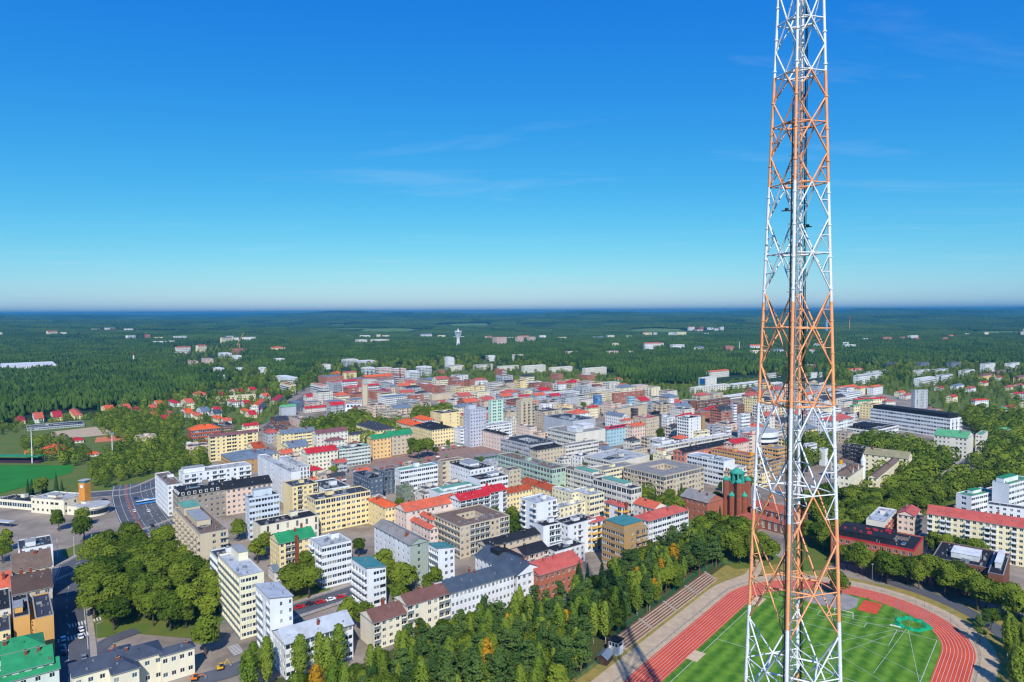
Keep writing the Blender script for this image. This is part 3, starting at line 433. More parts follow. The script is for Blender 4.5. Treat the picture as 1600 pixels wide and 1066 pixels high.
 ('apartment_building', 'white balcony block with blue grey roof by park', -175.0, 946.8, 37.5, 40.7, 26.4, 11.0, 4, 'wh', 'f', 'lb', 'gggg', 'g', {}),
 ('apartment_building', 'low house with long red roof by park', -269.1, 883.9, 37.5, 35.4, 9, 5.2, 2, 'ow', 'ga', 'rd', 'www', 'w', {}),
 ('apartment_building', 'low house with purple red roof', -208.0, 1068.7, 37.5, 21.5, 18.5, 4.8, 2, 'ow', 'h', 'pr', 'w', 'w', {}),
 ('shop_building', 'low white shop with orange roof edge', -266.4, 1049.0, 37.5, 24.4, 14.1, 6.1, 2, 'wh', 'f', 'wh', 'w', 'w', {}),
 ('apartment_building', 'long crimson roof row house on the avenue', -332.0, 957.4, 102, 70, 9, 5.6, 2, 'ow', 'ga', 'rd', 'w', 'wwww', {}),
 ('apartment_building', 'long orange roof row house on the avenue', -327.5, 876.2, 102, 60, 9, 10.7, 3, 'ow', 'ga', 'og', 'w', 'wwww', {}),
 ('apartment_building', 'red roofed corner house by the long street', -301.4, 998.7, 37.5, 13.6, 15.3, 6.5, 2, 'ow', 'ga', 'rd', 'w', 'w', {}),
 ('apartment_building', 'brick block with red roof cap', -129.1, 1094.3, 37.5, 14.0, 23.7, 9.9, 3, 'bo', 'f', 'rd', 'w', 'w', {}),
 ('apartment_building', 'brick office with dark green glass front', -117.8, 1087.9, 37.5, 19.9, 10.8, 11.3, 4, 'bo', 'f', 'dg', 'rr', 'w', {}),
 ('apartment_building', 'brick tower pair with blue grey glass', -93.3, 1117.0, 37.5, 17.1, 21.9, 15.9, 5, 'bo', 'f', 'lb', 'w', 'w', {}),
 ('apartment_building', 'orange brick tower with glass side', -70.8, 1147.9, 37.5, 9, 18.8, 14.9, 5, 'bo', 'f', 'lb', 'w', 'w', {}),
 ('apartment_building', 'brick rotunda block with white roof', -148.1, 1151.5, 37.5, 13.4, 23.1, 8.2, 3, 'bo', 'f', 'wh', 'w', 'w', {}),
 ('apartment_building', 'small yellow block among the brick towers', -141.6, 1221.0, 37.5, 14.8, 10.6, 7.1, 2, 'ye', 'f', 'yr', 'w', 'w', {}),
 ('apartment_building', 'block with crimson ridged roof', -128.0, 1235.3, 37.5, 19.8, 13.8, 8.0, 3, 'bo', 'ga', 'rd', 'w', 'w', {}),
 ('shop_building', 'long white box with dark roof behind park', -83.4, 989.9, 37.5, 49.8, 9, 9.6, 3, 'wh', 'f', 'dg', 'rrrr', 'w', {}),
 ('hall', 'long beige blank hall behind park', -118.2, 1001.2, 37.5, 37.6, 9, 7.8, 3, 'be', 'f', 'be', '..', 'w', {}),
 ('hall', 'pale low hall with black roof edge', -144.2, 1012.3, 37.5, 29.3, 9, 7.2, 2, 'of', 'f', 'bk', 'r', 'w', {}),
 ('apartment_building', 'low house with orange red roofs behind lilac tower', -97.0, 952.8, 37.5, 41.3, 9, 4.9, 2, 'ow', 'h', 'rd', 'ww', 'w', {}),
 ('apartment_building', 'brick and glass block by the rail yard', -32.4, 1007.7, 37.5, 26.3, 15.6, 7.8, 3, 'bo', 'f', 'lb', 'wgw', 'w', {}),
 ('apartment_building', 'brick balcony block with dark loggias', -7.9, 1038.0, 37.5, 26.0, 9, 7.4, 2, 'bo', 'f', 'lb', 'wgw', 'w', {}),
 ('apartment_building', 'wide low house with patchy red roof', -8.0, 986.8, 37.5, 52.1, 9, 4.5, 1, 'ow', 'h', 'rd', 'ww', 'w', {}),
 ('hall', 'long low slate roofed depot', -71.3, 1091.7, 37.5, 66.5, 10.7, 6.4, 2, 'gy', 'f', 'sl', 'r', 'w', {}),
 ('shop_building', 'wide grey roofed retail hall with red corner', -13.9, 1145.2, 37.5, 82.6, 9, 7.4, 2, 'wh', 'f', 'gr', 'r', 'w', {}),
 ('shop_building', 'slate roofed retail hall', 8.6, 1082.3, 37.5, 45.9, 9, 5.6, 2, 'gy', 'f', 'sl', 'r', 'w', {}),
 ('apartment_building', 'brick point block by the rail yard', -20.1, 1318.8, 37.5, 11.1, 22.6, 17.1, 6, 'bo', 'f', 'or', 'b', 'w', {}),
 ('apartment_building', 'grey white slab below the wood edge', -27.6, 1485.1, 37.5, 53.3, 9, 10.6, 3, 'of', 'f', 'gr', 'wwww', 'w', {}),
 ('apartment_building', 'pale long slab below the wood edge', 25.5, 1439.3, 37.5, 59.0, 9, 14.0, 5, 'of', 'f', 'wh', 'wwwww', 'w', {}),
 ('apartment_building', 'first grey white slab below the wood', -83.1, 1533.9, 37.5, 52.4, 9, 9.9, 3, 'of', 'f', 'gr', 'wwww', 'w', {}),
 ('apartment_building', 'white point tower at wood edge', -155.6, 1679.1, 37.5, 13.5, 21.5, 18.4, 6, 'wh', 'f', 'wh', 'b', 'b', {}),
 ('apartment_building', 'white low slab at wood edge', -134.8, 1491.7, 37.5, 35.5, 24.0, 11.6, 4, 'ow', 'f', 'gr', 'ww', 'b', {}),
 ('apartment_building', 'white tower with balconies beside brick rows', -185.2, 1391.8, 37.5, 23.7, 22.1, 18.0, 6, 'wh', 'f', 'wh', 'bb', 'b', {}),
 ('apartment_building', 'small brick block at wood edge', -147.6, 1409.1, 37.5, 9.6, 15.7, 10.0, 3, 'bo', 'f', 'gr', 'w', 'w', {}),
 ('hall', 'grey gabled shed by rail yard', -26.8, 1152.4, 37.5, 24.9, 14.5, 5.2, 2, 'of', 'ga', 'gr', 'w', 'w', {}),
 ('apartment_building', 'long pale slab beside brick annex', 145.5, 1356.1, 37.5, 60, 9, 15.9, 5, 'ow', 'f', 'wh', 'wwwww', 'w', {}),
 ('apartment_building', 'brick annex of pale slab', 138.4, 1262.7, 37.5, 21.7, 22.7, 11.9, 4, 'bo', 'f', 'wh', 'w', 'w', {}),
 ('apartment_building', 'small brick slab by wood', 86.3, 1280.2, 37.5, 12.9, 22.1, 12.0, 4, 'bo', 'f', 'gr', 'w', 'w', {}),
 ('apartment_building', 'pale slab on wood edge with flat white roof', 25.9, 1452.6, 37.5, 59.5, 9, 13.7, 4, 'ow', 'f', 'wh', 'wwww', 'w', {}),
 ('apartment_building', 'second pale slab on wood edge', 83.9, 1449.1, 37.5, 60, 9, 10.2, 3, 'ow', 'f', 'wh', 'wwww', 'w', {}),
 ('villa', 'cream mansion with orange roof in trees', 381.5, 1310.4, 37.5, 60, 9, 12.3, 4, 'of', 'ga', 'or', 'wwww', 'w', {}),
 ('apartment_building', 'tiny white block in wood clearing', 8.5, 1782.3, 37.5, 26.2, 14.4, 16.7, 5, 'ow', 'f', 'wh', 'w', 'w', {}),
 ('apartment_building', 'pinkish slab pair in wood', 160.5, 1926.6, 37.5, 36.7, 17.2, 15.8, 5, 'wb', 'f', 'wh', 'w', 'w', {}),
 ('apartment_building', 'pale brick slab in wood', 273.9, 1917.6, 37.5, 36.1, 15.1, 16.7, 5, 'wb', 'f', 'wh', 'w', 'w', {}),
 ('apartment_building', 'pale brick small slab in wood', 330.0, 1982.7, 37.5, 30.9, 12.3, 12.6, 4, 'wb', 'f', 'wh', 'w', 'w', {}),
 ('apartment_building', 'far red capped tower block', 22.0, 2629.0, 37.5, 29.2, 16.0, 32.1, 10, 'wb', 'f', 'rd', 'w', 'w', {}),
 ('apartment_building', 'far white tower block beside red capped one', 68.3, 2687.9, 37.5, 31.4, 16.6, 29.6, 10, 'wb', 'f', 'wh', 'w', 'w', {}),
 ('apartment_building', 'far twin tower with red edge', -56.2, 2517.7, 37.5, 46.6, 27.2, 35.4, 11, 'wb', 'f', 'rd', 'w', 'w', {}),
 ('apartment_building', 'far white terraces in wood', -605.7, 2696.5, 37.5, 36.0, 33.3, 22.1, 7, 'ow', 'f', 'wh', 'w', 'w', {}),
 ('apartment_building', 'far long white terraces in wood', -550.3, 2756.1, 37.5, 60, 53.7, 19.4, 6, 'ow', 'f', 'wh', 'ww', 'w', {}),
 ('apartment_building', 'far yellow house with orange roof', -762.4, 2192.1, 37.5, 34.4, 44.6, 18.0, 6, 'ye', 'h', 'or', 'w', 'w', {}),
 ('apartment_building', 'far house with orange red roof', -662.2, 2183.4, 37.5, 22.2, 25.2, 10.2, 3, 'bo', 'h', 'or', 'w', 'w', {}),
 ('apartment_building', 'pale terraced block above the stepped towers', -395.5, 1627.8, 37.5, 30.2, 29.3, 17.2, 6, 'ow', 'f', 'wh', 'b', 'b', {}),
 ('apartment_building', 'second pale terraced block above stepped towers', -359.0, 1625.4, 37.5, 39.5, 36.2, 13.4, 4, 'ow', 'f', 'wh', 'b', 'b', {}),
 ('apartment_building', 'white block with red end by the street', -430.4, 1562.1, 37.5, 16.2, 17.0, 11.0, 4, 'wh', 'f', 'rd', 'w', 'w', {}),
 ('apartment_building', 'white saw tooth terraces in trees', -404.8, 1220.6, 37.5, 20.7, 60, 12.9, 4, 'wh', 'f', 'wh', 'b', 'w', {}),
 ('apartment_building', 'small white block in trees by wood', -541.6, 1467.1, 37.5, 11.9, 16.4, 12.1, 4, 'wh', 'f', 'wh', 'w', 'w', {}),
 ('apartment_building', 'white point block in trees', -583.1, 1689.2, 37.5, 19.5, 25.1, 15.9, 5, 'wh', 'f', 'wh', 'w', 'w', {}),
 ('apartment_building', 'small low white block in trees', -497.3, 1483.8, 37.5, 16.0, 20.0, 7.0, 2, 'wh', 'f', 'wh', 'w', 'w', {}),
 ('apartment_building', 'white point tower below the water tower', -146.2, 1544.2, 37.5, 18.0, 12.3, 25.4, 8, 'wh', 'f', 'wh', 'w', 'w', {}),
 ('apartment_building', 'white stepped block in wood', -62.0, 1787.4, 37.5, 21.8, 13.1, 14.7, 5, 'wh', 'f', 'wh', 'w', 'w', {}),
 ('apartment_building', 'grey slab under wood', -70.8, 1518.4, 37.5, 38.6, 23.7, 10.7, 3, 'of', 'f', 'gr', 'w', 'w', {}),
 ('apartment_building', 'long white terrace row beyond the dense wood', -1126.8, 1501.5, 37.5, 102.4, 130, 14.1, 5, 'wh', 'f', 'wh', 'bwbwbwbw', 'w', {}),
 ('hall', 'far white industrial hall', -1428.2, 2720.4, 37.5, 77.6, 23.3, 19.1, 6, 'wh', 'f', 'wh', '.', 'w', {}),
 ('apartment_building', 'far white slab group', -1931.1, 3057.2, 37.5, 45.2, 60, 17.9, 6, 'ow', 'f', 'wh', 'w', 'w', {}),
 ('apartment_building', 'white point block by the crane', -823.0, 1936.7, 37.5, 25.9, 43.2, 15.9, 5, 'wh', 'f', 'wh', 'w', 'w', {}),
 ('apartment_building', 'second white point block by the crane', -747.5, 1837.5, 37.5, 17.5, 27.4, 15.1, 5, 'wh', 'f', 'wh', 'w', 'w', {}),
 ('apartment_building', 'brown point block in trees', -743.8, 1650.7, 37.5, 19.2, 35.1, 19.4, 6, 'wb', 'f', 'gr', 'w', 'w', {}),
 ('apartment_building', 'pink point block in trees', -790.7, 1678.1, 37.5, 16.7, 33.0, 11.8, 4, 'wb', 'f', 'gr', 'w', 'w', {}),
 ('apartment_building', 'white balcony block in trees', -620.6, 1434.4, 37.5, 14.5, 38.6, 13.5, 4, 'wh', 'f', 'wh', 'b', 'w', {}),
 ('apartment_building', 'white block in trees by terraces', -600.9, 1489.9, 37.5, 15.4, 23.8, 8.8, 3, 'wh', 'f', 'wh', 'b', 'w', {}),
 ('apartment_building', 'low white row in trees', -656.4, 1367.1, 37.5, 48.9, 12.0, 6.4, 2, 'wh', 'f', 'wh', 'ww', 'w', {}),
 ('apartment_building', 'low pale terrace in trees', -562.7, 1299.2, 37.5, 26.7, 45.9, 7.6, 2, 'wh', 'f', 'lg', 'ww', 'w', {}),
 ('apartment_building', 'low pink and white house in trees', -803.0, 1594.4, 37.5, 21.7, 49.1, 6.7, 2, 'wb', 'h', 'wh', 'w', 'w', {}),
 ('apartment_building', 'cream corner house with orange roofs by villas', -469.3, 1013.7, 37.5, 15.7, 30.0, 8.4, 3, 'cr', 'h', 'or', 'w', 'w', {}),
 ('apartment_building', 'far pink and white row', -1042.0, 2095.6, 37.5, 44.6, 60, 7.4, 2, 'wb', 'f', 'wh', 'w', 'w', {}),
 ('apartment_building', 'long white terrace with pale roofs beside the wood', 602.5, 1183.9, 37.5, 90, 9, 15.3, 5, 'wh', 'ga', 'lg', 'wrwrwrwr', 'w', {}),
 ('apartment_building', 'second long white terrace with pale roofs', 685.4, 1309.7, 37.5, 80, 9, 8.6, 3, 'wh', 'ga', 'lg', 'wrwrwr', 'w', {}),
 ('apartment_building', 'white stepped block below the dark glass boxes', 777.5, 1304.6, 37.5, 53.5, 9, 12.3, 4, 'wh', 'f', 'sl', 'b', 'w', {}),
 ('apartment_building', 'white stepped block beside the grey tower', 685.6, 1142.0, 37.5, 60, 10.9, 13.4, 4, 'wh', 'f', 'wh', 'b', 'w', {}),
 ('apartment_building', 'white and dark stepped block', 759.0, 1202.7, 37.5, 49.4, 9, 12.7, 4, 'wh', 'f', 'sl', 'b', 'w', {}),
 ('apartment_building', 'white stepped block beside yellow house', 852.4, 1284.7, 37.5, 52.7, 9, 13.6, 4, 'wh', 'f', 'sl', 'b', 'w', {}),
 ('apartment_building', 'white upper stepped block', 840.6, 1350.6, 37.5, 60, 11.3, 9.5, 3, 'wh', 'f', 'sl', 'b', 'w', {}),
 ('apartment_building', 'dark glass box house on hillside, smallest', 833.9, 1503.5, 37.5, 39.6, 9, 12.4, 4, 'sd', 'f', 'sl', 'w', 'w', {}),
 ('apartment_building', 'dark glass box block on hillside', 875.9, 1459.6, 37.5, 43.3, 9, 15.4, 5, 'sd', 'f', 'sl', 'v', 'w', {}),
 ('apartment_building', 'larger dark glass box block on hillside', 926.2, 1436.8, 37.5, 52.3, 9, 16.9, 5, 'sd', 'f', 'sl', 'v', 'w', {}),
 ('apartment_building', 'white cube block with dark side by hillside', 957.5, 1378.9, 37.5, 57.5, 9, 18.5, 6, 'wh', 'f', 'sl', 'vv', 'w', {}),
 ('apartment_building', 'second white cube block with dark side by hillside', 1030.9, 1411.3, 37.5, 60, 9, 16.6, 5, 'wh', 'f', 'sl', 'vv', 'w', {}),
 ('house', 'yellow house with plum roof among villas', 847.9, 1225.8, 37.5, 60, 9, 10.1, 3, 'oy', 'h', 'pu', 'w', 'w', {}),
 ('house', 'yellow house with plum roof by field edge', 891.2, 1195.9, 37.5, 59.4, 9, 9.8, 3, 'oy', 'h', 'pu', 'w', 'w', {}),
 ('apartment_building', 'long brown roofed row below white cubes', 946.8, 1327.7, 37.5, 60, 12.1, 6.2, 2, 'bb', 'h', 'bn', 'w', 'w', {}),
 ('hall', 'far white power plant block', 1891.7, 3915.9, 37.5, 45.3, 9.7, 29.4, 9, 'wh', 'f', 'wh', '.', '.', {}),
 ('hall', 'far blue power plant block', 1853.1, 3922.6, 37.5, 60, 14.1, 25.7, 8, 'bl', 'f', 'bu', '.', '.', {}),
 ('apartment_building', 'house row with pale orange roofs under wood', 672.3, 1360.3, 37.5, 60, 9, 9.6, 3, 'ow', 'h', 'or', 'w', 'w', {}),
 ('apartment_building', 'row of small modern houses behind mast', 652.3, 1515.1, 37.5, 45.3, 10.7, 7.1, 2, 'bb', 'f', 'wh', 'w', 'w', {}),
 ('school', 'low white school block behind mast', 554.5, 1285.5, 37.5, 60, 9, 9.1, 3, 'wh', 'f', 'gr', 'w', 'w', {}),
 ('hall', 'white hall behind mast', 418.8, 1107.6, 37.5, 38.2, 9, 10.4, 3, 'wh', 'f', 'wh', 'r', 'w', {}),
 ('school', 'pale low school block near mast', 492.7, 1304.4, 37.5, 39.9, 9, 7.7, 2, 'of', 'f', 'gr', 'r', 'w', {}),
 ('house', 'small yellow house with crimson roof in the garden quarter by the wood', -585.6, 800.8, 37.5, 9, 60, 4.3, 1, 'ye', 'h', 'rd', 'w', 'w', {'group': 'houses of the garden quarter by the dense wood'}),
 ('house', 'small white house with dull orange roof in the garden quarter by the wood', -569.4, 809.5, 37.5, 9, 60, 5.2, 2, 'wh', 'ga', 'or', 'w', 'w', {'group': 'houses of the garden quarter by the dense wood'}),
 ('house', 'small yellow house with crimson roof in the garden quarter by the wood', -558.4, 827.1, 37.5, 9, 60, 4.3, 1, 'ye', 'ga', 'rd', 'w', 'w', {'group': 'houses of the garden quarter by the dense wood'}),
 ('house', 'small yellow house with dull orange roof in the garden quarter by the wood', -541.6, 838.9, 37.5, 9, 60, 5.1, 2, 'ye', 'h', 'or', 'w', 'w', {'group': 'houses of the garden quarter by the dense wood'}),
 ('house', 'small yellow house with bright orange roof in the garden quarter by the wood', -520.9, 872.1, 37.5, 10.4, 60, 5.3, 2, 'ye', 'ga', 'og', 'w', 'w', {'group': 'houses of the garden quarter by the dense wood'}),
 ('house', 'small white house with dull orange roof in the garden quarter by the wood', -507.2, 888.2, 37.5, 9, 52.6, 5.0, 2, 'wh', 'ga', 'or', 'w', 'w', {'group': 'houses of the garden quarter by the dense wood'}),
 ('house', 'small white house with crimson roof in the garden quarter by the wood', -481.8, 868.0, 37.5, 9, 38.8, 4.9, 2, 'wh', 'h', 'rd', 'w', 'w', {'group': 'houses of the garden quarter by the dense wood'}),
 ('house', 'small cream house with dull orange roof in the garden quarter by the wood', -472.8, 889.8, 37.5, 9, 35.8, 4.6, 1, 'cr', 'ga', 'or', 'w', 'w', {'group': 'houses of the garden quarter by the dense wood'}),
 ('house', 'small white house with bright orange roof in the garden quarter by the wood', -486.8, 931.8, 37.5, 9, 38.8, 4.8, 2, 'wh', 'ga', 'og', 'w', 'w', {'group': 'houses of the garden quarter by the dense wood'}),
 ('house', 'small white house with crimson roof in the garden quarter by the wood', -472.4, 947.0, 37.5, 9, 35.9, 5.4, 2, 'wh', 'h', 'rd', 'w', 'w', {'group': 'houses of the garden quarter by the dense wood'}),
 ('house', 'small cream house with dull orange roof in the garden quarter by the wood', -441.1, 920.9, 37.5, 9.4, 36.9, 8.7, 3, 'cr', 'ga', 'or', 'w', 'w', {'group': 'houses of the garden quarter by the dense wood'}),
 ('house', 'small white house with bright orange roof in the garden quarter by the wood', -438.5, 828.0, 37.5, 9, 42.8, 3.5, 1, 'wh', 'ga', 'og', 'w', 'w', {'group': 'houses of the garden quarter by the dense wood'}),
 ('house', 'small white house with faded red roof in the garden quarter by the wood', -422.7, 837.4, 37.5, 9, 39.2, 4.9, 2, 'wh', 'h', 'rs', 'w', 'w', {'group': 'houses of the garden quarter by the dense wood'}),
 ('house', 'small white house with crimson roof in the garden quarter by the wood', -410.5, 798.6, 37.5, 9, 25.5, 4.5, 1, 'wh', 'ga', 'rd', 'w', 'w', {'group': 'houses of the garden quarter by the dense wood'}),
 ('house', 'small white house with bright orange roof in the garden quarter by the wood', -405.1, 843.1, 37.5, 9, 34.0, 6.0, 2, 'wh', 'ga', 'og', 'w', 'w', {'group': 'houses of the garden quarter by the dense wood'}),
 ('house', 'small cream house with dull orange roof in the garden quarter by the wood', -386.0, 829.9, 37.5, 9, 27.9, 4.9, 2, 'cr', 'h', 'or', 'w', 'w', {'group': 'houses of the garden quarter by the dense wood'}),
 ('house', 'small white house with blue grey roof in the garden quarter by the wood', -393.5, 862.3, 37.5, 9.5, 34.0, 5.1, 2, 'wh', 'ga', 'lb', 'w', 'w', {'group': 'houses of the garden quarter by the dense wood'}),
 ('house', 'small off white house with slate roof in the garden quarter by the wood', -371.2, 845.8, 37.5, 9, 19.1, 4.8, 2, 'ow', 'ga', 'sl', 'w', 'w', {'group': 'houses of the garden quarter by the dense wood'}),
 ('house', 'small cream house with bright orange roof in the garden quarter by the wood', -350.8, 805.9, 37.5, 9, 26.3, 4.6, 1, 'cr', 'h', 'og', 'w', 'w', {'group': 'houses of the garden quarter by the dense wood'}),
 ('house', 'small white house with dull orange roof in the garden quarter by the wood', -335.9, 789.4, 37.5, 9, 12.4, 4.8, 2, 'wh', 'ga', 'or', 'w', 'w', {'group': 'houses of the garden quarter by the dense wood'}),
 ('house', 'small white house with crimson roof in the garden quarter by the wood', -388.2, 883.9, 37.5, 9, 14.4, 4.0, 1, 'wh', 'ga', 'rd', 'w', 'w', {'group': 'houses of the garden quarter by the dense wood'}),
 ('house', 'small cream house with crimson roof in the garden quarter by the wood', -448.2, 1048.9, 37.5, 10.4, 33.5, 4.4, 1, 'cr', 'h', 'rd', 'w', 'w', {'group': 'houses of the garden quarter by the dense wood'}),
 ('house', 'small cream house with crimson roof in the garden quarter by the wood', -431.1, 1064.1, 37.5, 13.4, 40.1, 5.8, 2, 'cr', 'ga', 'rd', 'w', 'w', {'group': 'houses of the garden quarter by the dense wood'}),
 ('house', 'small cream house with crimson roof in the garden quarter by the wood', -423.6, 1101.5, 37.5, 9, 23.3, 5.2, 2, 'cr', 'ga', 'rd', 'w', 'w', {'group': 'houses of the garden quarter by the dense wood'}),
 ('house', 'small white house with faded red roof in the garden quarter by the wood', -385.4, 937.3, 37.5, 9.4, 28.5, 7.3, 2, 'wh', 'h', 'rs', 'w', 'w', {'group': 'houses of the garden quarter by the dense wood'}),
 ('house', 'small white house with crimson roof in the garden quarter by the wood', -368.5, 936.7, 37.5, 9, 23.7, 4.4, 1, 'wh', 'ga', 'rd', 'w', 'w', {'group': 'houses of the garden quarter by the dense wood'}),
 ('house', 'small cream house with crimson roof in the garden quarter by the wood', -325.0, 840.4, 37.5, 9, 20.9, 4.0, 1, 'cr', 'ga', 'rd', 'w', 'w', {'group': 'houses of the garden quarter by the dense wood'}),
 ('house', 'small cream house with crimson roof in the garden quarter by the wood', -393.4, 1089.4, 37.5, 9, 21.7, 6.4, 2, 'cr', 'h', 'rd', 'w', 'w', {'group': 'houses of the garden quarter by the dense wood'}),
 ('house', 'small white house with dull orange roof in the garden quarter by the wood', -368.4, 1009.6, 37.5, 9.1, 23.7, 5.9, 2, 'wh', 'ga', 'or', 'w', 'w', {'group': 'houses of the garden quarter by the dense wood'}),
 ('house', 'small white house with crimson roof in the garden quarter by the wood', -333.2, 880.6, 37.5, 9, 24.5, 5.2, 2, 'wh', 'ga', 'rd', 'w', 'w', {'group': 'houses of the garden quarter by the dense wood'}),
 ('house', 'small cream house with bright orange roof in the garden quarter by the wood', -343.9, 871.3, 37.5, 9, 18.9, 4.5, 1, 'cr', 'h', 'og', 'w', 'w', {'group': 'houses of the garden quarter by the dense wood'}),
 ('house', 'small white house with blue grey roof on the hillside by the lindens', 717.5, 1098.3, 37.5, 30.9, 9, 6.7, 2, 'wh', 'h', 'lb', 'w', 'w', {'group': 'villas on the hillside by the lindens'}),
 ('house', 'small white house with crimson roof on the hillside by the lindens', 813.2, 1191.8, 37.5, 20.5, 9, 5.0, 2, 'wh', 'ga', 'rd', 'w', 'w', {'group': 'villas on the hillside by the lindens'}),
 ('house', 'small cream house with crimson roof on the hillside by the lindens', 797.5, 1148.9, 37.5, 20.2, 9, 5.4, 2, 'cr', 'ga', 'rd', 'w', 'w', {'group': 'villas on the hillside by the lindens'}),
 ('house', 'small white house with faded red roof on the hillside by the lindens', 719.7, 1067.5, 37.5, 21.8, 9, 6.0, 2, 'wh', 'h', 'rs', 'w', 'w', {'group': 'villas on the hillside by the lindens'}),
 ('house', 'small cream house with red roof on the hillside by the lindens', 611.8, 943.9, 37.5, 17.0, 9, 8.4, 3, 'cr', 'ga', 'rc', 'w', 'w', {'group': 'villas on the hillside by the lindens'}),
 ('house', 'small white house with crimson roof on the hillside by the lindens', 682.8, 1084.3, 37.5, 13.7, 9, 5.1, 2, 'wh', 'ga', 'rd', 'w', 'w', {'group': 'villas on the hillside by the lindens'}),
 ('house', 'small cream house with faded red roof on the hillside by the lindens', 795.3, 1085.8, 37.5, 22.4, 9, 5.6, 2, 'cr', 'h', 'rs', 'w', 'w', {'group': 'villas on the hillside by the lindens'}),
 ('house', 'small white house with faded red roof on the hillside by the lindens', 824.4, 1107.0, 37.5, 25.5, 9, 5.2, 2, 'wh', 'ga', 'rs', 'w', 'w', {'group': 'villas on the hillside by the lindens'}),
 ('house', 'small cream house with crimson roof on the hillside by the lindens', 735.3, 991.4, 37.5, 18.9, 9, 5.8, 2, 'cr', 'ga', 'rd', 'w', 'w', {'group': 'villas on the hillside by the lindens'}),
 ('house', 'small white house with red roof on the hillside by the lindens', 734.4, 973.3, 37.5, 22.8, 9, 9.2, 3, 'wh', 'h', 'rc', 'w', 'w', {'group': 'villas on the hillside by the lindens'}),
 ('house', 'small cream house with dull orange roof on the hillside by the lindens', 580.4, 1016.8, 37.5, 17.8, 9, 6.0, 2, 'cr', 'ga', 'or', 'w', 'w', {'group': 'villas on the hillside by the lindens'}),
 ('house', 'small off white house with faded red roof on the hillside by the lindens', 569.6, 983.7, 37.5, 20.4, 9, 6.0, 2, 'ow', 'ga', 'rs', 'w', 'w', {'group': 'villas on the hillside by the lindens'}),
 ('house', 'small cream house with red roof on the hillside by the lindens', 641.8, 873.4, 37.5, 23.1, 9, 3.5, 1, 'cr', 'h', 'rc', 'w', 'w', {'group': 'villas on the hillside by the lindens'}),
 ('house', 'small cream house with red roof on the hillside by the lindens', 677.9, 894.0, 37.5, 24.7, 9, 6.3, 2, 'cr', 'ga', 'rc', 'w', 'w', {'group': 'villas on the hillside by the lindens'}),
 ('house', 'small white house with red roof on the hillside by the lindens', 1271.4, 2138.5, 37.5, 19.3, 9, 10.0, 3, 'wh', 'ga', 'rc', 'w', 'w', {'group': 'villas on the hillside by the lindens'}),
 ('house', 'small off white house with red roof on the hillside by the lindens', 1216.0, 1945.2, 37.5, 18.3, 9, 6.8, 2, 'ow', 'h', 'rc', 'w', 'w', {'group': 'villas on the hillside by the lindens'}),
 ('house', 'small white house with red roof on the hillside by the lindens', 1276.6, 1940.1, 37.5, 19.2, 9, 6.8, 2, 'wh', 'ga', 'rc', 'w', 'w', {'group': 'villas on the hillside by the lindens'}),
 ('house', 'small white house with red roof on the hillside by the lindens', 1555.2, 2174.3, 37.5, 31.6, 9, 9.2, 3, 'wh', 'ga', 'rc', 'w', 'w', {'group': 'villas on the hillside by the lindens'}),
 ('house', 'small white house with dull orange roof on the hillside by the lindens', 1842.4, 2619.8, 37.5, 37.3, 9.5, 12.3, 4, 'wh', 'h', 'or', 'w', 'w', {'group': 'villas on the hillside by the lindens'}),
 ('house', 'small cream house with crimson roof on the hillside by the lindens', 890.1, 1156.9, 37.5, 23.2, 9, 5.4, 2, 'cr', 'ga', 'rd', 'w', 'w', {'group': 'villas on the hillside by the lindens'}),
 ('house', 'small white house with crimson roof on the hillside by the lindens', 885.3, 1238.1, 37.5, 22.5, 9, 5.8, 2, 'wh', 'ga', 'rd', 'w', 'w', {'group': 'villas on the hillside by the lindens'}),
 ('house', 'small off white house with bright orange roof near the far green field', 197.2, 1268.4, 37.5, 11.8, 9.2, 4.2, 1, 'ow', 'h', 'og', 'w', 'w', {'group': 'lone houses by the far field'}),
 ('house', 'small white house with crimson roof near the far green field', 248.9, 1256.9, 37.5, 9, 9, 5.0, 2, 'wh', 'ga', 'rd', 'w', 'w', {'group': 'lone houses by the far field'}),
 ('house', 'small cream house with blue grey roof near the far green field', 329.0, 1355.9, 37.5, 9, 9, 5.4, 2, 'cr', 'ga', 'lb', 'w', 'w', {'group': 'lone houses by the far field'}),
 ('apartment_building', 'long cream slab with grey roof behind red roofed houses', -424.6, 976.5, 37.5, 55.2, 9, 9.2, 3, 'cr', 'f', 'gr', 'wwww', 'w', {}),
 ('hall', 'long low sports stand with dark blue grey roof', -539.5, 755.0, 37.5, 54.0, 28.5, 2.5, 1, 'gy', 'f', 'dg', 'r', 'w', {}),
 ('house', 'low club house with orange roof by football field', -424.3, 614.5, 37.5, 18.1, 37.6, 3.0, 1, 'ow', 'h', 'og', 'w', 'w', {}),
 ('house', 'small club house with bright red roof among trees', -442.8, 681.4, 37.5, 10.2, 13.7, 2.5, 1, 'ow', 'h', 'rd', 'w', 'w', {}),
 ('house', 'small pavilion with orange roof by park trees', -385.9, 615.2, 37.5, 9, 9.4, 2.5, 1, 'ow', 'h', 'og', 'w', 'w', {}),
 ('house', 'tiny kiosk with orange roof beside floodlight pole', -447.9, 622.4, 37.5, 9, 14.1, 2.5, 1, 'ow', 'h', 'og', 'w', 'w', {}),
]
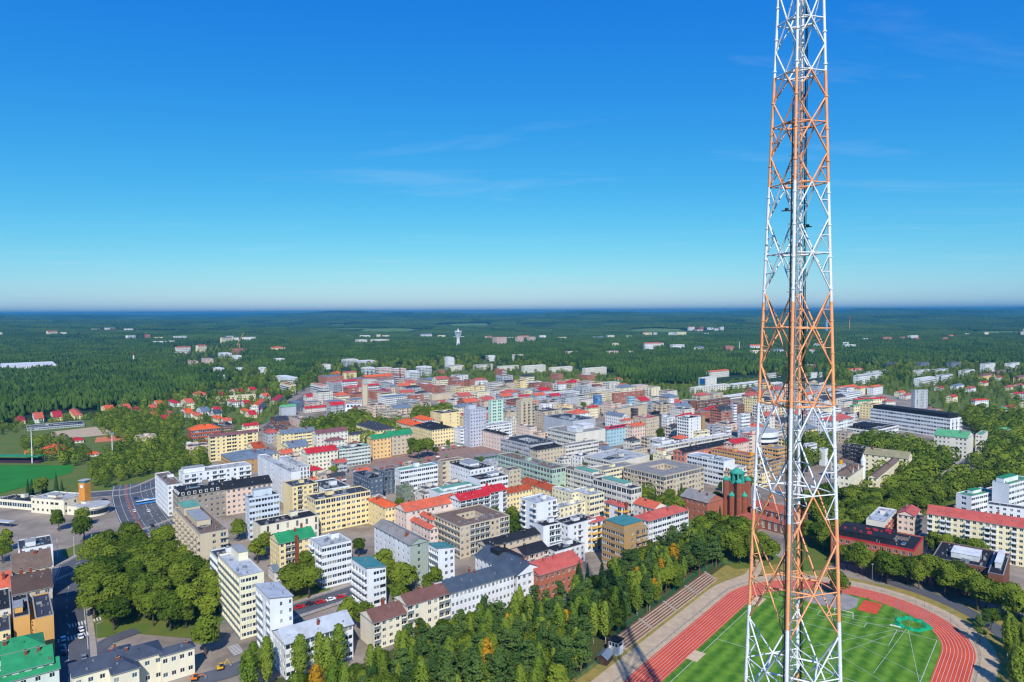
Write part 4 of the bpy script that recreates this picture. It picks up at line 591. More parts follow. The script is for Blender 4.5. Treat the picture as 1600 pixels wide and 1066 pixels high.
PLANTING = [
 ('park','L',8.2,[(-212.4, 337.3), (-222.1, 370.1), (-208.8, 388.0), (-173.5, 356.5), (-150.4, 340.7), (-128.6, 298.4), (-124.0, 284.2), (-128.7, 268.2), (-155.3, 276.9), (-167.4, 268.6), (-193.0, 302.6)]),
 ('hillwood','W',4.6,[(-81.9, 211.5), (-64.6, 222.1), (-53.3, 229.0), (-46.6, 239.9), (-38.7, 248.4), (-25.6, 261.7), (2.0, 279.1), (21.3, 286.8), (37.1, 304.5), (49.2, 327.0), (68.4, 345.5), (102.0, 372.2), (112.4, 358.0), (100.3, 323.1), (75.0, 302.6), (53.8, 282.1), (40.6, 266.2), (34.7, 254.9), (23.3, 237.4), (14.5, 219.5)]),
 ('churchyard','L',8,[(99.7, 370.2), (116.5, 397.7), (128.8, 389.3), (134.3, 354.8), (137.1, 336.6), (113.0, 341.3), (106.1, 350.5)]),
 ('churchyard','L',9,[(121.7, 429.9), (134.1, 444.0), (137.9, 429.6), (125.8, 403.6), (116.1, 410.0)]),
 ('churchyard','L',9,[(76.2, 437.8), (107.7, 476.3), (117.0, 459.7), (113.6, 430.0), (97.7, 414.2)]),
 ('stadium_row','L',6.4,[(177.2, 366.9), (187.4, 353.0), (197.0, 334.9), (205.7, 318.5), (213.6, 303.6), (221.6, 287.5), (207.4, 268.7), (202.7, 284.0), (193.7, 299.7), (179.9, 315.8), (169.0, 327.0), (162.2, 335.4)]),
 ('lindenpark','L',7.8,[(180.0, 374.2), (225.3, 465.7), (279.5, 519.3), (324.9, 550.7), (355.1, 578.9), (351.9, 532.3), (337.6, 489.2), (307.2, 464.0), (283.8, 441.2), (259.9, 419.2), (250.8, 427.5), (226.0, 408.1), (193.0, 374.0)]),
 ('lindenpark','L',7.5,[(286.8, 596.2), (342.2, 660.0), (363.6, 659.4), (375.4, 621.9), (375.6, 568.4), (346.1, 539.0), (325.0, 555.3), (334.0, 595.0), (313.1, 614.9)]),
 ('lindenpark','L',9,[(384.1, 573.1), (440.0, 626.1), (477.7, 625.1), (374.1, 479.6), (337.5, 463.4), (346.1, 498.3)]),
 ('lindenpark','L',9,[(519.0, 792.9), (596.8, 868.4), (573.8, 791.0), (620.9, 813.8), (506.9, 655.3), (454.5, 625.7), (458.3, 656.7)]),
 ('lindenpark','L',9,[(252.8, 631.1), (289.8, 661.4), (311.4, 660.8), (271.6, 575.9), (235.1, 541.5)]),
 ('verge','B',5.5,[(187.1, 254.3), (218.1, 272.5), (180.8, 219.8), (165.1, 220.0)]),
 ('avenue','L',8.5,[(-349.5, 554.9), (-379.9, 647.9), (-350.0, 679.3), (-290.1, 645.5), (-259.9, 583.8), (-272.1, 531.5), (-264.0, 483.8), (-278.2, 480.7), (-301.9, 493.4)]),
 ('avenue','L',9,[(-511.5, 827.7), (-514.9, 880.7), (-466.6, 907.9), (-396.5, 823.8), (-351.3, 714.9), (-353.2, 679.4), (-409.1, 698.3)]),
 ('avenue','L',10,[(-497.2, 683.4), (-444.7, 682.0), (-377.7, 604.8), (-368.0, 571.6), (-435.9, 606.3)]),
 ('tower_park','L',9,[(-231.6, 742.4), (-221.4, 794.1), (-191.0, 842.1), (-143.2, 756.2), (-114.5, 755.3), (-102.1, 672.4), (-121.6, 641.0), (-149.5, 657.4), (-189.8, 668.2)]),
 ('tower_park','L',10,[(-127.1, 839.9), (-84.7, 893.7), (-67.9, 812.7), (-66.6, 737.4), (-105.0, 738.5)]),
 ('churchyard','L',7.5,[(161.5, 369.2), (188.6, 435.7), (222.4, 470.7), (173.2, 357.1), (160.2, 345.1)]),
 ('court','L',8,[(-108.8, 308.5), (-102.3, 323.5), (-93.6, 325.7), (-85.8, 310.4), (-89.1, 299.2), (-101.5, 298.0)]),
 ('court','L',8,[(-68.4, 331.1), (-60.2, 348.3), (-51.3, 343.7), (-49.8, 322.8), (-49.4, 297.4), (-59.3, 307.9)]),
 ('court','L',7,[(-44.7, 312.8), (-34.4, 322.6), (-27.2, 317.0), (-32.9, 307.5), (-42.6, 304.1)]),
 ('court','L',8,[(214.5, 350.7), (237.2, 368.0), (246.5, 355.9), (241.6, 339.4), (222.8, 335.4)]),
 ('court','L',9,[(-125.0, 262.8), (-118.4, 268.0), (-110.2, 257.5), (-110.1, 243.2), (-118.1, 247.9)]),
 ('court','L',9,[(-115.7, 270.8), (-109.7, 282.2), (-100.4, 267.8), (-102.5, 259.9)]),
 ('villa','B',6,[(-99.6, 231.9), (-93.7, 243.0), (-85.2, 238.5), (-82.4, 224.2), (-95.3, 224.3)]),
]
SINGLE_TREES = [
 ('L',-272.4,404.4,13),
 ('L',-263.1,411.6,12),
 ('L',-244.7,383.5,15),
 ('S',-343.7,479.2,14),
 ('S',-345.8,486.0,12),
 ('S',-338.8,489.3,13),
 ('S',-332.7,492.7,15),
 ('S',-325.0,487.3,11),
 ('L',-337.6,484.1,13),
 ('L',-82.6,598.8,17),
 ('L',-76.6,609.3,17),
 ('L',-92.3,626.5,14),
 ('L',-133.2,350.2,13),
 ('L',-132.9,361.4,12),
 ('L',-1.4,397.6,15),
 ('L',-12.3,412.3,11),
 ('L',0.5,382.9,14),
 ('L',-67.5,274.4,13),
 ('S',-51.2,274.2,16),
 ('L',-60.3,271.5,13),
 ('L',-48.9,289.0,14),
 ('L',-137.5,448.6,11),
 ('L',-176.6,442.0,9),
 ('L',-156.2,385.4,12),
 ('L',-190.8,360.4,11),
 ('L',-184.8,364.1,11),
 ('L',-167.3,340.2,12),
 ('L',-278.1,369.5,13),
 ('L',-267.2,352.2,12),
 ('L',75.7,459.8,10),
 ('L',66.9,444.8,10),
 ('S',30.6,311.5,15),
 ('S',34.4,311.5,14),
 ('S',20.5,308.1,12),
 ('S',16.2,304.6,12),
 ('L',148.4,306.4,11),
 ('L',193.4,271.4,9),
 ('P',181.5,260.9,11),
 ('P',188.7,268.7,10),
 ('L',125.0,375.6,13),
 ('L',132.2,377.6,13),
 ('L',-87.1,349.6,11),
 ('L',-82.5,358.8,10),
 ('B',-41.3,265.9,17),
 ('B',-38.6,274.1,18),
 ('B',-34.6,278.0,17),
 ('B',-11.8,291.7,15),
 ('B',-7.9,294.9,16),
 ('B',-15.7,287.4,16),
 ('B',-68.8,236.9,17),
 ('B',-63.0,241.1,18),
 ('B',-65.1,233.5,17),
 ('B',-75.1,235.3,17),
 ('L',-50.8,664.9,8),
 ('L',-41.7,671.1,7),
 ('L',-70.2,614.6,8),
 ('L',-61.9,649.4,8),
 ('L',-6.7,647.9,8),
 ('L',-92.3,607.0,8),
 ('L',23.1,554.9,9),
 ('L',27.9,548.1,9),
 ('L',32.6,539.3,9),
 ('L',205.7,642.3,10),
 ('L',216.8,657.6,10),
 ('L',217.7,642.0,11),
 ('L',191.9,636.6,9),
 ('L',199.7,642.4,9),
 ('L',232.4,666.9,11),
 ('L',241.0,673.2,10),
 ('L',147.5,675.9,14),
 ('L',144.5,682.7,12),
 ('L',94.6,901.0,10),
 ('L',104.2,888.9,10),
]
WOODS = [
 [(-951.9, 776.0), (-564.4, 808.2), (-539.7, 841.3), (-543.3, 937.0), (-529.5, 1003.4), (-516.6, 1097.0), (-518.5, 1210.4), (-566.2, 1406.3), (-739.3, 1572.8), (-913.3, 1619.5), (-1008.9, 1522.3), (-1102.5, 1465.7), (-1662.2, 1359.6)],
 [(-1927.1, 1577.3), (-1198.5, 1584.0), (-1088.1, 1630.7), (-946.5, 1678.6), (-791.9, 1668.4), (-1276.6, 2528.3), (-1643.2, 2919.2), (-3862.6, 3167.6)],
 [(-671.2, 1720.8), (-510.2, 1446.4), (-423.2, 1248.8), (-405.7, 1306.1), (-498.0, 1708.9), (-392.3, 1604.3), (-369.5, 1786.8), (-238.6, 1691.1), (-193.4, 1869.4), (-72.1, 1911.5), (-0.3, 1760.2), (156.0, 1664.1), (201.9, 1434.5), (215.1, 1238.7), (291.0, 1191.6), (372.9, 1301.5), (495.5, 1388.0), (994.5, 2789.4), (301.0, 3208.9), (-1282.7, 3419.3)],
 [(495.5, 1388.0), (600.3, 1540.1), (744.4, 1585.2), (869.3, 1595.8), (1053.7, 1602.5), (1170.0, 1556.7), (1787.7, 1463.3), (3553.2, 2913.5), (2217.2, 2954.3), (1058.4, 2968.9)],
]
GARDENS = [
 [(-692.5, 666.2), (-538.8, 731.4), (-500.2, 815.5), (-460.6, 921.6), (-533.5, 1133.1), (-478.3, 1374.0), (-586.7, 1951.7), (-775.8, 1966.4), (-555.4, 1255.4), (-519.9, 1003.1), (-531.6, 867.1), (-766.5, 738.1)],
 [(-508.1, 815.8), (-500.8, 1063.0), (-388.3, 1144.9), (-298.0, 915.5), (-290.2, 808.6), (-306.0, 688.6), (-329.1, 656.5), (-411.7, 691.5)],
 [(508.4, 1103.5), (806.1, 1619.5), (1170.0, 1556.7), (1575.7, 1397.1), (712.2, 628.8), (502.5, 665.9), (515.8, 782.1), (602.1, 1015.9)],
 [(-355.2, 1018.2), (-360.4, 1367.4), (-586.7, 1951.7), (-491.5, 1374.7)],
 [(-0.4, 1227.5), (232.4, 1237.8), (352.4, 1209.7), (484.0, 1320.8), (390.6, 1065.3), (261.3, 992.8), (191.2, 1018.0), (134.5, 1102.7), (42.6, 1143.7)],
 [(-206.7, 912.2), (-86.0, 907.7), (-66.6, 825.3), (-147.8, 781.2)],
 [(-128.1, 1233.9), (-51.2, 1350.4), (-0.4, 1227.5), (68.7, 1224.0), (62.0, 1106.0), (-105.2, 1113.6)],
 [(-208.9, 1386.2), (-144.7, 1535.6), (-0.3, 1674.8), (208.8, 1390.4), (235.5, 1194.3), (69.9, 1246.2), (-120.7, 1279.1)],
]
LAWNS = [
 ('lawn',[(-212.7, 330.0), (-236.0, 381.3), (-213.8, 401.1), (-176.4, 370.0), (-152.3, 350.5), (-125.0, 296.3), (-120.5, 266.8), (-154.3, 272.6), (-171.9, 267.4)]),
 ('lawn',[(172.7, 364.7), (238.5, 499.1), (301.3, 560.0), (390.7, 637.3), (384.7, 582.2), (347.5, 496.8), (279.1, 433.8), (246.9, 420.7), (189.0, 369.4)]),
 ('lawn',[(82.4, 437.3), (140.9, 466.5), (135.3, 397.7), (141.0, 346.3), (112.0, 337.9), (100.2, 365.8)]),
 ('lawn',[(-247.9, 369.0), (-244.4, 389.0), (-237.4, 383.4), (-238.0, 359.2)]),
 ('lawn',[(-259.1, 458.4), (-256.8, 459.9), (-229.8, 422.5), (-223.4, 406.0), (-229.2, 411.0)]),
 ('lawn',[(-351.7, 487.8), (-340.6, 520.8), (-312.4, 506.8), (-293.0, 506.4), (-292.5, 481.5), (-334.0, 475.7)]),
 ('lawn',[(-414.2, 658.8), (-352.2, 689.8), (-291.5, 655.5), (-260.6, 585.3), (-261.1, 482.6), (-284.6, 491.7), (-343.6, 541.2)]),
 ('lawn',[(-108.6, 306.2), (-95.6, 332.5), (-84.1, 313.0), (-85.3, 295.8), (-98.4, 292.7)]),
 ('lawn',[(-70.2, 332.1), (-55.1, 358.4), (-48.0, 331.8), (-48.5, 295.4)]),
 ('lawn',[(-232.3, 722.4), (-200.1, 882.8), (-86.0, 907.7), (-64.7, 801.2), (-103.7, 682.9), (-148.3, 651.7), (-191.7, 652.9)]),
 ('lawn',[(414.4, 636.7), (678.9, 879.2), (375.9, 461.9), (321.8, 447.5), (354.7, 536.4)]),
 ('lawn',[(206.4, 345.3), (251.3, 384.4), (261.9, 363.3), (239.6, 331.9), (223.5, 336.4)]),
 ('lawn',[(134.3, 333.4), (185.2, 435.5), (231.5, 490.1), (173.3, 355.0), (156.7, 337.3)]),
]
ROADS = [
 ('street',14,[(-146.3, 218.9), (-171.1, 257.1), (-206.6, 311.0), (-227.5, 349.8)]),
 ('street',15,[(-234.0, 322.4), (-227.5, 349.8), (-223.9, 385.4), (-211.6, 413.2), (-206.5, 434.1)]),
 ('boulevard',30,[(-195.1, 380.6), (-218.3, 409.6), (-245.9, 447.6), (-272.3, 488.0), (-288.7, 517.7)]),
 ('street',16,[(-390.0, 467.1), (-336.4, 479.0), (-300.2, 486.8), (-278.2, 498.7), (-274.2, 537.6)]),
 ('parking_street',13,[(-100.8, 288.4), (-87.0, 301.8), (-69.1, 319.5)]),
 ('stadium_road',7,[(178.7, 324.7), (188.2, 309.5), (194.7, 292.4), (196.5, 277.1), (195.7, 263.3), (198.4, 241.6)]),
 ('lane',7,[(-160.3, 245.2), (-161.3, 264.6), (-154.5, 275.4)]),
 ('lane',9,[(-113.6, 235.7), (-101.4, 244.6), (-90.6, 261.3), (-90.0, 271.9)]),
 ('avenue',22,[(-273.6, 772.0), (-292.7, 886.1), (-315.5, 1039.4), (-334.0, 1266.9), (-421.6, 1519.3)]),
 ('street',11,[(297.2, 480.0), (346.9, 532.3), (402.4, 592.1), (438.0, 636.1)]),
 ('street',9,[(261.9, 363.3), (273.5, 395.4), (276.8, 417.6)]),
]
PAVEMENT = [(-527.5, 463.4), (-354.1, 466.4), (-343.2, 475.8), (-282.6, 488.2), (-354.3, 657.2), (-306.0, 688.6), (-308.2, 859.3), (-375.5, 1246.4), (-232.1, 1541.1), (76.9, 1370.1), (131.3, 1076.8), (255.8, 971.8), (412.6, 1155.2), (596.6, 1197.4), (580.7, 979.7), (516.0, 805.6), (527.1, 665.2), (189.0, 219.5), (-279.9, 223.8)]
SQUARE = [(-116.1, 521.9), (-146.5, 605.7), (-97.9, 644.3), (-7.0, 680.2), (20.6, 641.1), (-14.4, 586.9), (-59.7, 568.4)]
CARS = [
 (-162.1,252.2,'B','grey'),
 (-173.9,269.0,'B','white'),
 (-177.5,275.1,'B','white'),
 (-172.2,256.1,'B','black'),
 (-175.0,260.2,'B','blue'),
 (-179.5,266.9,'B','white'),
 (-229.2,357.1,'A','blue'),
 (-284.1,469.8,'A','black'),
 (-283.3,460.4,'A','black'),
 (-220.4,412.1,'B','black'),
 (-227.9,426.4,'B','grey'),
 (-219.0,400.0,'A','blue'),
 (-238.0,396.8,'A','white'),
 (-350.8,467.9,'A','white'),
 (-329.5,469.1,'A','black'),
 (-94.1,295.3,'A','red'),
 (-90.3,298.5,'A','plum'),
 (-86.3,300.4,'A','red'),
 (-82.4,303.1,'A','white'),
 (-78.5,305.8,'A','red'),
 (-74.8,297.0,'A','black'),
 (362.4,556.2,'A','red'),
 (362.6,551.6,'A','black'),
 (-172.3,364.9,'A','red'),
 (-176.5,362.1,'A','white'),
 (-148.6,236.9,'A','grey'),
 (-122.8,237.0,'A','red'),
 (-239.3,443.2,'B','white'),
 (-237.2,434.7,'B','grey'),
 (196.9,258.2,'A','black'),
 (355.1,568.2,'A','white'),
 (-248.6,443.3,'B','white'),
 (-236.9,426.5,'B','grey'),
 (-264.8,474.3,'B','blue'),
 (-202.6,394.0,'A','black'),
]
WOOD_FLOOR = [(-86.0, 211.4), (-85.0, 237.9), (-57.3, 246.4), (-45.4, 259.8), (-27.0, 275.6), (2.2, 294.7), (22.1, 297.8), (38.9, 318.8), (67.2, 356.5), (105.9, 386.7), (120.8, 375.7), (106.4, 325.7), (75.1, 303.2), (53.9, 282.9), (41.6, 267.7), (35.6, 255.9), (24.6, 239.0), (15.5, 210.5)]
OUTER_LAWN = [(-467.0, 447.3), (-356.5, 469.6), (-283.6, 489.9), (-284.7, 640.2), (-296.3, 848.4), (-447.2, 1250.0), (-533.5, 1133.1), (-531.6, 867.1), (-727.6, 700.4)]
GRAVEL_LOT = [(-475.0, 693.3), (-510.0, 750.2), (-480.4, 782.9), (-446.7, 760.5), (-437.0, 728.4), (-463.3, 710.6)]
CLAY = [[(-422.1, 685.0), (-438.2, 713.5), (-420.4, 735.6), (-403.3, 712.5), (-407.2, 694.8)], [(-394.5, 684.2), (-403.2, 701.7), (-390.5, 690.9), (-382.2, 677.2)]]
SPORT = [(-474.5, 582.9), (-431.4, 584.4), (-377.6, 583.1), (-362.9, 556.9), (-365.6, 521.3), (-373.1, 491.7), (-391.4, 468.7)]
INFILL = {
 'court': [(-222.8, 653.7), (-155.6, 684.3), (39.9, 714.4), (253.4, 708.1), (301.6, 639.7), (243.9, 549.9), (144.2, 436.2), (110.1, 467.1), (42.3, 452.7), (-0.6, 438.8), (-100.9, 440.7), (-170.7, 472.5)],
 'outer': [(-285.0, 915.1), (-215.3, 1429.3), (74.0, 1317.7), (245.4, 932.2), (410.0, 1090.2), (549.0, 1101.6), (516.7, 885.3), (501.3, 782.6), (301.6, 639.7), (229.7, 641.6), (37.9, 678.9), (-64.9, 681.8), (-155.6, 684.3)],
 'school': [(-391.9, 691.0), (-306.0, 688.6), (-300.0, 859.0), (-155.6, 684.3), (-197.8, 596.4), (-245.0, 549.8)],
}
# ------------------------------------------------------------ terrain
def smooth(a, b, x):
    t = np.clip((x - a) / (b - a), 0, 1); return t * t * (3 - 2 * t)
_ph = rng.uniform(0, 6.28, (14, 2)); _dr = rng.uniform(0, 3.14, 14)
def tz(x, y):
    """Ground height: level town, a wooded knoll under the mast, rolling forest ridges far off."""
    x = np.asarray(x, float); y = np.asarray(y, float); r = np.hypot(x, y)
    z = np.zeros_like(r)
    for i in range(14):
        L = (1500, 1900, 2500, 3400, 4600, 6000, 1100)[i % 7]
        z += np.sin((x * math.cos(_dr[i]) + y * math.sin(_dr[i])) * 6.283 / L + _ph[i, 0]) * (L / 7000) ** .55
    z = z / 4.2
    amp = smooth(2300, 5200, r) * 34 + smooth(6000, 14000, r) * 26
    base = smooth(2400, 9000, r) * 30 + smooth(9000, 24000, r) * 34
    k = 26 * np.exp(-(((x - 40) / 70) ** 2 + ((y - 95) / 62) ** 2))
    k = k * smooth(235, 170, y - .0 * x)
    return base + amp * z + np.where(r < 400, k, 0)
GROUND = mat('forest_ground', (44, 70, 26), rough=.95, var=.3, scale=.0016, detail=9, c2=(24, 44, 22))
_rad = [0, 30, 60, 90, 120, 150, 180, 215, 250, 300, 400, 600, 900, 1300, 1700, 2100] + list(np.geomspace(2400, 34000, 120))
_na = 360
vs = [(0.0, 0.0, float(tz(0, 0)) - .3)]; fs = []
for r in _rad[1:]:
    a = np.linspace(0, 2 * math.pi, _na, endpoint=False); X = r * np.sin(a); Y = r * np.cos(a); Z = tz(X, Y) - .3
    vs += list(zip(X.tolist(), Y.tolist(), Z.tolist()))
for j in range(_na): fs.append((0, 1 + (j + 1) % _na, 1 + j))
for i in range(len(_rad) - 2):
    o0, o1 = 1 + i * _na, 1 + (i + 1) * _na
    for j in range(_na):
        j2 = (j + 1) % _na; fs.append((o0 + j, o0 + j2, o1 + j2, o1 + j))
me = bpy.data.meshes.new('ground'); me.from_pydata(vs, [], fs); me.materials.append(GROUND)
me.polygons.foreach_set('use_smooth', [True] * len(me.polygons)); me.update()
ground = link(bpy.data.objects.new('ground', me)); tag(ground, 'rolling forested ground reaching to the horizon', 'ground', kind='structure')
_pv = [p for p in PAVEMENT]
sheet('pavement', PAVEMENT, -.12, PAVE, label='grey city pavement and yards between the buildings', cat='pavement')
sheet('market_square', SQUARE, .06, mat('square_paving', (150, 122, 108), var=.16, scale=.2, detail=6), label='reddish paved market square among the blocks', cat='square')
sheet('wood_floor', WOOD_FLOOR, -.02, mat('wood_floor', (58, 74, 34), var=.25, scale=.2, c2=(86, 80, 48)), label='shaded floor of the mixed wood beside the track', cat='wood floor')
sheet('lawn', OUTER_LAWN, -.09, LAWN, label='grassy outskirts by the football field', cat='lawn')
sheet('gravel_lot', GRAVEL_LOT, .04, GRAVEL, label='pale gravel lot beside the low sports stand', cat='lot')
for k_, q_ in enumerate(CLAY): sheet('clay_court', q_, .05 + .01 * k_, mat('clay', (208, 122, 80), var=.1), label='orange clay court between the trees', cat='court')
for i, (n, p) in enumerate(LAWNS): sheet('lawn', p, .03 + .004 * i, LAWN, label='patch of green park lawn in the town', cat='lawn')
for i, p in enumerate(GARDENS): sheet('lawn', p, -.05 + .004 * i, LAWN, label='grassy garden ground among small houses', cat='lawn')
_fields = []
FIELD = mat('field_grass', (110, 132, 52), var=.15, scale=.01, c2=(84, 112, 44))
for i in range(26):
    a = R(random.uniform(-38, 38)); r = random.uniform(3800, 12000); x, y = r * math.sin(a), r * math.cos(a)
    w, d = random.uniform(80, 260), random.uniform(120, 380); _fields.append((x, y, max(w, d)))
    pts = [(x + w * math.cos(t) * random.uniform(.7, 1.1), y + d * math.sin(t) * random.uniform(.7, 1.1)) for t in np.linspace(0, 6.28, 9)[:-1]]
    bm = bmesh.new(); f = bm.faces.new([bm.verts.new((px, py, float(tz(px, py)) + 6)) for px, py in pts])
    bmesh.ops.triangulate(bm, faces=bm.faces[:]); m_ = bpy.data.meshes.new('field'); bm.to_mesh(m_); bm.free(); m_.materials.append(FIELD)
    tag(link(bpy.data.objects.new('field', m_)), 'small pale green field far off in the forest', 'field', kind='structure')
# ------------------------------------------------------------ roads
def offset_line(pts, d):
    out = []
    for i, p in enumerate(pts):
        a = Vector(pts[max(i - 1, 0)]); b = Vector(pts[min(i + 1, len(pts) - 1)]); t = (b - a).normalized(); n = Vector((-t.y, t.x))
        out.append(Vector(p) + n * d)
    return out
def densify(pts, step=4.0):
    P = [Vector(p) for p in pts]; out = []
    for i in range(len(P) - 1):
        p0 = P[max(i - 1, 0)]; p1 = P[i]; p2 = P[i + 1]; p3 = P[min(i + 2, len(P) - 1)]
        n = max(2, int((p2 - p1).length / step))
        for k in range(n):
            t = k / n
            out.append(.5 * ((2 * p1) + (p2 - p0) * t + (2 * p0 - 5 * p1 + 4 * p2 - p3) * t * t + (3 * p1 - p0 - 3 * p2 + p3) * t ** 3))
    out.append(P[-1]); return out
def strip(mb, line, d0, d1, z, m):
    a = offset_line(line, d0); b = offset_line(line, d1)
    for i in range(len(line) - 1): mb.poly([(*b[i], z), (*b[i + 1], z), (*a[i + 1], z), (*a[i], z)][::-1], m)
def dashes(mb, line, d, w, z, m, on=3.0, off=6.0):
    acc = 0; o = offset_line(line, d)
    for i in range(len(o) - 1):
        if (acc % (on + off)) < on:
            t = (o[i + 1] - o[i]).normalized(); n = Vector((-t.y, t.x)) * w / 2
            mb.poly([(*(o[i] - n), z), (*(o[i + 1] - n), z), (*(o[i + 1] + n), z), (*(o[i] + n), z)], m)
        acc += (o[i + 1] - o[i]).length
for ri, (n, w, p) in enumerate(ROADS):
    line = densify(p, 3.0); z = .10 + .006 * ri
    mb = MB(); strip(mb, line, -w / 2, w / 2, z, ASPH); o = mb.build('road'); tag(o, 'grey asphalt %s with painted lanes' % n.replace('_', ' '), 'road', kind='structure')
    mb = MB()
    if w >= 20:
        for k in (-3, -2, -1, 1, 2, 3):
            if abs(k) == 2 or n == 'avenue': dashes(mb, line, k * 3.4, .16, z + .02, PAINT, 4.0, 5.0)
            else: strip(mb, line, k * 3.4 - .08, k * 3.4 + .08, z + .02, PAINT)
        strip(mb, line, 5.0, 6.4, z + .015, mat('cycle_lane_red', (150, 96, 84), var=.12))
        strip(mb, line, -w / 2 + .5, -w / 2 + .8, z + .02, PAINT); strip(mb, line, w / 2 - .8, w / 2 - .5, z + .02, PAINT)
    elif w >= 10:
        dashes(mb, line, 0, .2, z + .02, PAINT); strip(mb, line, -w / 2 + .5, -w / 2 + .7, z + .02, PAINT); strip(mb, line, w / 2 - .7, w / 2 - .5, z + .02, PAINT)
    if mb.f:
        lm = mb.build('lane_marking', o); tag(lm, kind='stuff')
    kb = MB()
    for sgn in (-1, 1):
        a = offset_line(line, sgn * w / 2); b = offset_line(line, sgn * (w / 2 + 2.2))
        for i in range(len(line) - 1):
            q = [(*a[i], z + .13), (*a[i + 1], z + .13), (*b[i + 1], z + .13), (*b[i], z + .13)]
            kb.poly(q if sgn < 0 else q[::-1], CONC); kb.poly([(*a[i], z - .1), (*a[i + 1], z - .1), (*a[i + 1], z + .13), (*a[i], z + .13)], CONC)
    if w >= 10 and n not in ('avenue', 'boulevard'): k = kb.build('kerb', o)
# zebra crossings
def zebra(x, y, ang, length, width):
    mb = MB(); c, s_ = math.cos(ang), math.sin(ang)
    n = int(length / 1.1)
    for i in range(n):
        u = -length / 2 + i * 1.1
        q = [(u, -width / 2), (u + .55, -width / 2), (u + .55, width / 2), (u, width / 2)]
        mb.poly([(x + a * c - b * s_, y + a * s_ + b * c, .22) for a, b in q], PAINT)
    o = mb.build('zebra_crossing'); tag(o, 'white striped zebra crossing on grey asphalt', 'crossing', 'zebra crossings on the streets', 'structure')
for (x, y, a, L, w) in [(-180, 283, R(37.5), 13, 4), (-176, 270, R(37.5), 13, 4), (-206, 404, R(37.5), 22, 4), (-243, 470, R(37.5), 20, 4), (-107, 258, R(-52), 9, 4), (-228, 379, R(120), 14, 4)]:
    zebra(x, y, a, L, w)

# ------------------------------------------------------------ stadium
SU, SV = Vector((.775, -.632)), Vector((.632, .775))
SC = Vector((106.9, 243.9)); SROT = math.atan2(SU.y, SU.x)
def S(u, v): p = SC + SU * u + SV * v; return (p.x, p.y)
def oval(r, n=40, half=42.2):
    pts = [(r * math.cos(t), half + r * math.sin(t)) for t in np.linspace(0, math.pi, n)]
    pts += [(r * math.cos(t), -half + r * math.sin(t)) for t in np.linspace(math.pi, 2 * math.pi, n)]
    return pts
def ring(name, r0, r1, z, m, parent=None, kind=None, n=40):
    a, b = oval(r0, n), oval(r1, n); mb = MB()
    for i in range(len(a)):
        j = (i + 1) % len(a); mb.poly([(*a[i], z), (*b[i], z), (*b[j], z), (*a[j], z)], m)
    return mb.build(name, parent)
TRACK = mat('track_red', (208, 86, 54), rough=.9, var=.12, scale=.12, detail=7, c2=(188, 70, 46))
stad = empty('stadium_ground', (SC.x, SC.y, 0), SROT)
tag(stad, 'running track stadium ground with mown football pitch beside the mast', 'stadium')
def turf_mat():
    m = bpy.data.materials.new('mown_turf'); m.use_nodes = True; nt = m.node_tree; b = nt.nodes['Principled BSDF']; b.inputs['Roughness'].default_value = .9
    b.inputs['Specular IOR Level'].default_value = .2
    t = nt.nodes.new('ShaderNodeTexCoord'); sp = nt.nodes.new('ShaderNodeSeparateXYZ'); nt.links.new(t.outputs['Object'], sp.inputs[0])
    ml = nt.nodes.new('ShaderNodeMath'); ml.operation = 'MULTIPLY'; ml.inputs[1].default_value = 6.283 / 5.6; nt.links.new(sp.outputs[0], ml.inputs[0])
    sn = nt.nodes.new('ShaderNodeMath'); sn.operation = 'SINE'; nt.links.new(ml.outputs[0], sn.inputs[0])
    n = nt.nodes.new('ShaderNodeTexNoise'); n.inputs['Scale'].default_value = .3; n.inputs['Detail'].default_value = 9; nt.links.new(t.outputs['Object'], n.inputs['Vector'])
    ad = nt.nodes.new('ShaderNodeMath'); ad.operation = 'MULTIPLY_ADD'; ad.inputs[1].default_value = .16; nt.links.new(sn.outputs[0], ad.inputs[0]); nt.links.new(n.outputs['Fac'], ad.inputs[2])
    r = nt.nodes.new('ShaderNodeValToRGB'); r.color_ramp.elements[0].position = .28; r.color_ramp.elements[1].position = .74
    r.color_ramp.elements[0].color = lin((62, 106, 22)); r.color_ramp.elements[1].color = lin((104, 142, 40))
    nt.links.new(ad.outputs[0], r.inputs[0]); nt.links.new(r.outputs[0], b.inputs['Base Color']); return m
def disc(name, pts, z, m, parent):
    mb = MB(); mb.poly([(x, y, z) for x, y in pts], m); return mb.build(name, parent)
disc('surround', [(-62, -105), (62, -105), (62, 100), (-62, 100)], .02, DRY, stad)
disc('gravel_apron', oval(54.5, 40), .05, GRAVEL, stad)
ring('track', 36.5, 47.4, .09, TRACK, stad)
disc('infield', oval(36.6), .08, turf_mat(), stad)
for k in range(9): ring('lane_line', 37.0 + 1.22 * k - .05, 37.0 + 1.22 * k + .05, .105, PAINT, stad)
def rect(name, x0, x1, y0, y1, z, m): return disc(name, [(x0, y0), (x1, y0), (x1, y1), (x0, y1)], z, m, stad)
def line(x0, y0, x1, y1, w=.16, z=.115, name='pitch_line', m=PAINT):
    a, b = Vector((x0, y0)), Vector((x1, y1)); t = (b - a).normalized(); n = Vector((-t.y, t.x)) * w / 2
    mb = MB(); mb.poly([(*(a - n), z), (*(b - n), z), (*(b + n), z), (*(a + n), z)], m); return mb.build(name, stad)
PW, PL = 34.0, 52.5
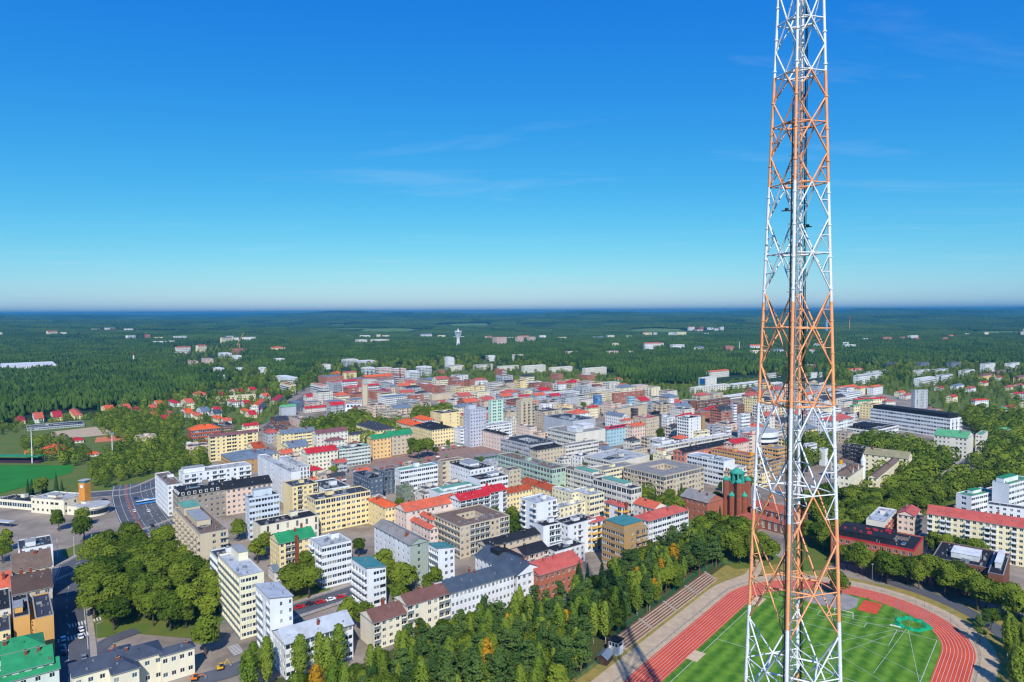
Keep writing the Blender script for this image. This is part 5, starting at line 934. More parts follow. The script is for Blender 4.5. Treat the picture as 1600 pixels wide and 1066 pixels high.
for a in [(-PW, -PL, PW, -PL), (-PW, PL, PW, PL), (-PW, -PL, -PW, PL), (PW, -PL, PW, PL), (-PW, 0, PW, 0),
          (-20.1, PL, -20.1, PL - 16.5), (20.1, PL, 20.1, PL - 16.5), (-20.1, PL - 16.5, 20.1, PL - 16.5), (-9.1, PL, -9.1, PL - 5.5), (9.1, PL, 9.1, PL - 5.5), (-9.1, PL - 5.5, 9.1, PL - 5.5)]:
    line(*a)
for i in range(36):
    t0, t1 = 2 * math.pi * i / 36, 2 * math.pi * (i + 1) / 36
    if i % 2 == 0 or True: line(9.15 * math.cos(t0), 9.15 * math.sin(t0), 9.15 * math.cos(t1), 9.15 * math.sin(t1))
for a in [(23, 58, -8, 8), (23, 58, 34, 12), (23, 58, -14, 40), (23, 58, 20, 10), (22, 54, 6, 16), (25, 66, -6, 52), (10, 30, 34, 18), (-2, 22, 30, 2)]: line(*a, w=.1)
# warm-up strips, jumping fan, runway
rect('javelin_runway', 3.0, 10.5, 63, 76, .12, TRACK)
fan = [(-6, 78), (-22, 70), (-26, 62), (-14, 58), (0, 60), (2, 66), (1, 76)]
disc('high_jump_apron', fan, .125, mat('grey_apron', (150, 146, 142), var=.1), stad)
rect('sand_pit', -36, -31.5, 40, 50, .12, mat('sand', (206, 180, 146), var=.1)); rect('sand_pit', -37, -32.5, -22, -14, .12, MATS['sand']); rect('sand_pit', 48.5, 53, 8, 20, .12, MATS['sand'])
rect('jump_runway', 49.5, 52, -40, 8, .12, TRACK)
# goals
def goal(u, v, rz):
    g = empty('football_goal', (*S(u, v), .11), SROT + rz); tag(g, 'white football goal with net frame on the mown pitch', 'goal')
    W = MATS.get('goal_white') or mat('goal_white', (235, 235, 235), var=0)
    for x in (-3.66, 3.66):
        mb = MB(); mb.tube((x, 0, 0), (x, 0, 2.44), .09, W); mb.build('post', g)
        mb = MB(); mb.tube((x, 0, 2.44), (x, 1.8, 0), .05, W); mb.build('net_stay', g)
    mb = MB(); mb.tube((-3.66, 0, 2.44), (3.66, 0, 2.44), .09, W); mb.build('crossbar', g)
    mb = MB(); mb.tube((-3.66, 1.8, .05), (3.66, 1.8, .05), .05, W); mb.build('ground_bar', g)
goal(0, 52.7, 0)
# throwing cage
cage = empty('hammer_cage', (*S(24, 62), .11), SROT); tag(cage, 'throwing cage of tall poles with fallen bright green net', 'cage')
NET = mat('green_net', (0, 158, 104), rough=.8, var=.15, scale=1.5)
for i in range(10):
    t = 2 * math.pi * i / 10 + .3; mb = MB(); mb.tube((6.0 * math.cos(t), 6.0 * math.sin(t), 0), (6.0 * math.cos(t), 6.0 * math.sin(t), 9.0), .07, STEEL); mb.build('pole', cage)
mb = MB(); n = 60
for i in range(n):
    t, t2 = 2 * math.pi * i / n, 2 * math.pi * (i + 1) / n
    def prof(tt, k):
        w = 1.1 + .5 * math.sin(5 * tt + 1) + .3 * math.sin(11 * tt); hh = .75 + .35 * math.sin(7 * tt) + .2 * math.sin(17 * tt + 2)
        return [(5.6 + w, .02), (5.8, max(.2, hh)), (5.6 - .6 * w, max(.15, hh * .8)), (5.2 - w, .02)][k]
    for k in range(3):
        r0, z0 = prof(t, k); r1, z1 = prof(t, k + 1); r2, z2 = prof(t2, k + 1); r3, z3 = prof(t2, k)
        mb.poly([(r0 * math.cos(t), r0 * math.sin(t), z0), (r1 * math.cos(t), r1 * math.sin(t), z1), (r2 * math.cos(t2), r2 * math.sin(t2), z2), (r3 * math.cos(t2), r3 * math.sin(t2), z3)], NET)
mb.build('net', cage, smooth=True)
mb = MB(); mb.box(-7, -3, -6.5, -6.1, 0, .3, FRAME); mb.build('board', cage)
# bench stand on the wooded side
WOODB = mat('bench_wood', (124, 88, 82), var=.15, scale=1.2)
st = empty('bench_stand', (*S(-57.5, -14), 0), SROT); tag(st, 'long open stand of weathered wooden benches with concrete steps', 'stand')
for r in range(6):
    for seg in range(4):
        mb = MB(); y0 = -16 + seg * 21.8; mb.box(-.9 - r * 1.05, -.35 - r * 1.05, y0, y0 + 20.6, .55 + r * .42, .65 + r * .42, WOODB); mb.build('bench', st)
    mb = MB(); mb.box(-1.1 - r * 1.05, -.05 - r * 1.05, -16, 71, -.2, .14 + r * .42, GRAVEL); mb.build('terrace_step', st)
for seg in range(5):
    mb = MB(); y = -16.6 + seg * 21.8
    for r in range(6): mb.box(-1.1 - r * 1.05, -.05 - r * 1.05, y - .5, y + .6, .1, .75 + r * .42, CONC)
    mb.build('aisle_stair', st)
# hut, judges' tower
tw = empty('judges_tower', (*S(-59.5, -34.5), 0), SROT); tag(tw, 'small white judges tower with dark flat roof beside bench stand', 'hut')
mb = MB(); mb.box(-2, 2, -2, 2, 0, 5.2, wallm('wh')); mb.build('wall', tw)
mb = MB(); mb.box(-2.4, 2.4, -2.4, 2.4, 5.2, 5.5, roofm('bk')); mb.build('roof', tw)
for x in (-1.3, 0, 1.3):
    mb = MB(); mb.box(x - .45, x + .45, -2.06, -2.0, 3.4, 4.6, GLASS); mb.build('window', tw)
mb = MB(); mb.box(2.0, 2.06, -1.4, 1.4, 3.4, 4.6, GLASS); mb.build('window', tw)
mb = MB(); mb.box(-2.9, -2.0, -2, 2, 0, 5.0, mat('dark_boards', (70, 46, 40), var=.1)); mb.build('door_panel', tw)
ht = empty('tool_shed', (*S(-59.5, -42.5), 0), SROT + .15); tag(ht, 'small dark brown shed with blue grey ridged roof by gravel path', 'shed')
mb = MB(); mb.box(-2, 2, -3, 3, 0, 2.6, MATS['dark_boards']); mb.poly([(-2, -3, 2.6), (2, -3, 2.6), (0, -3, 3.8)], MATS['dark_boards']); mb.poly([(2, 3, 2.6), (-2, 3, 2.6), (0, 3, 3.8)], MATS['dark_boards']); mb.build('wall', ht)
mb = MB()
for s_ in (-1, 1): mb.poly([(s_ * 2.4, -3.4, 2.4), (s_ * 2.4, 3.4, 2.4), (0, 3.4, 3.9), (0, -3.4, 3.9)][::s_], roofm('lb'))
mb.build('roof', ht); mb = MB(); mb.box(-.8, .8, -3.05, -3.0, 0, 2, FRAMED); mb.build('door', ht)
# railing round the track, green mesh fence
def railing(name, pts, h, label, cat, m, step, rails, pr=.05):
    root = empty(name, (*pts[0], 0)); tag(root, label, cat); o = Vector(pts[0])
    L = densify([Vector(p) for p in pts], step)
    for p in L:
        q = p - o; mb = MB(); mb.tube((q.x, q.y, 0), (q.x, q.y, h), pr, m, n=4); mb.build('post', root)
    for z in rails:
        mb = MB()
        for i in range(len(L) - 1): a, b = L[i] - o, L[i + 1] - o; mb.tube((a.x, a.y, z), (b.x, b.y, z), pr * .8, m, n=4, cap=False)
        mb.build('rail', root)
    return root, L, o
arc = [(49.0 * math.cos(t), 42.2 + 49.0 * math.sin(t)) for t in np.linspace(-.02, math.pi, 22)]
railing('track_railing', [S(49.0, 20)] + [S(*p) for p in arc] + [S(-49.0, 0), S(-49.0, -60)], 1.15, 'pale tubular railing curving around the red running track', 'railing', STEEL, 3.2, (.55, 1.1))
MESHG = mat('green_fence_mesh', (22, 104, 70), rough=.7, var=.1)
for pts, lab in (([S(62.0, 72), S(63.5, 50), S(62.0, 30), S(60, 10), S(58, -30)], 'green wire mesh fence between stadium and road'),
                 ([S(-60.5, -60), S(-60.5, -35), S(-66.5, -20), S(-67, 30), S(-67, 66), S(-60, 80)], 'green wire mesh fence along the wood behind the bench stand')):
    root, L, o = railing('mesh_fence', pts, 2.6, lab, 'fence', MESHG, 4.0, (.1, .7, 1.3, 1.9, 2.5), .05)
    mb = MB()
    for i in range(len(L) - 1):
        a, b = L[i] - o, L[i + 1] - o
        for k in range(9):
            p = a.lerp(b, (k + .5) / 9); mb.tube((p.x, p.y, .1), (p.x, p.y, 2.5), .03, MESHG, n=3, cap=False)
    mb.build('mesh_wire', root)
# gravel walk by the benches
mb = MB(); strip(mb, densify([S(-53, -75), S(-53, -40), S(-53, 20), S(-52.5, 50), S(-47, 74), S(-52, 96)], 4), -3, 3, .075, GRAVEL)
tag(mb.build('gravel_path'), 'pale gravel walk between the benches and the track', 'path', kind='structure')
# upper-left sports field
FP = mat('field_turf', (38, 122, 34), rough=.9, var=.12, scale=.05)
sheet('sports_field', SPORT, .1, FP, label='bright green football field with white goal near the station', cat='field')
# ------------------------------------------------------------ building kit
def unit_window(name, frame, glass, mull=True):
    mb = MB(); t = .055
    o = [(-.5, -.5), (.5, -.5), (.5, .5), (-.5, .5)]; i_ = [(-.5 + t, -.5 + t), (.5 - t, -.5 + t), (.5 - t, .5 - t), (-.5 + t, .5 - t)]
    for k in range(4):
        j = (k + 1) % 4; mb.poly([(o[k][0], 0, o[k][1]), (o[j][0], 0, o[j][1]), (i_[j][0], 0, i_[j][1]), (i_[k][0], 0, i_[k][1])], frame)
        mb.poly([(i_[k][0], 0, i_[k][1]), (i_[j][0], 0, i_[j][1]), (i_[j][0], .06, i_[j][1]), (i_[k][0], .06, i_[k][1])], frame)
    mb.poly([(i_[k][0], .06, i_[k][1]) for k in range(4)], glass)
    if mull: mb.box(-.03, .03, .01, .05, -.43, .43, frame, bottom=False)
    return mb.mesh(name)
WIN = [unit_window('window_pane_dark', FRAME, GLASS), unit_window('window_pane_mid', FRAME, GLASS2), unit_window('window_pane_curtain', FRAME, CURT), unit_window('window_pane_frame', FRAMED, GLASS),
       unit_window('window_pane_green', FRAME, GLASSG)]
WARR = []
for me in WIN:
    v = np.array([p.co[:] for p in me.vertices]); WARR.append((v, [tuple(p.vertices) for p in me.polygons], [p.material_index for p in me.polygons], [m for m in me.materials]))
BALC = {}
RAILG = mat('balcony_glass', (112, 128, 138), rough=.25, spec=.5, var=.12, scale=.5)
def unit_balcony(k):
    if k in BALC: return BALC[k]
    m = RAILG if k == 'glass' else wallm(k); mb = MB()
    mb.box(-.5, .5, -1.25, 0, -.16, 0, CONC)
    mb.box(-.5, .5, -1.25, -1.17, 0, .95, m); mb.box(-.5, -.475, -1.17, 0, 0, .95, m); mb.box(.475, .5, -1.17, 0, 0, .95, m)
    BALC[k] = mb.mesh('balcony_' + k); return BALC[k]
FOOT = []     # building footprints, kept free of trees
class Joiner:
    def __init__(s): s.v = []; s.f = []; s.mi = []; s.mats = []; s.n = 0
    def add(s, arr, M, sx, sz):
        v, f, mi, ms = arr
        w = v * np.array([sx, 1, sz]); w = w @ np.array(M.to_3x3()).T + np.array(M.translation)
        s.v.append(w); base = s.n; s.n += len(w)
        s.f += [tuple(base + i for i in q) for q in f]
        for i in mi:
            m = ms[i]
            if m not in s.mats: s.mats.append(m)
            s.mi.append(s.mats.index(m))
    def build(s, name, parent):
        if not s.v: return None
        me = bpy.data.meshes.new(name); me.from_pydata(np.concatenate(s.v).tolist(), [], s.f)
        for m in s.mats: me.materials.append(m)
        me.polygons.foreach_set('material_index', s.mi); me.update()
        o = link(bpy.data.objects.new(name, me), parent); tag(o, kind='stuff'); return o
NWIN = [0]
def facade(wb, wm, root, O, u, n, W, z0, h, fl, pat, near, jn, rnd, opt, top):
    """One outer wall with window openings; puts windows and balconies in."""
    O, u, n = Vector(O), Vector(u), Vector(n)
    P = lambda a, z, d=0.0: tuple(O + u * a + Vector((0, 0, z)) - n * d)
    def q(a0, a1, b0, b1):
        if a1 - a0 > 1e-4 and b1 - b0 > 1e-4: wb.poly([P(a0, b0), P(a1, b0), P(a1, b1), P(a0, b1)], wm)
    fh = h / fl
    nb = max(1, round(W / (3.3 if pat[0] != 'v' or len(pat) > 1 else 2.6)))
    if 1 < len(pat) and abs(nb - len(pat)) <= 0.45 * len(pat): nb = len(pat)
    bw = W / nb
    M0 = Matrix((u, -n, Vector((0, 0, 1)))).transposed().to_4x4()
    vflip = (u.cross(-n)).z < 0
    for k in range(fl):
        a0, a1 = z0 + k * fh, z0 + (k + 1) * fh
        for i in range(nb):
            t = pat[i % len(pat)]
            x0, x1 = i * bw, (i + 1) * bw; cx = (x0 + x1) / 2
            w = hh = 0; cz = a0 + fh * .52
            if t == 'w': w, hh = min(1.5, .55 * bw), min(1.6, .5 * fh)
            elif t == 'd': w, hh = .72 * bw, min(1.6, .5 * fh)
            elif t == 'r': w, hh = bw - .14, .48 * fh
            elif t == 'v': w, hh = .5 * bw, .8 * fh
            elif t == 'b': w, hh, cz = .62 * bw, .70 * fh, a0 + .42 * fh
            elif t == 'g': w, hh, cz = .9 * bw, .62 * fh, a0 + .6 * fh
            if k == 0 and opt.get('gf') == 's': w, hh, cz = .86 * bw, .72 * fh, a0 + .42 * fh; t = 's'
            if k == fl - 1 and opt.get('topglass'): w, hh, cz = .93 * bw, .72 * fh, a0 + .5 * fh; t = 'r'
            if w <= 0: q(x0, x1, a0, a1); continue
            c0, c1, d0, d1 = cx - w / 2, cx + w / 2, cz - hh / 2, cz + hh / 2
            q(x0, c0, a0, a1); q(c1, x1, a0, a1); q(c0, c1, a0, d0); q(c0, c1, d1, a1)
            dep = .7 if t == 'g' else .16
            for (e0, e1) in (((c0, d0), (c1, d0)), ((c1, d0), (c1, d1)), ((c1, d1), (c0, d1)), ((c0, d1), (c0, d0))):
                wb.poly([P(*e0), P(*e1), P(*e1, dep), P(*e0, dep)], wm)
            vi = opt.get('win') if opt.get('win') is not None else rnd.choices([0, 1, 2, 3], [5, 3, 1.6, .3])[0]
            if t in ('s', 'g') or (t == 'r' and k == fl - 1 and opt.get('topglass')): vi = rnd.choice([0, 0, 1])
            if t == 'v' and opt.get('gv'): vi = 4
            M = M0.copy(); M.translation = P(cx, cz, dep)
            NWIN[0] += 1
            if near:
                wo_ = link(bpy.data.objects.new('window', WIN[vi]), root); wo_.matrix_local = M @ Matrix.Diagonal((w, 1, hh, 1))
            else: jn.add(WARR[vi], M, w, hh)
            if t in ('b', 'g') and k > 0 or t == 'g':
                Mb = M0.copy(); Mb.translation = P(cx, a0 + .02, -.0 if t == 'b' else .55)
                bal = opt.get('bal', 'wh' if opt['wall'] in ('wh', 'of', 'ow', 'cw', 'lg', 'mi', 'br', 'bo', 'ye', 'cr', 'wb') else opt['wall'])
                if t == 'g' and not opt.get('bal'): bal = 'glass'
                if t == 'b' or near:
                    if near:
                        bo = link(bpy.data.objects.new('balcony', unit_balcony(bal)), root); bo.matrix_local = Mb @ Matrix.Diagonal((bw * (.86 if t == 'b' else .9), 1 if t == 'b' else .66, 1, 1))
                    else:
                        me = unit_balcony(bal)
                        if bal not in BARR: BARR[bal] = (np.array([p.co[:] for p in me.vertices]), [tuple(p.vertices) for p in me.polygons], [p.material_index for p in me.polygons], list(me.materials))
                        opt['bj'].add(BARR[bal], Mb, bw * .86, 1)
    if top > h + z0: q(0, W, z0 + h, top)
BARR = {}
def chimney(root, x, y, z0, z1, s, m):
    mb = MB(); mb.box(x - s, x + s, y - s * .7, y + s * .7, z0, z1, m); mb.box(x - s - .08, x + s + .08, y - s * .7 - .08, y + s * .7 + .08, z1 - .25, z1, CONC); return mb.build('chimney', root)
def block(root, ox, oy, la, lb, h, fl, wall, rk, roof, pr, pl, opt, near, depth, rnd):
    wm = wallm(wall); opt['wall'] = wall; opt['bj'] = Joiner()
    wb = MB(); jn = Joiner()
    par = .55 if rk == 'f' and not opt.get('mans') else 0
    wR = wallm(opt['gable']) if opt.get('gable') else wm
    near_obj = near
    facade(wb, wR, root, (ox, oy, 0), (1, 0, 0), (0, -1, 0), la, 0, h, fl, pr, near_obj, jn, rnd, opt, h + par)
    facade(wb, wm, root, (ox, oy + lb, 0), (0, -1, 0), (-1, 0, 0), lb, 0, h, fl, pl[::-1], near_obj, jn, rnd, opt, h + par)
    if depth < 700:      # rear walls
        o2 = dict(opt); o2['gf'] = 0; o2['topglass'] = 0; o2['bj'] = Joiner()
        facade(wb, wm, root, (ox + la, oy + lb, 0), (-1, 0, 0), (0, 1, 0), la, 0, h, fl, 'w.', False, jn, rnd, o2, h + par)
        facade(wb, wm, root, (ox + la, oy, 0), (0, 1, 0), (1, 0, 0), lb, 0, h, fl, 'w.', False, jn, rnd, o2, h + par)
    else:
        wb.poly([(ox + la, oy + lb, 0), (ox, oy + lb, 0), (ox, oy + lb, h + par), (ox + la, oy + lb, h + par)], wm)
        wb.poly([(ox + la, oy, 0), (ox + la, oy + lb, 0), (ox + la, oy + lb, h + par), (ox + la, oy, h + par)], wm)
    rm = roofm(roof); rb = MB(); ov = .45
    X0, X1, Y0, Y1 = ox, ox + la, oy, oy + lb
    zr = h
    if opt.get('mans'):
        i0, zz = 1.6, 3.0
        p = [(X0 - .3, Y0 - .3), (X1 + .3, Y0 - .3), (X1 + .3, Y1 + .3), (X0 - .3, Y1 + .3)]; s = [(X0 + i0, Y0 + i0), (X1 - i0, Y0 + i0), (X1 - i0, Y1 - i0), (X0 + i0, Y1 - i0)]
        for k in range(4):
            j = (k + 1) % 4; rb.poly([(*p[k], h), (*p[j], h), (*s[j], h + zz), (*s[k], h + zz)], rm)
        rb.poly([(*q, h + zz) for q in s], rm); zr = h + zz
        for x in np.arange(X0 + 2.5, X1 - 2, 3.4):
            mb = MB(); mb.box(x - .8, x + .8, Y0 - .1, Y0 + 2, h + .3, h + 2.2, FRAME, top=rm); mb.box(x - .55, x + .55, Y0 - .16, Y0 - .1, h + .6, h + 1.9, GLASS); mb.build('dormer', root)
        for y in np.arange(Y0 + 2.5, Y1 - 2, 3.4):
            mb = MB(); mb.box(X0 - .1, X0 + 2, y - .8, y + .8, h + .3, h + 2.2, FRAME, top=rm); mb.box(X0 - .16, X0 - .1, y - .55, y + .55, h + .6, h + 1.9, GLASS); mb.build('dormer', root)
    elif rk == 'f':
        t = .32
        if opt.get('court'):
            c0, c1, d0, d1 = X0 + la * .33, X1 - la * .30, Y0 + lb * .34, Y1 - lb * .30
            for (a0, a1, b0, b1) in ((X0 + t, X1 - t, Y0 + t, d0), (X0 + t, X1 - t, d1, Y1 - t), (X0 + t, c0, d0, d1), (c1, X1 - t, d0, d1)): rb.poly([(a0, b0, h), (a1, b0, h), (a1, b1, h), (a0, b1, h)], rm)
            facade(wb, wm, root, (c1, d1, 0), (-1, 0, 0), (0, -1, 0), c1 - c0, 0, h, fl, 'w', False, jn, rnd, dict(opt, gf=0, topglass=0), h + .3)
            facade(wb, wm, root, (c1, d0, 0), (0, 1, 0), (-1, 0, 0), d1 - d0, 0, h, fl, 'w', False, jn, rnd, dict(opt, gf=0, topglass=0), h + .3)
            for q in ([(c0, d0), (c1, d0)], [(c0, d0), (c0, d1)]): wb.poly([(*q[0], 0), (*q[1], 0), (*q[1], h + .3), (*q[0], h + .3)], wm)
        else: rb.poly([(X0 + t, Y0 + t, h), (X1 - t, Y0 + t, h), (X1 - t, Y1 - t, h), (X0 + t, Y1 - t, h)], rm)
        p = [(X0 - .06, Y0 - .06), (X1 + .06, Y0 - .06), (X1 + .06, Y1 + .06), (X0 - .06, Y1 + .06)]; s = [(X0 + t, Y0 + t), (X1 - t, Y0 + t), (X1 - t, Y1 - t), (X0 + t, Y1 - t)]
        cm = roofm(opt['trim']) if opt.get('trim') else COPING
        for k in range(4):
            j = (k + 1) % 4; rb.poly([(*p[k], h + par), (*p[j], h + par), (*s[j], h + par), (*s[k], h + par)], cm); rb.poly([(*s[k], h), (*s[k], h + par), (*s[j], h + par), (*s[j], h)], wm)
            rb.poly([(*p[k], h + par - (.9 if opt.get('trim') else .12)), (*p[j], h + par - (.9 if opt.get('trim') else .12)), (*p[j], h + par), (*p[k], h + par)], cm)
    elif rk == 'm':
        z0, z1 = h + 1.7, h + .15
        wb.poly([(X0, Y0, h), (X1, Y0, h), (X1, Y0, z1), (X0, Y0, z0)], wm); wb.poly([(X1, Y1, h), (X0, Y1, h), (X0, Y1, z0), (X1, Y1, z1)], wm)
        wb.poly([(X0, Y1, h), (X0, Y0, h), (X0, Y0, z0), (X0, Y1, z0)], wm)
        for dz in (.02, .25):
            qv = [(X0 - ov, Y0 - ov, z0 + dz), (X1 + ov, Y0 - ov, z1 + dz), (X1 + ov, Y1 + ov, z1 + dz), (X0 - ov, Y1 + ov, z0 + dz)]
            rb.poly(qv if dz > .1 else qv[::-1], rm if dz > .1 else COPING)
        a = [(X0 - ov, Y0 - ov, z0), (X1 + ov, Y0 - ov, z1), (X1 + ov, Y1 + ov, z1), (X0 - ov, Y1 + ov, z0)]
        for k in range(4):
            j = (k + 1) % 4; rb.poly([(a[k][0], a[k][1], a[k][2] + .02), (a[j][0], a[j][1], a[j][2] + .02), (a[j][0], a[j][1], a[j][2] + .25), (a[k][0], a[k][1], a[k][2] + .25)], COPING)
        zr = h + 1.0
    else:
        alongx = rk == 'ga' or (rk == 'h' and la >= lb)
        sp = lb if alongx else la; rise = max(1.4, min(4.2, sp * .23)); ins = min(sp * .5, (la if alongx else lb) * .42) if rk == 'h' else 0
        sl = rise / (sp / 2); ze = h - ov * sl + .12; zt = h + rise + .12
        if alongx:
            T = lambda a, b, z: (ox + a, oy + b, z); LA, LB = la, lb
        else:
            T = lambda a, b, z: (ox + b, oy + a, z); LA, LB = lb, la
        r0, r1 = (ins, LA - ins) if rk == 'h' else (-ov, LA + ov)
        if rk == 'h':
            zi = zt
            rb.poly([T(-ov, -ov, ze), T(LA + ov, -ov, ze), T(r1, LB / 2, zt), T(r0, LB / 2, zt)], rm)
            rb.poly([T(LA + ov, LB + ov, ze), T(-ov, LB + ov, ze), T(r0, LB / 2, zt), T(r1, LB / 2, zt)], rm)
            rb.poly([T(-ov, LB + ov, ze), T(-ov, -ov, ze), T(r0, LB / 2, zt)], rm); rb.poly([T(LA + ov, -ov, ze), T(LA + ov, LB + ov, ze), T(r1, LB / 2, zt)], rm)
        else:
            for s0, s1 in ((-ov, 1), (LB + ov, -1)):
                pts = [T(r0, s0, ze), T(r1, s0, ze), T(r1, LB / 2, zt), T(r0, LB / 2, zt)]; rb.poly(pts if (s1 > 0) == alongx else pts[::-1], rm)
            gm = wR
            wb.poly([T(0, 0, h), T(0, LB, h), T(0, LB / 2, h + rise)], gm); wb.poly([T(LA, 0, h), T(LA, LB, h), T(LA, LB / 2, h + rise)], gm)
        a = [T(-ov, -ov, ze), T(LA + ov, -ov, ze), T(LA + ov, LB + ov, ze), T(-ov, LB + ov, ze)]
        for k in range(4):
            j = (k + 1) % 4
            if rk != 'h' and k % 2 == 1: continue
            rb.poly([(a[k][0], a[k][1], ze - .22), (a[j][0], a[j][1], ze - .22), (a[j][0], a[j][1], ze), (a[k][0], a[k][1], ze)], COPING)
        rb.poly([(p[0], p[1], ze - .22) for p in a][::-1], COPING)
        zr = h + rise * .5
    wo2 = wb.build('wall', root); ro = rb.build('roof', root)
    jn.build('window_glazing', root); opt['bj'].build('balcony_stack', root)
    # roof furniture
    flat = rk == 'f'
    for key in ('pent', 'pent2'):
        if opt.get(key):
            p = opt[key]; mm = wallm(wall) if len(p) < 6 else roofm(p[5]); x0, y0 = ox + p[0] * la, oy + p[1] * lb; x1, y1 = x0 + p[2] * la, y0 + p[3] * lb
            mb = MB(); mb.box(x0, x1, y0, y1, zr + .01, zr + p[4], mm if len(p) < 6 or p[5] in ('bk', 'wh', 'dg') else wallm(wall), top=mm if len(p) > 5 else roofm('lg')); mb.build('penthouse', ro)
            mb = MB(); mb.box(x0 - .2, x1 + .2, y0 - .2, y1 + .2, zr + p[4], zr + p[4] + .15, mm if len(p) > 5 else COPING, bottom=True); mb.build('penthouse_roof', ro)
    if depth < 900:
        if flat:
            hole = opt.get('court')
            for i in range(int(la * lb / 170) if not hole else 0):      # patched roofing felt and skylights
                x, y = ox + rnd.uniform(.08, .6) * la, oy + rnd.uniform(.08, .6) * lb; w, d = rnd.uniform(.12, .32) * la, rnd.uniform(.12, .32) * lb; mb = MB()
                if rnd.random() < .6: mb.box(x, x + w, y, y + d, zr - .01, zr + .03 + .004 * i, roofm(rnd.choice(['gr', 'dg', 'lg', 'bn'])), bottom=False); mb.build('roof_patch', ro)
                else: mb.box(x, x + w, y, y + min(1.6, d), zr, zr + .5, COPING, top=GLASS2); mb.build('skylight', ro)
            if not opt.get('pent') and la > 8 and lb > 8 and not hole:
                w = rnd.uniform(2.5, 4.5); x = ox + rnd.uniform(.25, .6) * la; y = oy + rnd.uniform(.3, .6) * lb
                mb = MB(); mb.box(x, x + w, y, y + w * .8, zr + .01, zr + rnd.uniform(1.6, 2.8), wm, top=roofm('gr')); mb.build('lift_housing', ro)
            n = min(22, 3 + int(la * lb / 32))
            for i in range(n):
                x, y = ox + rnd.uniform(.08, .92) * la, oy + rnd.uniform(.08, .92 if not hole else .3) * lb; w = rnd.uniform(.3, .9); mb = MB()
                if rnd.random() < .45: mb.cyl(x, y, zr, zr + rnd.uniform(.5, 1.3), w * .45, STEEL, n=8)
                else: mb.box(x - w, x + w, y - w * .6, y + w * .6, zr, zr + rnd.uniform(.4, 1.1), rnd.choice([PLANT, STEEL, COPING]))
                mb.build('roof_vent', ro)
        elif rk != 'm':
            for i in range(opt.get('chim', rnd.choice([1, 2, 2]))):
                t = rnd.uniform(.15, .85); s = rnd.uniform(.42, .27) if rnd.random() < .5 else rnd.uniform(.55, .8)
                if alongx: x, y = ox + t * la, oy + lb * s
                else: x, y = ox + la * s, oy + t * lb
                chimney(ro, x, y, h, h + rise + rnd.uniform(.7, 1.5), rnd.uniform(.35, .65), rm if roof in ('rd', 'rs', 'bk') else BRICK)
            for i in range(int(max(la, lb) / 7)):
                t = rnd.uniform(.08, .92); s = rnd.uniform(.12, .4)
                zz = h + rise * s * 2
                x, y = (ox + t * la, oy + lb * s) if alongx else (ox + la * s, oy + t * lb)
                mb = MB(); mb.box(x - .3, x + .3, y - .3, y + .3, zz - .2, zz + .55, rnd.choice([PLANT, STEEL, rm])); mb.build('roof_vent', ro)
        else:
            for i in range(5):
                x, y = ox + rnd.uniform(.1, .9) * la, oy + rnd.uniform(.1, .9) * lb
                mb = MB(); mb.cyl(x, y, h, h + 2.2, .15, PLANT, n=6); mb.build('roof_vent', ro)
    if opt.get('redbox'):
        for i in range(12):
            x, y = ox + rnd.uniform(.22, .78) * la, oy + rnd.uniform(.34, .9) * lb; w = rnd.uniform(.4, 1.0); mb = MB(); mb.box(x - w, x + w, y - w, y + w, zr + 2.5, zr + 2.5 + rnd.uniform(.5, 1.0), roofm('rd')); mb.build('red_roof_vent', ro)
    if opt.get('banner'):
        mb = MB(); mb.box(ox + la + .1, ox + la + 1.0, oy + lb * .75, oy + lb * .75 + .12, h - 6, h - .8, mat('banner_red', (214, 36, 48), var=.05)); mb.build('banner', root)
    if opt.get('stack'): mb = MB(); mb.box(ox + la * .42, ox + la * .42 + 1.4, oy - 1.1, oy - .05, 0, h + 2.5, BRICK); mb.build('chimney_stack', root)
    if opt.get('solar') and rk == 'ga':
        mb = MB(); s0, s1 = .12, .3; mb.poly([(ox + la * .12, oy + lb * s0, h + rise * 2 * s0 + .25), (ox + la * .88, oy + lb * s0, h + rise * 2 * s0 + .25), (ox + la * .88, oy + lb * s1, h + rise * 2 * s1 + .25), (ox + la * .12, oy + lb * s1, h + rise * 2 * s1 + .25)], GLASS); mb.build('solar_panel', ro)
    if opt.get('turret'):
        mb = MB(); mb.cyl(ox + la - 1.2, oy + .4, 0, h + 3.5, 1.6, wallm('wh'), n=10); mb.cyl(ox + la - 1.2, oy + .4, h + 3.5, h + 8.5, 1.8, wallm('wh'), n=10, r2=.05); mb.build('turret', root)
        for xx in (.25, .6):
            mb = MB(); mb.poly([(ox + la * xx - 2, oy - .1, h), (ox + la * xx + 2, oy - .1, h), (ox + la * xx, oy - .1, h + 4.2)], wallm('wh')); mb.poly([(ox + la * xx - 2, oy - .1, h), (ox + la * xx, oy - .1, h + 4.2), (ox + la * xx, oy + 3, h + 3.2)], rm); mb.poly([(ox + la * xx + 2, oy - .1, h), (ox + la * xx, oy + 3, h + 3.2), (ox + la * xx, oy - .1, h + 4.2)], rm); mb.build('street_gable', root)
    if opt.get('screen'):
        mb = MB(); mb.box(ox - .25, ox - .05, oy + lb * .15, oy + lb * .85, h * .3, h * .95, mat('screen_print', (40, 120, 190), var=.3, scale=.2, c2=(20, 50, 110))); mb.build('picture_panel', root)
CATS = {'apartment_building': 'apartment building', 'office_building': 'office', 'shop_building': 'shop building', 'town_house': 'house', 'villa': 'villa', 'house': 'house', 'hall': 'hall',
        'school': 'school', 'warehouse': 'warehouse', 'parish_hall': 'parish hall', 'town_hall': 'town hall'}
NEAR_LIMIT = 430
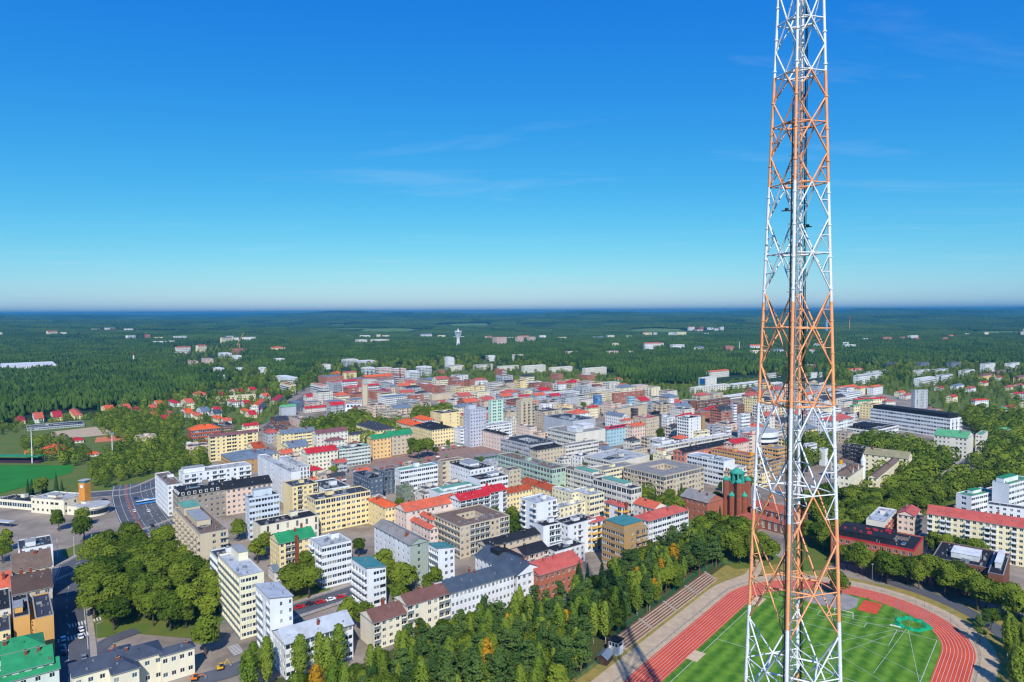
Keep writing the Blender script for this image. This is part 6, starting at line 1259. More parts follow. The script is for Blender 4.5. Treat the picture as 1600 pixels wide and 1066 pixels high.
for bi, (name, label, x, y, rot, la, lb, h, fl, wall, rk, roof, pr, pl, o) in enumerate(BUILDINGS):
    rnd = random.Random(bi * 31 + 5); depth = y
    root = empty(name, (x, y, 0), R(rot)); tag(root, label, CATS[name], o.get('group'))
    opt = dict(o)
    block(root, 0, 0, la, lb, h, fl, wall, rk, roof, pr, pl, opt, depth < NEAR_LIMIT, depth, rnd)
    for (wx, wy, wla, wlb, wh_, wf) in o.get('wing', []):
        block(root, wx, wy, wla, wlb, wh_, wf, wall, rk, roof, 'w', 'w', {}, depth < NEAR_LIMIT, depth, rnd)
    FOOT.append((x, y, math.cos(R(rot)), math.sin(R(rot)), la, lb))
def in_building(px, py, mg=1.5):
    for x, y, c, s, la, lb in FOOT:
        dx_, dy_ = px - x, py - y
        if dx_ * dx_ + dy_ * dy_ > 26000: continue
        a, b = dx_ * c + dy_ * s, -dx_ * s + dy_ * c
        if -mg < a < la + mg and -mg < b < lb + mg: return True
    return False

# ------------------------------------------------------------ infill blocks on the street grid
frnd = random.Random(11)
SPECIAL = [(146, 432, 30), (168, 395, 30), (-196, 905, 32), (233, 640, 24), (-300, 450, 45), (-100, 550, 16), (-20, 592, 18)]
KEEP = [poly for (nm, kd, sp, poly) in PLANTING if nm in ('tower_park', 'lindenpark', 'churchyard')] + [SQUARE]
def plot_free(x, y, mg):
    if in_building(x, y, mg) or any(inside(x, y, k) for k in KEEP) or any((x - a) ** 2 + (y - b) ** 2 < c * c for a, b, c in SPECIAL): return False
    q = Vector((x, y))
    for n, w, p in ROADS:
        for i in range(len(p) - 1):
            a, b = Vector(p[i]), Vector(p[i + 1]); t = max(0, min(1, (q - a).dot(b - a) / (b - a).length_squared))
            if (a.lerp(b, t) - q).length < w / 2 + 4: return False
    return True
WALL_WORD = {'wh': 'white', 'ow': 'off white', 'cr': 'cream', 'be': 'beige', 'ye': 'yellow', 'bo': 'brick', 'gy': 'grey', 'pk': 'pale pink', 'of': 'pale'}
ROOF_WORD = {'gr': 'grey', 'lg': 'pale grey', 'bk': 'black', 'dg': 'dark grey', 'rs': 'faded red', 'or': 'orange', 'lb': 'blue grey', 'rd': 'crimson', 'bn': 'brown'}
STOREY = {1: 'one', 2: 'two', 3: 'three', 4: 'four', 5: 'five', 6: 'six'}
def infill(name, poly, step, hr, sz, where, mg, prob, most):
    A, B = Vector((math.sin(R(52.5)), math.cos(R(52.5)))), Vector((-math.cos(R(52.5)), math.sin(R(52.5)))); n = int(1400 / step); made = 0
    spots = [A * i * step + B * j * step + Vector((0, 700)) for i in range(-n, n) for j in range(-n, n)]
    spots = sorted((p for p in spots if inside(p.x, p.y, poly)), key=lambda p: p.y)
    for p in spots:
        if made >= most: break
        if frnd.random() > prob: continue
        la, lb = frnd.uniform(*sz), frnd.uniform(*sz) * .8
        if not all(plot_free(*(p + A * u * la + B * v * lb), mg) for u in (0, .5, 1) for v in (0, .5, 1)): continue
        fl = frnd.randint(*hr); w = frnd.choice(list(WALL_WORD)); k = frnd.choices(['f', 'ga', 'h'], [6, 2, 1])[0]; rf = frnd.choice(['gr', 'lg', 'bk', 'dg', 'gr', 'bn'] if k == 'f' else ['rs', 'or', 'lb', 'rd', 'dg'])
        lab = '%s storey %s block, %s %s roof, %s' % (STOREY[fl], WALL_WORD[w], ROOF_WORD[rf], {'f': 'flat', 'ga': 'ridged', 'h': 'hipped'}[k], where)
        root = empty(name, (p.x, p.y, 0), R(37.5)); tag(root, lab, 'town block', lab)
        block(root, 0, 0, la, lb, fl * 3.2 + .6, fl, w, k, rf, frnd.choice(['w', 'wwb', 'r', 'wb', 'ww.']), frnd.choice(['w', 'b.', 'wr', 'g']), {}, False, max(p.y, 500), frnd)
        FOOT.append((p.x, p.y, math.cos(R(37.5)), math.sin(R(37.5)), la, lb)); made += 1
infill('courtyard_house', INFILL['court'], 21, (2, 3), (9, 14), 'in an inner town court', 2.2, .8, 70)
infill('town_block', INFILL['outer'], 29, (2, 5), (15, 25), 'on the outer street grid', 3, .8, 190)
infill('town_block', INFILL['school'], 26, (2, 4), (12, 18), 'near the brick school', 4, .4, 14)
# ------------------------------------------------------------ lattice mast
ORG = mat('mast_orange', (240, 170, 120), rough=.55, var=.12, scale=.5, c2=(226, 148, 98)); MWH = mat('mast_white', (226, 228, 230), rough=.5, var=.06, scale=.5)
BLK = mat('cable_black', (30, 30, 34), rough=.7, var=0); GREY = mat('ladder_grey', (140, 146, 150), rough=.5, metal=.3, var=0)
MX, MY, MPHI = 55.0, 132.0, R(29)
mast = empty('radio_mast', (MX, MY, 0)); tag(mast, 'tall lattice radio mast in orange and white bands beside the stadium', 'mast')
def mr(z): return 3.95 + (190.4 - z) * (8.62 - 3.95) / (190.4 - 58.5)      # leg distance from the axis
def mleg(k, z):
    a = MPHI + math.pi + k * math.pi / 2; r = mr(z); return Vector((r * math.sin(a), r * math.cos(a), z))    # k=0 front leg, 1, 2 back, 3
BANDS = [(12, 35, 0), (35, 54.5, 1), (54.5, 70.5, 0), (70.5, 90.3, 1), (90.3, 111.8, 0), (111.8, 131.6, 1), (131.6, 154.0, 0), (154.0, 174.8, 1), (174.8, 198.5, 0)]
def bcol(z):
    for a, b, k in BANDS:
        if a <= z < b: return ORG if k else MWH
    return MWH
LV = [12.0, 29.5, 46.0, 62.3]
for yy in (912, 774, 640, 515, 399.5, 290, 196, 113, 31): LV.append(None)
LV = [14.0, 26.5, 42.5, 59.5, 76.2, 95.0, 111.8, 126.6, 140.8, 154.0, 165.3, 174.8, 184.6, 197.5]
for k in range(4):
    for a, b, c in BANDS:
        a2 = max(a, 10)
        mb = MB(); mb.tube(mleg(k, a2), mleg(k, b), .235 + (200 - a2) * .0009, ORG if c else MWH, n=10, cap=False); mb.build('leg', mast, smooth=True)
    for z in np.arange(20, 198, 6.0):
        p = mleg(k, z); mb = MB(); mb.tube(p - Vector((0, 0, .12)), p + Vector((0, 0, .12)), .4, bcol(z), n=10); mb.build('flange', mast)
def bar(a, b, r, name='diagonal', m=None):
    mb = MB(); mb.tube(a, b, r, m or bcol((a.z + b.z) / 2), n=6, cap=False); return mb.build(name, mast, smooth=True)
for i in range(len(LV) - 1):
    z0, z1 = LV[i], LV[i + 1]; zm = (z0 + z1) / 2; rr = .17 if z0 < 110 else .15
    for k in range(4):
        k2 = (k + 1) % 4
        A0, B0, A1, B1 = mleg(k, z0), mleg(k2, z0), mleg(k, z1), mleg(k2, z1); M0, M1 = (A0 + B0) / 2, (A1 + B1) / 2; Am, Bm = mleg(k, zm), mleg(k2, zm)
        bar(M0, Am, rr); bar(M0, Bm, rr); bar(Am, M1, rr); bar(Bm, M1, rr)
        bar(A0, B0, .13, 'horizontal', None)
        for P0, Q, Mx in ((A0, Am, M0), (B0, Bm, M0), (A1, Am, M1), (B1, Bm, M1)):
            if z0 > 165: continue
            qd = Mx.lerp(Q, .5); ql = P0.lerp(Q, .5); ql = mleg(k if (P0 is A0 or P0 is A1) else k2, qd.z)
            bar(ql, qd, .085, 'redundant_bar'); bar(qd, P0, .085, 'redundant_bar')
    mids = [(mleg(k, z0) + mleg((k + 1) % 4, z0)) / 2 for k in range(4)]
    for k in range(4): bar(mids[k], mids[(k + 1) % 4], .2, 'diaphragm_bar')
# ladders and cables on the front and back legs
def along(k, off, z0, z1): 
    a, b = mleg(k, z0), mleg(k, z1); return a + Vector(off), b + Vector(off)
rv = Vector((math.cos(MPHI), -math.sin(MPHI), 0)); fv = Vector((-math.sin(MPHI), -math.cos(MPHI), 0))
for (k, side, fwd, z0, z1, r, m, nm) in [(0, -.5, .1, 12, 168, .13, BLK, 'cable_run'), (0, -.8, .1, 12, 120, .05, BLK, 'cable_run'), (0, .5, .1, 12, 198, .1, GREY, 'cable_tray'), (2, .62, 0, 12, 198, .13, BLK, 'cable_run'), (2, .92, .1, 30, 190, .07, BLK, 'cable_run')]:
    a, b = along(k, rv * side + fv * fwd, z0, z1); mb = MB(); mb.tube(a, b, r, m, n=6); mb.build(nm, mast)
for (k, side) in ((2, -1.5), (0, .95)):
    root_off = rv * side
    for s_ in (-.22, .22):
        a, b = along(k, root_off + rv * s_, 12, 198); mb = MB(); mb.tube(a, b, .045, GREY, n=4); mb.build('ladder_rail', mast)
    mb = MB()
    for z in np.arange(12.5, 198, .9):
        p = mleg(k, z) + root_off; mb.tube(p - rv * .22, p + rv * .22, .035, GREY, n=3, cap=False)
    o = mb.build('ladder_rung', mast); tag(o, kind='stuff')
for z in np.arange(20, 196, 4.2):
    p = mleg(0, z); mb = MB(); mb.tube(p - rv * 1.1, p + rv * .7, .05, BLK if z < 165 else GREY, n=4); mb.build('cable_clamp', mast)
    p = mleg(2, z + 1); mb = MB(); mb.tube(p - rv * .3, p + rv * 1.0, .05, BLK, n=4); mb.build('cable_clamp', mast)
def antenna(p, h, w, m, nm='antenna'):
    mb = MB(); mb.box(p.x - w, p.x + w, p.y - w * .5, p.y + w * .5, p.z, p.z + h, m); mb.build(nm, mast)
for (k, z, sd_) in ((0, 148.5, -2.2), (2, 146.5, 2.0), (0, 144.2, -.4), (2, 142.8, -.5), (2, 171.8, .3), (2, 168.9, .2)):
    p = mleg(k, z); mb = MB(); mb.tube(p, p + rv * sd_ + fv * .2, .12, BLK, n=5); mb.build('antenna_bracket', mast); antenna(p + rv * sd_ * .6, .5, .3, BLK)
for i in range(46):      # aerial clusters near the top
    a = random.uniform(0, 6.28); p = mleg(1 + 2 * (i % 2) if i % 3 else 3, 190) ; p = mleg(1, 191.5) if i < 30 else mleg(3, 191.0)
    p = p + Vector((random.uniform(-1.4, 1.2), random.uniform(-1.4, 1.4), random.uniform(-.6, 1.4))); antenna(p, random.uniform(.5, 1.3), random.uniform(.08, .22), BLK)
for i in range(14):
    p = mleg(2, random.uniform(186, 192)) + rv * random.uniform(-.9, .9); antenna(p, random.uniform(.3, .9), random.uniform(.05, .15), BLK if i % 2 else GREY)
for k, z in ((3, 101.0), (1, 101.0)):
    p = mleg(k, z) ; mb = MB(); mb.tube(p, p + (rv if k == 3 else -rv) * 1.0, .06, GREY, n=4); mb.build('lamp_arm', mast)
    q = p + (rv if k == 3 else -rv) * 1.0; mb = MB(); mb.cyl(q.x, q.y, q.z - .1, q.z + .6, .32, mat('amber_lens', (226, 150, 30), rough=.3, var=0), n=10); mb.build('warning_light', mast)
mb = MB()
for k in range(4): p = mleg(k, 10); mb.box(p.x - 1, p.x + 1, p.y - 1, p.y + 1, 2, 14.2, CONC)
mb.build('footing', mast)

# ------------------------------------------------------------ brick church with copper towers
ch = empty('brick_church', (168, 387, 0), R(37.5)); tag(ch, 'brick church with clustered copper capped tower and red tiled nave', 'church')
CB = mat('church_brick', (150, 88, 64), var=.14, scale=.5, bump=.1, c2=(126, 70, 52)); COPPER = mat('copper_green', (70, 170, 146), rough=.6, var=.2, scale=1.0, c2=(48, 128, 112))
TILE = mat('church_tile', (178, 90, 64), var=.18, scale=.4, c2=(140, 78, 62))
WALL['ch'] = (150, 88, 64); MATS['wall_ch'] = CB; ROOF['ct'] = (178, 90, 64); MATS['roof_ct'] = TILE
rnd = random.Random(3)
block(ch, 0, 6, 13, 30, 10, 1, 'ch', 'gb', 'ct', '.v.v.', 'vvvvvv', {'chim': 0, 'win': 2}, True, 300, rnd)
block(ch, -6, 9, 6, 20, 6, 1, 'ch', 'ga2', 'ct', '.', 'vvvvv', {'chim': 0, 'win': 2}, True, 300, rnd)
block(ch, -14, 24, 9, 12, 6.5, 1, 'ch', 'h', 'ct', 'ww', 'www', {'chim': 0, 'win': 2}, True, 300, rnd)
for (x, y) in ((-3, 16), (-3, 22), (3, 12), (3, 26)):
    mb = MB(); mb.cyl(x, y, 7.2 if x < 0 else 12.2, 9.6 if x < 0 else 14.6, .9, BLK, n=10, r2=.1); mb.build('roof_cowl', ch)
tx, ty, s8 = -1.5, 44.5, 4.6
mb = MB(); mb.box(tx - s8, tx + s8, ty - s8, ty + s8, 0, 23, CB); mb.build('tower_shaft', ch)
for sx in (-1, 1):
    for sy in (-1, 1):
        mb = MB(); mb.cyl(tx + sx * s8, ty + sy * s8, 0, 24.5, 1.9, CB, n=8); mb.build('corner_turret', ch)
        mb = MB(); mb.cyl(tx + sx * s8, ty + sy * s8, 24.5, 25.4, 2.2, COPPER, n=8); mb.cyl(tx + sx * s8, ty + sy * s8, 25.4, 26.9, 2.0, COPPER, n=8, r2=.6); mb.build('turret_cap', ch)
for (dx_, dy_) in ((-1, 0), (0, -1), (1, 0), (0, 1)):
    X, Y = tx + dx_ * (s8 + .7), ty + dy_ * (s8 + .7)
    mb = MB(); mb.cyl(X, Y, 0, 15.5, 1.8, CB, n=8); mb.build('stair_turret', ch)
    mb = MB(); mb.cyl(X, Y, 15.5, 16.2, 2.1, COPPER, n=10); mb.cyl(X, Y, 16.2, 17.6, 1.95, COPPER, n=10, r2=.7); mb.cyl(X, Y, 17.6, 18.6, .5, COPPER, n=8, r2=.05); mb.build('turret_cap', ch)
mb = MB(); mb.cyl(tx, ty, 23, 24.2, 4.6, COPPER, n=16); mb.build('lantern_base', ch)
for i in range(8):
    t = i * math.pi / 4; mb = MB(); mb.box(-.7, .7, -.5, .5, 24.2, 29, COPPER); o = mb.build('lantern_pier', ch); o.location = (tx + 3.4 * math.cos(t), ty + 3.4 * math.sin(t), 0); o.rotation_euler = (0, 0, t)
mb = MB(); mb.cyl(tx, ty, 24.2, 28.8, 2.3, BLK, n=12); mb.build('lantern_core', ch)
mb = MB(); mb.cyl(tx, ty, 29, 29.8, 4.4, COPPER, n=16); mb.cyl(tx, ty, 29.8, 31.2, 3.9, COPPER, n=16, r2=2.2); mb.cyl(tx, ty, 31.2, 32.2, 2.2, COPPER, n=12, r2=.3); mb.tube((tx, ty, 32), (tx, ty, 38), .12, BLK); mb.build('lantern_dome', ch)
FOOT.append((168, 387, math.cos(R(37.5)), math.sin(R(37.5)), 14, 50)); FOOT.append((150, 395, math.cos(R(37.5)), math.sin(R(37.5)), 10, 30))

# ------------------------------------------------------------ station
sta = empty('bus_station', (-316, 443, 0), R(-15)); tag(sta, 'low cream station with square clock tower and rounded end', 'station')
rnd = random.Random(9)
block(sta, 0, 0, 27, 17, 9.5, 2, 'cw', 'f', 'lg', 'wwwwdd.', 'ww', {'win': 3, 'pent': (.3, .3, .25, .3, 1.5)}, True, 300, rnd)
block(sta, -34, 4, 33.8, 12, 5.5, 1, 'cw', 'f', 'bk', 'rrrrrrrr', 'w', {}, True, 300, rnd)
block(sta, 27.2, 2, 13, 12, 5.5, 1, 'cw', 'f', 'lg', 'www', 'w', {}, True, 300, rnd)
mb = MB(); mb.cyl(42, 8.5, 0, 5.0, 8.6, wallm('cw'), n=36); mb.build('round_hall', sta)
mb = MB(); mb.cyl(42, 8.5, 5.0, 6.2, 9.4, wallm('cw'), n=36, top=roofm('lg')); mb.build('round_roof', sta)
for i in range(22):
    t = -math.pi * .75 + i * math.pi * 1.15 / 22; mb = MB(); mb.box(-.65, .65, -.06, .06, 1.4, 4, GLASS); o = mb.build('window', sta); o.location = (42 + 8.62 * math.cos(t), 8.5 + 8.62 * math.sin(t), 0); o.rotation_euler = (0, 0, t + math.pi / 2)
OCH = mat('tower_ochre', (214, 144, 62), var=.1, scale=.3)
mb = MB(); mb.box(29.5, 34.3, 9, 13.8, 0, 19, OCH); mb.build('clock_tower', sta)
mb = MB(); mb.box(29.9, 33.9, 9.4, 13.4, 19, 20.6, GLASSG); mb.box(29.3, 34.5, 8.8, 14, 20.6, 21, roofm('lg')); mb.build('tower_lantern', sta)
for (px_, py_, rz_) in ((31.9, 8.95, 0), (29.45, 11.4, -math.pi / 2)):
    mb = MB(); mb.tube((0, -.02, 17), (0, .06, 17), 1.2, FRAME, n=20); mb.tube((0, -.05, 17), (.5, -.05, 17.5), .06, BLK, n=4); mb.tube((0, -.05, 17), (0, -.05, 17.9), .06, BLK, n=4); o = mb.build('clock_face', sta); o.location = (px_, py_, 0); o.rotation_euler = (0, 0, rz_)
FOOT.append((-316, 443, math.cos(R(-15)), math.sin(R(-15)), 52, 18)); FOOT.append((-349, 452, math.cos(R(-15)), math.sin(R(-15)), 36, 14))
for i, (x, y) in enumerate(((-250, 356), (-243, 359), (-236, 362), (-229, 366))):
    f = empty('flagpole', (x, y, 0)); tag(f, 'tall white flagpole on the lawn by the crossroads', 'flagpole', 'flagpoles on the station lawn')
    mb = MB(); mb.tube((0, 0, 0), (0, 0, 11), .13, FRAME, n=6, r2=.07); mb.build('pole', f); mb = MB(); mb.tube((0, 0, 11), (0, 0, 11.25), .16, STEEL, n=6); mb.build('finial', f)
# canopy of the bus platforms
pc = empty('platform_canopy', (-330, 418, 0), R(-15)); tag(pc, 'long white platform canopy in front of the cream station', 'canopy')
mb = MB(); mb.box(-20, 25, -2, 2, 3.4, 3.8, wallm('wh'), top=roofm('lg')); mb.build('roof', pc)
for x in range(-18, 25, 6):
    mb = MB(); mb.tube((x, 0, 0), (x, 0, 3.4), .12, STEEL, n=6); mb.build('post', pc)

# ------------------------------------------------------------ campanile church in the park
cp = empty('park_church', (-196, 905, 0), R(10)); tag(cp, 'tall pale concrete bell tower with low white church hall in park', 'church')
mb = MB(); mb.box(-4, 4, -2, 2, 0, 34, wallm('be')); mb.box(-4.2, -2.6, -2.2, 2.2, 0, 36, CONC); mb.box(2.6, 4.2, -2.2, 2.2, 0, 36, CONC); mb.build('bell_tower', cp)
mb = MB(); mb.box(-30, -4.3, -4, 10, 0, 9, wallm('wh'), top=roofm('lg')); mb.build('hall', cp)
mb = MB(); mb.box(-16, 8, -9, -4.2, 0, 6.5, wallm('bb')); mb.build('brick_wall', cp)
for i in range(5):
    mb = MB(); mb.box(-28 + i * 4.6, -25 + i * 4.6, -4.08, -4.0, 5, 8, GLASS2); mb.build('window', cp)
FOOT.append((-228, 890, 1, 0, 40, 30))
# ------------------------------------------------------------ far landmarks
WT = mat('tower_concrete', (214, 218, 222), var=.05)
wt = empty('water_tower', (-191, 2421, 0)); tag(wt, 'slender white water tower with flared cup top in the far wood', 'water tower')
mb = MB(); mb.cyl(0, 0, 0, 40, 7.5, WT, n=20, r2=5.0); mb.build('shaft', wt)
for i in range(10):
    t = i * .628; mb = MB(); mb.tube((5.0 * math.cos(t), 5.0 * math.sin(t), 38), (12.5 * math.cos(t), 12.5 * math.sin(t), 62), 1.3, WT, n=6); mb.build('flared_rib', wt)
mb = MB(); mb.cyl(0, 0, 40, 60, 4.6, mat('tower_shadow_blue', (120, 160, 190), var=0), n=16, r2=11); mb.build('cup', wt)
mb = MB(); mb.cyl(0, 0, 60, 63.5, 13, WT, n=24); mb.cyl(0, 0, 63.5, 72, 3, WT, n=10, r2=.4); mb.build('crown_deck', wt)
def stack(name, x, y, h, r, label, cat, m, band=None):
    e_ = empty(name, (x, y, float(tz(x, y)))); tag(e_, label, cat)
    mb = MB(); mb.cyl(0, 0, 0, h * .7, r, m, n=12, r2=r * .8); mb.build('lower_shaft', e_)
    mb = MB(); mb.cyl(0, 0, h * .7, h, r * .8, band or m, n=12, r2=r * .7); mb.build('upper_shaft', e_)
stack('chimney_stack', -955, 1720, 36, 2.2, 'slim pale chimney with rusty top rising from the dense wood', 'chimney', WT, BRICK)
stack('chimney_stack', -196, 1190, 34, 1.3, 'slim red brick chimney among brick apartment towers', 'chimney', BRICK)
stack('radio_pole', 1830, 3700, 85, 1.6, 'far red and white pole above the horizon woods', 'pole', ORG, mat('pole_red', (200, 60, 50), var=0))
stack('chimney_stack', 1540, 3560, 62, 2.4, 'far pale power plant chimney behind the mast', 'chimney', WT)
stack('chimney_stack', 1640, 3560, 70, 8, 'far pale blue power plant boiler tower', 'tower', mat('boiler_blue', (120, 160, 200), var=0))
stack('radio_pole', 700, 2100, 34, 1.2, 'pale slim pole standing in the mixed far wood', 'pole', WT)
cr = empty('tower_crane', (-930, 2330, 0), R(40)); tag(cr, 'ochre tower crane with raised jib on a building site', 'crane')
CRN = mat('crane_ochre', (206, 150, 80), var=.05)
mb = MB(); mb.tube((0, 0, 0), (0, 0, 26), 1.2, CRN, n=4); mb.build('mast_post', cr); mb = MB(); mb.tube((-8, 0, 24), (14, 0, 62), 1.0, CRN, n=4); mb.build('jib', cr); mb = MB(); mb.box(-10, -5, -1.5, 1.5, 21, 25, CONC); mb.build('counterweight', cr)
# floodlight poles
def flood(x, y, h, label):
    e_ = empty('floodlight_pole', (x, y, 0)); tag(e_, label, 'floodlight')
    mb = MB(); mb.tube((0, 0, 0), (0, 0, h), .5, MATS['tower_concrete'], n=8, r2=.28); mb.build('pole', e_)
    mb = MB(); mb.box(-2.2, 2.2, -.3, .3, h, h + 1.8, STEEL); mb.build('lamp_rack', e_)
flood(-420, 592, 30, 'tall pale blue floodlight pole beside the green football field')
flood(-352, 596, 24, 'floodlight pole rising between park trees')
sl_ = empty('stadium_lamp', (*S(2, 97), 0)); tag(sl_, 'slim pole lamp at the bend of the red track', 'lamp post')
mb = MB(); mb.tube((0, 0, 0), (0, 0, 10), .11, STEEL, n=6); mb.build('pole', sl_); mb = MB(); mb.box(-.5, .5, -.2, .2, 9.8, 10.2, PLANT); mb.build('lamp_head', sl_)
# football stand with green roof, dark seats
fsd = empty('football_stand', (-432, 592, 0), R(-4)); tag(fsd, 'covered football stand with green roof edge beside field', 'stand')
mb = MB(); mb.box(-40, 18, 0, 8, 5.5, 6, roofm('gn')); mb.build('roof', fsd)
for r in range(4):
    mb = MB(); mb.box(-40, 18, 1 + r * 1.6, 2.6 + r * 1.6, 0, .6 + r * .8, mat('stand_seat', (60, 40, 60), var=.1)); mb.build('seat_row', fsd)
for x in range(-38, 19, 8):
    mb = MB(); mb.tube((x, 7.8, 0), (x, 7.8, 5.5), .15, STEEL, n=6); mb.build('post', fsd)
# round white building, glass pavilions on the square
rb_ = empty('round_building', (233, 640, 0)); tag(rb_, 'round white topped building with dark ribbon glass', 'office')
for (z0, z1, r, m, n) in ((0, 6, 17, wallm('gy'), 'lower_drum'), (6, 8.5, 16.5, GLASS, 'ribbon_glass'), (8.5, 11, 17.2, wallm('wh'), 'parapet_band'), (11, 13, 16.3, GLASS2, 'upper_glass'), (13, 17.5, 17.2, wallm('wh'), 'crown_band')):
    mb = MB(); mb.cyl(0, 0, z0, z1, r, m, n=40, top=roofm('lg')); mb.build(n, rb_)
FOOT.append((213, 622, 1, 0, 40, 40))
for (x, y, rz_, L, lab) in ((-108, 545, 37.5, 18, 'glass market pavilion with grey roof beside awnings'), (-28, 588, 37.5, 22, 'long glass pavilion with flat roof on the paved square')):
    e_ = empty('market_pavilion', (x, y, 0), R(rz_)); tag(e_, lab, 'pavilion')
    mb = MB(); mb.box(0, L, 0, 9, 0, 3.4, GLASSG); mb.build('glass_wall', e_); mb = MB(); mb.box(-1, L + 1, -1, 10, 3.4, 3.9, roofm('gr')); mb.build('roof', e_)
    for i in range(0, int(L), 3):
        mb = MB(); mb.box(i, i + .15, -.12, -.02, 0, 3.4, FRAME); mb.build('mullion', e_)
    FOOT.append((x, y, math.cos(R(rz_)), math.sin(R(rz_)), L, 10))
AW = [('red', (206, 30, 40)), ('white', (230, 230, 228)), ('green', (40, 130, 80))]
for i in range(12):
    c, rgb = AW[i % 3]; x, y = -70 + i * 4.6, 640 - 6 + i * 3.4
    if i > 5: x, y = -95 + (i - 6) * 7.2, 575 + (i - 6) * 6.0
    e_ = empty('market_stall', (x, y, .07), R(37.5)); tag(e_, 'small market stall with %s canopy on the square' % c, 'market stall', '%s market stalls' % c)
    m = mat('awning_' + c, rgb, var=.05); mb = MB()
    mb.poly([(-1.6, -1.6, 2.2), (1.6, -1.6, 2.2), (0, 0, 3.1)], m); mb.poly([(1.6, -1.6, 2.2), (1.6, 1.6, 2.2), (0, 0, 3.1)], m); mb.poly([(1.6, 1.6, 2.2), (-1.6, 1.6, 2.2), (0, 0, 3.1)], m); mb.poly([(-1.6, 1.6, 2.2), (-1.6, -1.6, 2.2), (0, 0, 3.1)], m); mb.build('canopy', e_)
    for sx in (-1.5, 1.5):
        for sy in (-1.5, 1.5): mb = MB(); mb.tube((sx, sy, 0), (sx, sy, 2.2), .05, STEEL, n=4); mb.build('leg', e_)
    mb = MB(); mb.box(-1.3, 1.3, -1.2, -.4, .7, .85, WOODB); mb.build('counter', e_)
# street lamps
LAMPS = [(-163, 262), (-170, 300), (-115, 262), (-190, 372), (-214, 395), (-236, 432), (-252, 462), (-66, 277), (-84, 268), (176, 270), (160, 292), (140, 305), (340, 562), (327, 540), (-200, 353)]
lp = None
for (x, y) in LAMPS:
    if in_building(x, y, .5): continue
    if lp is None:
        lp = empty('street_lamp', (x, y, 0), R(37)); tag(lp, 'slim grey street lamp beside the road', 'street lamp', 'street lamps along the roads')
        mb = MB(); mb.tube((0, 0, 0), (0, 0, 9), .1, STEEL, n=6, r2=.06); mb.build('pole', lp); mb = MB(); mb.tube((0, 0, 9), (1.6, 0, 9.3), .05, STEEL, n=5); mb.build('arm', lp); mb = MB(); mb.box(1.3, 2.1, -.15, .15, 9.2, 9.36, PLANT); mb.build('lamp_head', lp)
    else:
        r_ = lp.copy(); col.objects.link(r_); r_.location = (x, y, 0)
        for c_ in list(lp.children): k_ = c_.copy(); col.objects.link(k_); k_.parent = r_

# ------------------------------------------------------------ cars
CARC = {'red': (196, 24, 30), 'white': (232, 232, 232), 'black': (24, 26, 30), 'grey': (130, 134, 140), 'blue': (30, 60, 120), 'plum': (60, 30, 44)}
TYRE = mat('tyre', (26, 26, 26), rough=.9, var=0); LAMPW = mat('headlight_glass', (220, 224, 226), rough=.2, var=0); LAMPR = mat('tail_light', (150, 10, 14), rough=.3, var=0)
def car_mesh(c):
    m = mat('car_paint_' + c, CARC[c], rough=.25, spec=.6, var=0)
    prof = [(-2.15, .35), (-2.15, .85), (-1.9, .95), (-1.0, 1.0), (1.0, 1.0), (2.05, .92), (2.15, .7), (2.15, .35)]
    mb = MB(); n = len(prof)
    for s_, f in ((-.88, 1), (.88, -1)): mb.poly([(x, s_, z) for x, z in prof][::f], m)
    for i in range(n): a, b = prof[i], prof[(i + 1) % n]; mb.poly([(a[0], -.88, a[1]), (b[0], -.88, b[1]), (b[0], .88, b[1]), (a[0], .88, a[1])][::-1], m)
    body = mb.mesh('body_' + c)
    cab = MB(); b0 = [(-1.75, -.82), (1.0, -.82), (1.0, .82), (-1.75, .82)]; t0 = [(-1.25, -.66), (.3, -.66), (.3, .66), (-1.25, .66)]
    for i in range(4): j = (i + 1) % 4; cab.poly([(*b0[i], .98), (*b0[j], .98), (*t0[j], 1.44), (*t0[i], 1.44)], GLASS)
    cabin = cab.mesh('cabin_' + c); rf = MB(); rf.box(-1.27, .32, -.68, .68, 1.43, 1.48, m); roof_ = rf.mesh('car_roof_' + c)
    return body, cabin, roof_
wm_ = MB(); wm_.tube((0, -.1, 0), (0, .1, 0), .33, TYRE, n=12); wm_.tube((0, -.12, 0), (0, .12, 0), .2, STEEL, n=10); WHEEL = wm_.mesh('wheel')
hl = MB(); hl.box(-.03, .03, -.2, .2, -.09, .09, LAMPW); HL = hl.mesh('headlight'); tl = MB(); tl.box(-.03, .03, -.2, .2, -.09, .09, LAMPR); TLM = tl.mesh('tail_light')
CM = {}
where = {'red': 'parked by the road', 'white': 'on the street', 'black': 'on the street', 'grey': 'on the street', 'blue': 'on the street', 'plum': 'parked between red cars'}
for i, (x, y, d, c) in enumerate(CARS):
    if in_building(x, y, 0): continue
    if c not in CM: CM[c] = car_mesh(c)
    e_ = empty('car', (x, y, .2), R(37.5 if d == 'A' else 127.5)); tag(e_, '%s passenger car %s' % (c, where[c]), 'car', '%s cars on the streets' % c)
    for nm, me in zip(('body', 'cabin_glass', 'car_roof'), CM[c]): link(bpy.data.objects.new(nm, me), e_)
    for wx in (-1.35, 1.35):
        for wy in (-.82, .82): w_ = link(bpy.data.objects.new('wheel', WHEEL), e_); w_.location = (wx, wy, .33)
    for wy in (-.6, .6):
        w_ = link(bpy.data.objects.new('headlight', HL), e_); w_.location = (2.15, wy, .68); w_ = link(bpy.data.objects.new('tail_light', TLM), e_); w_.location = (-2.15, wy, .74)
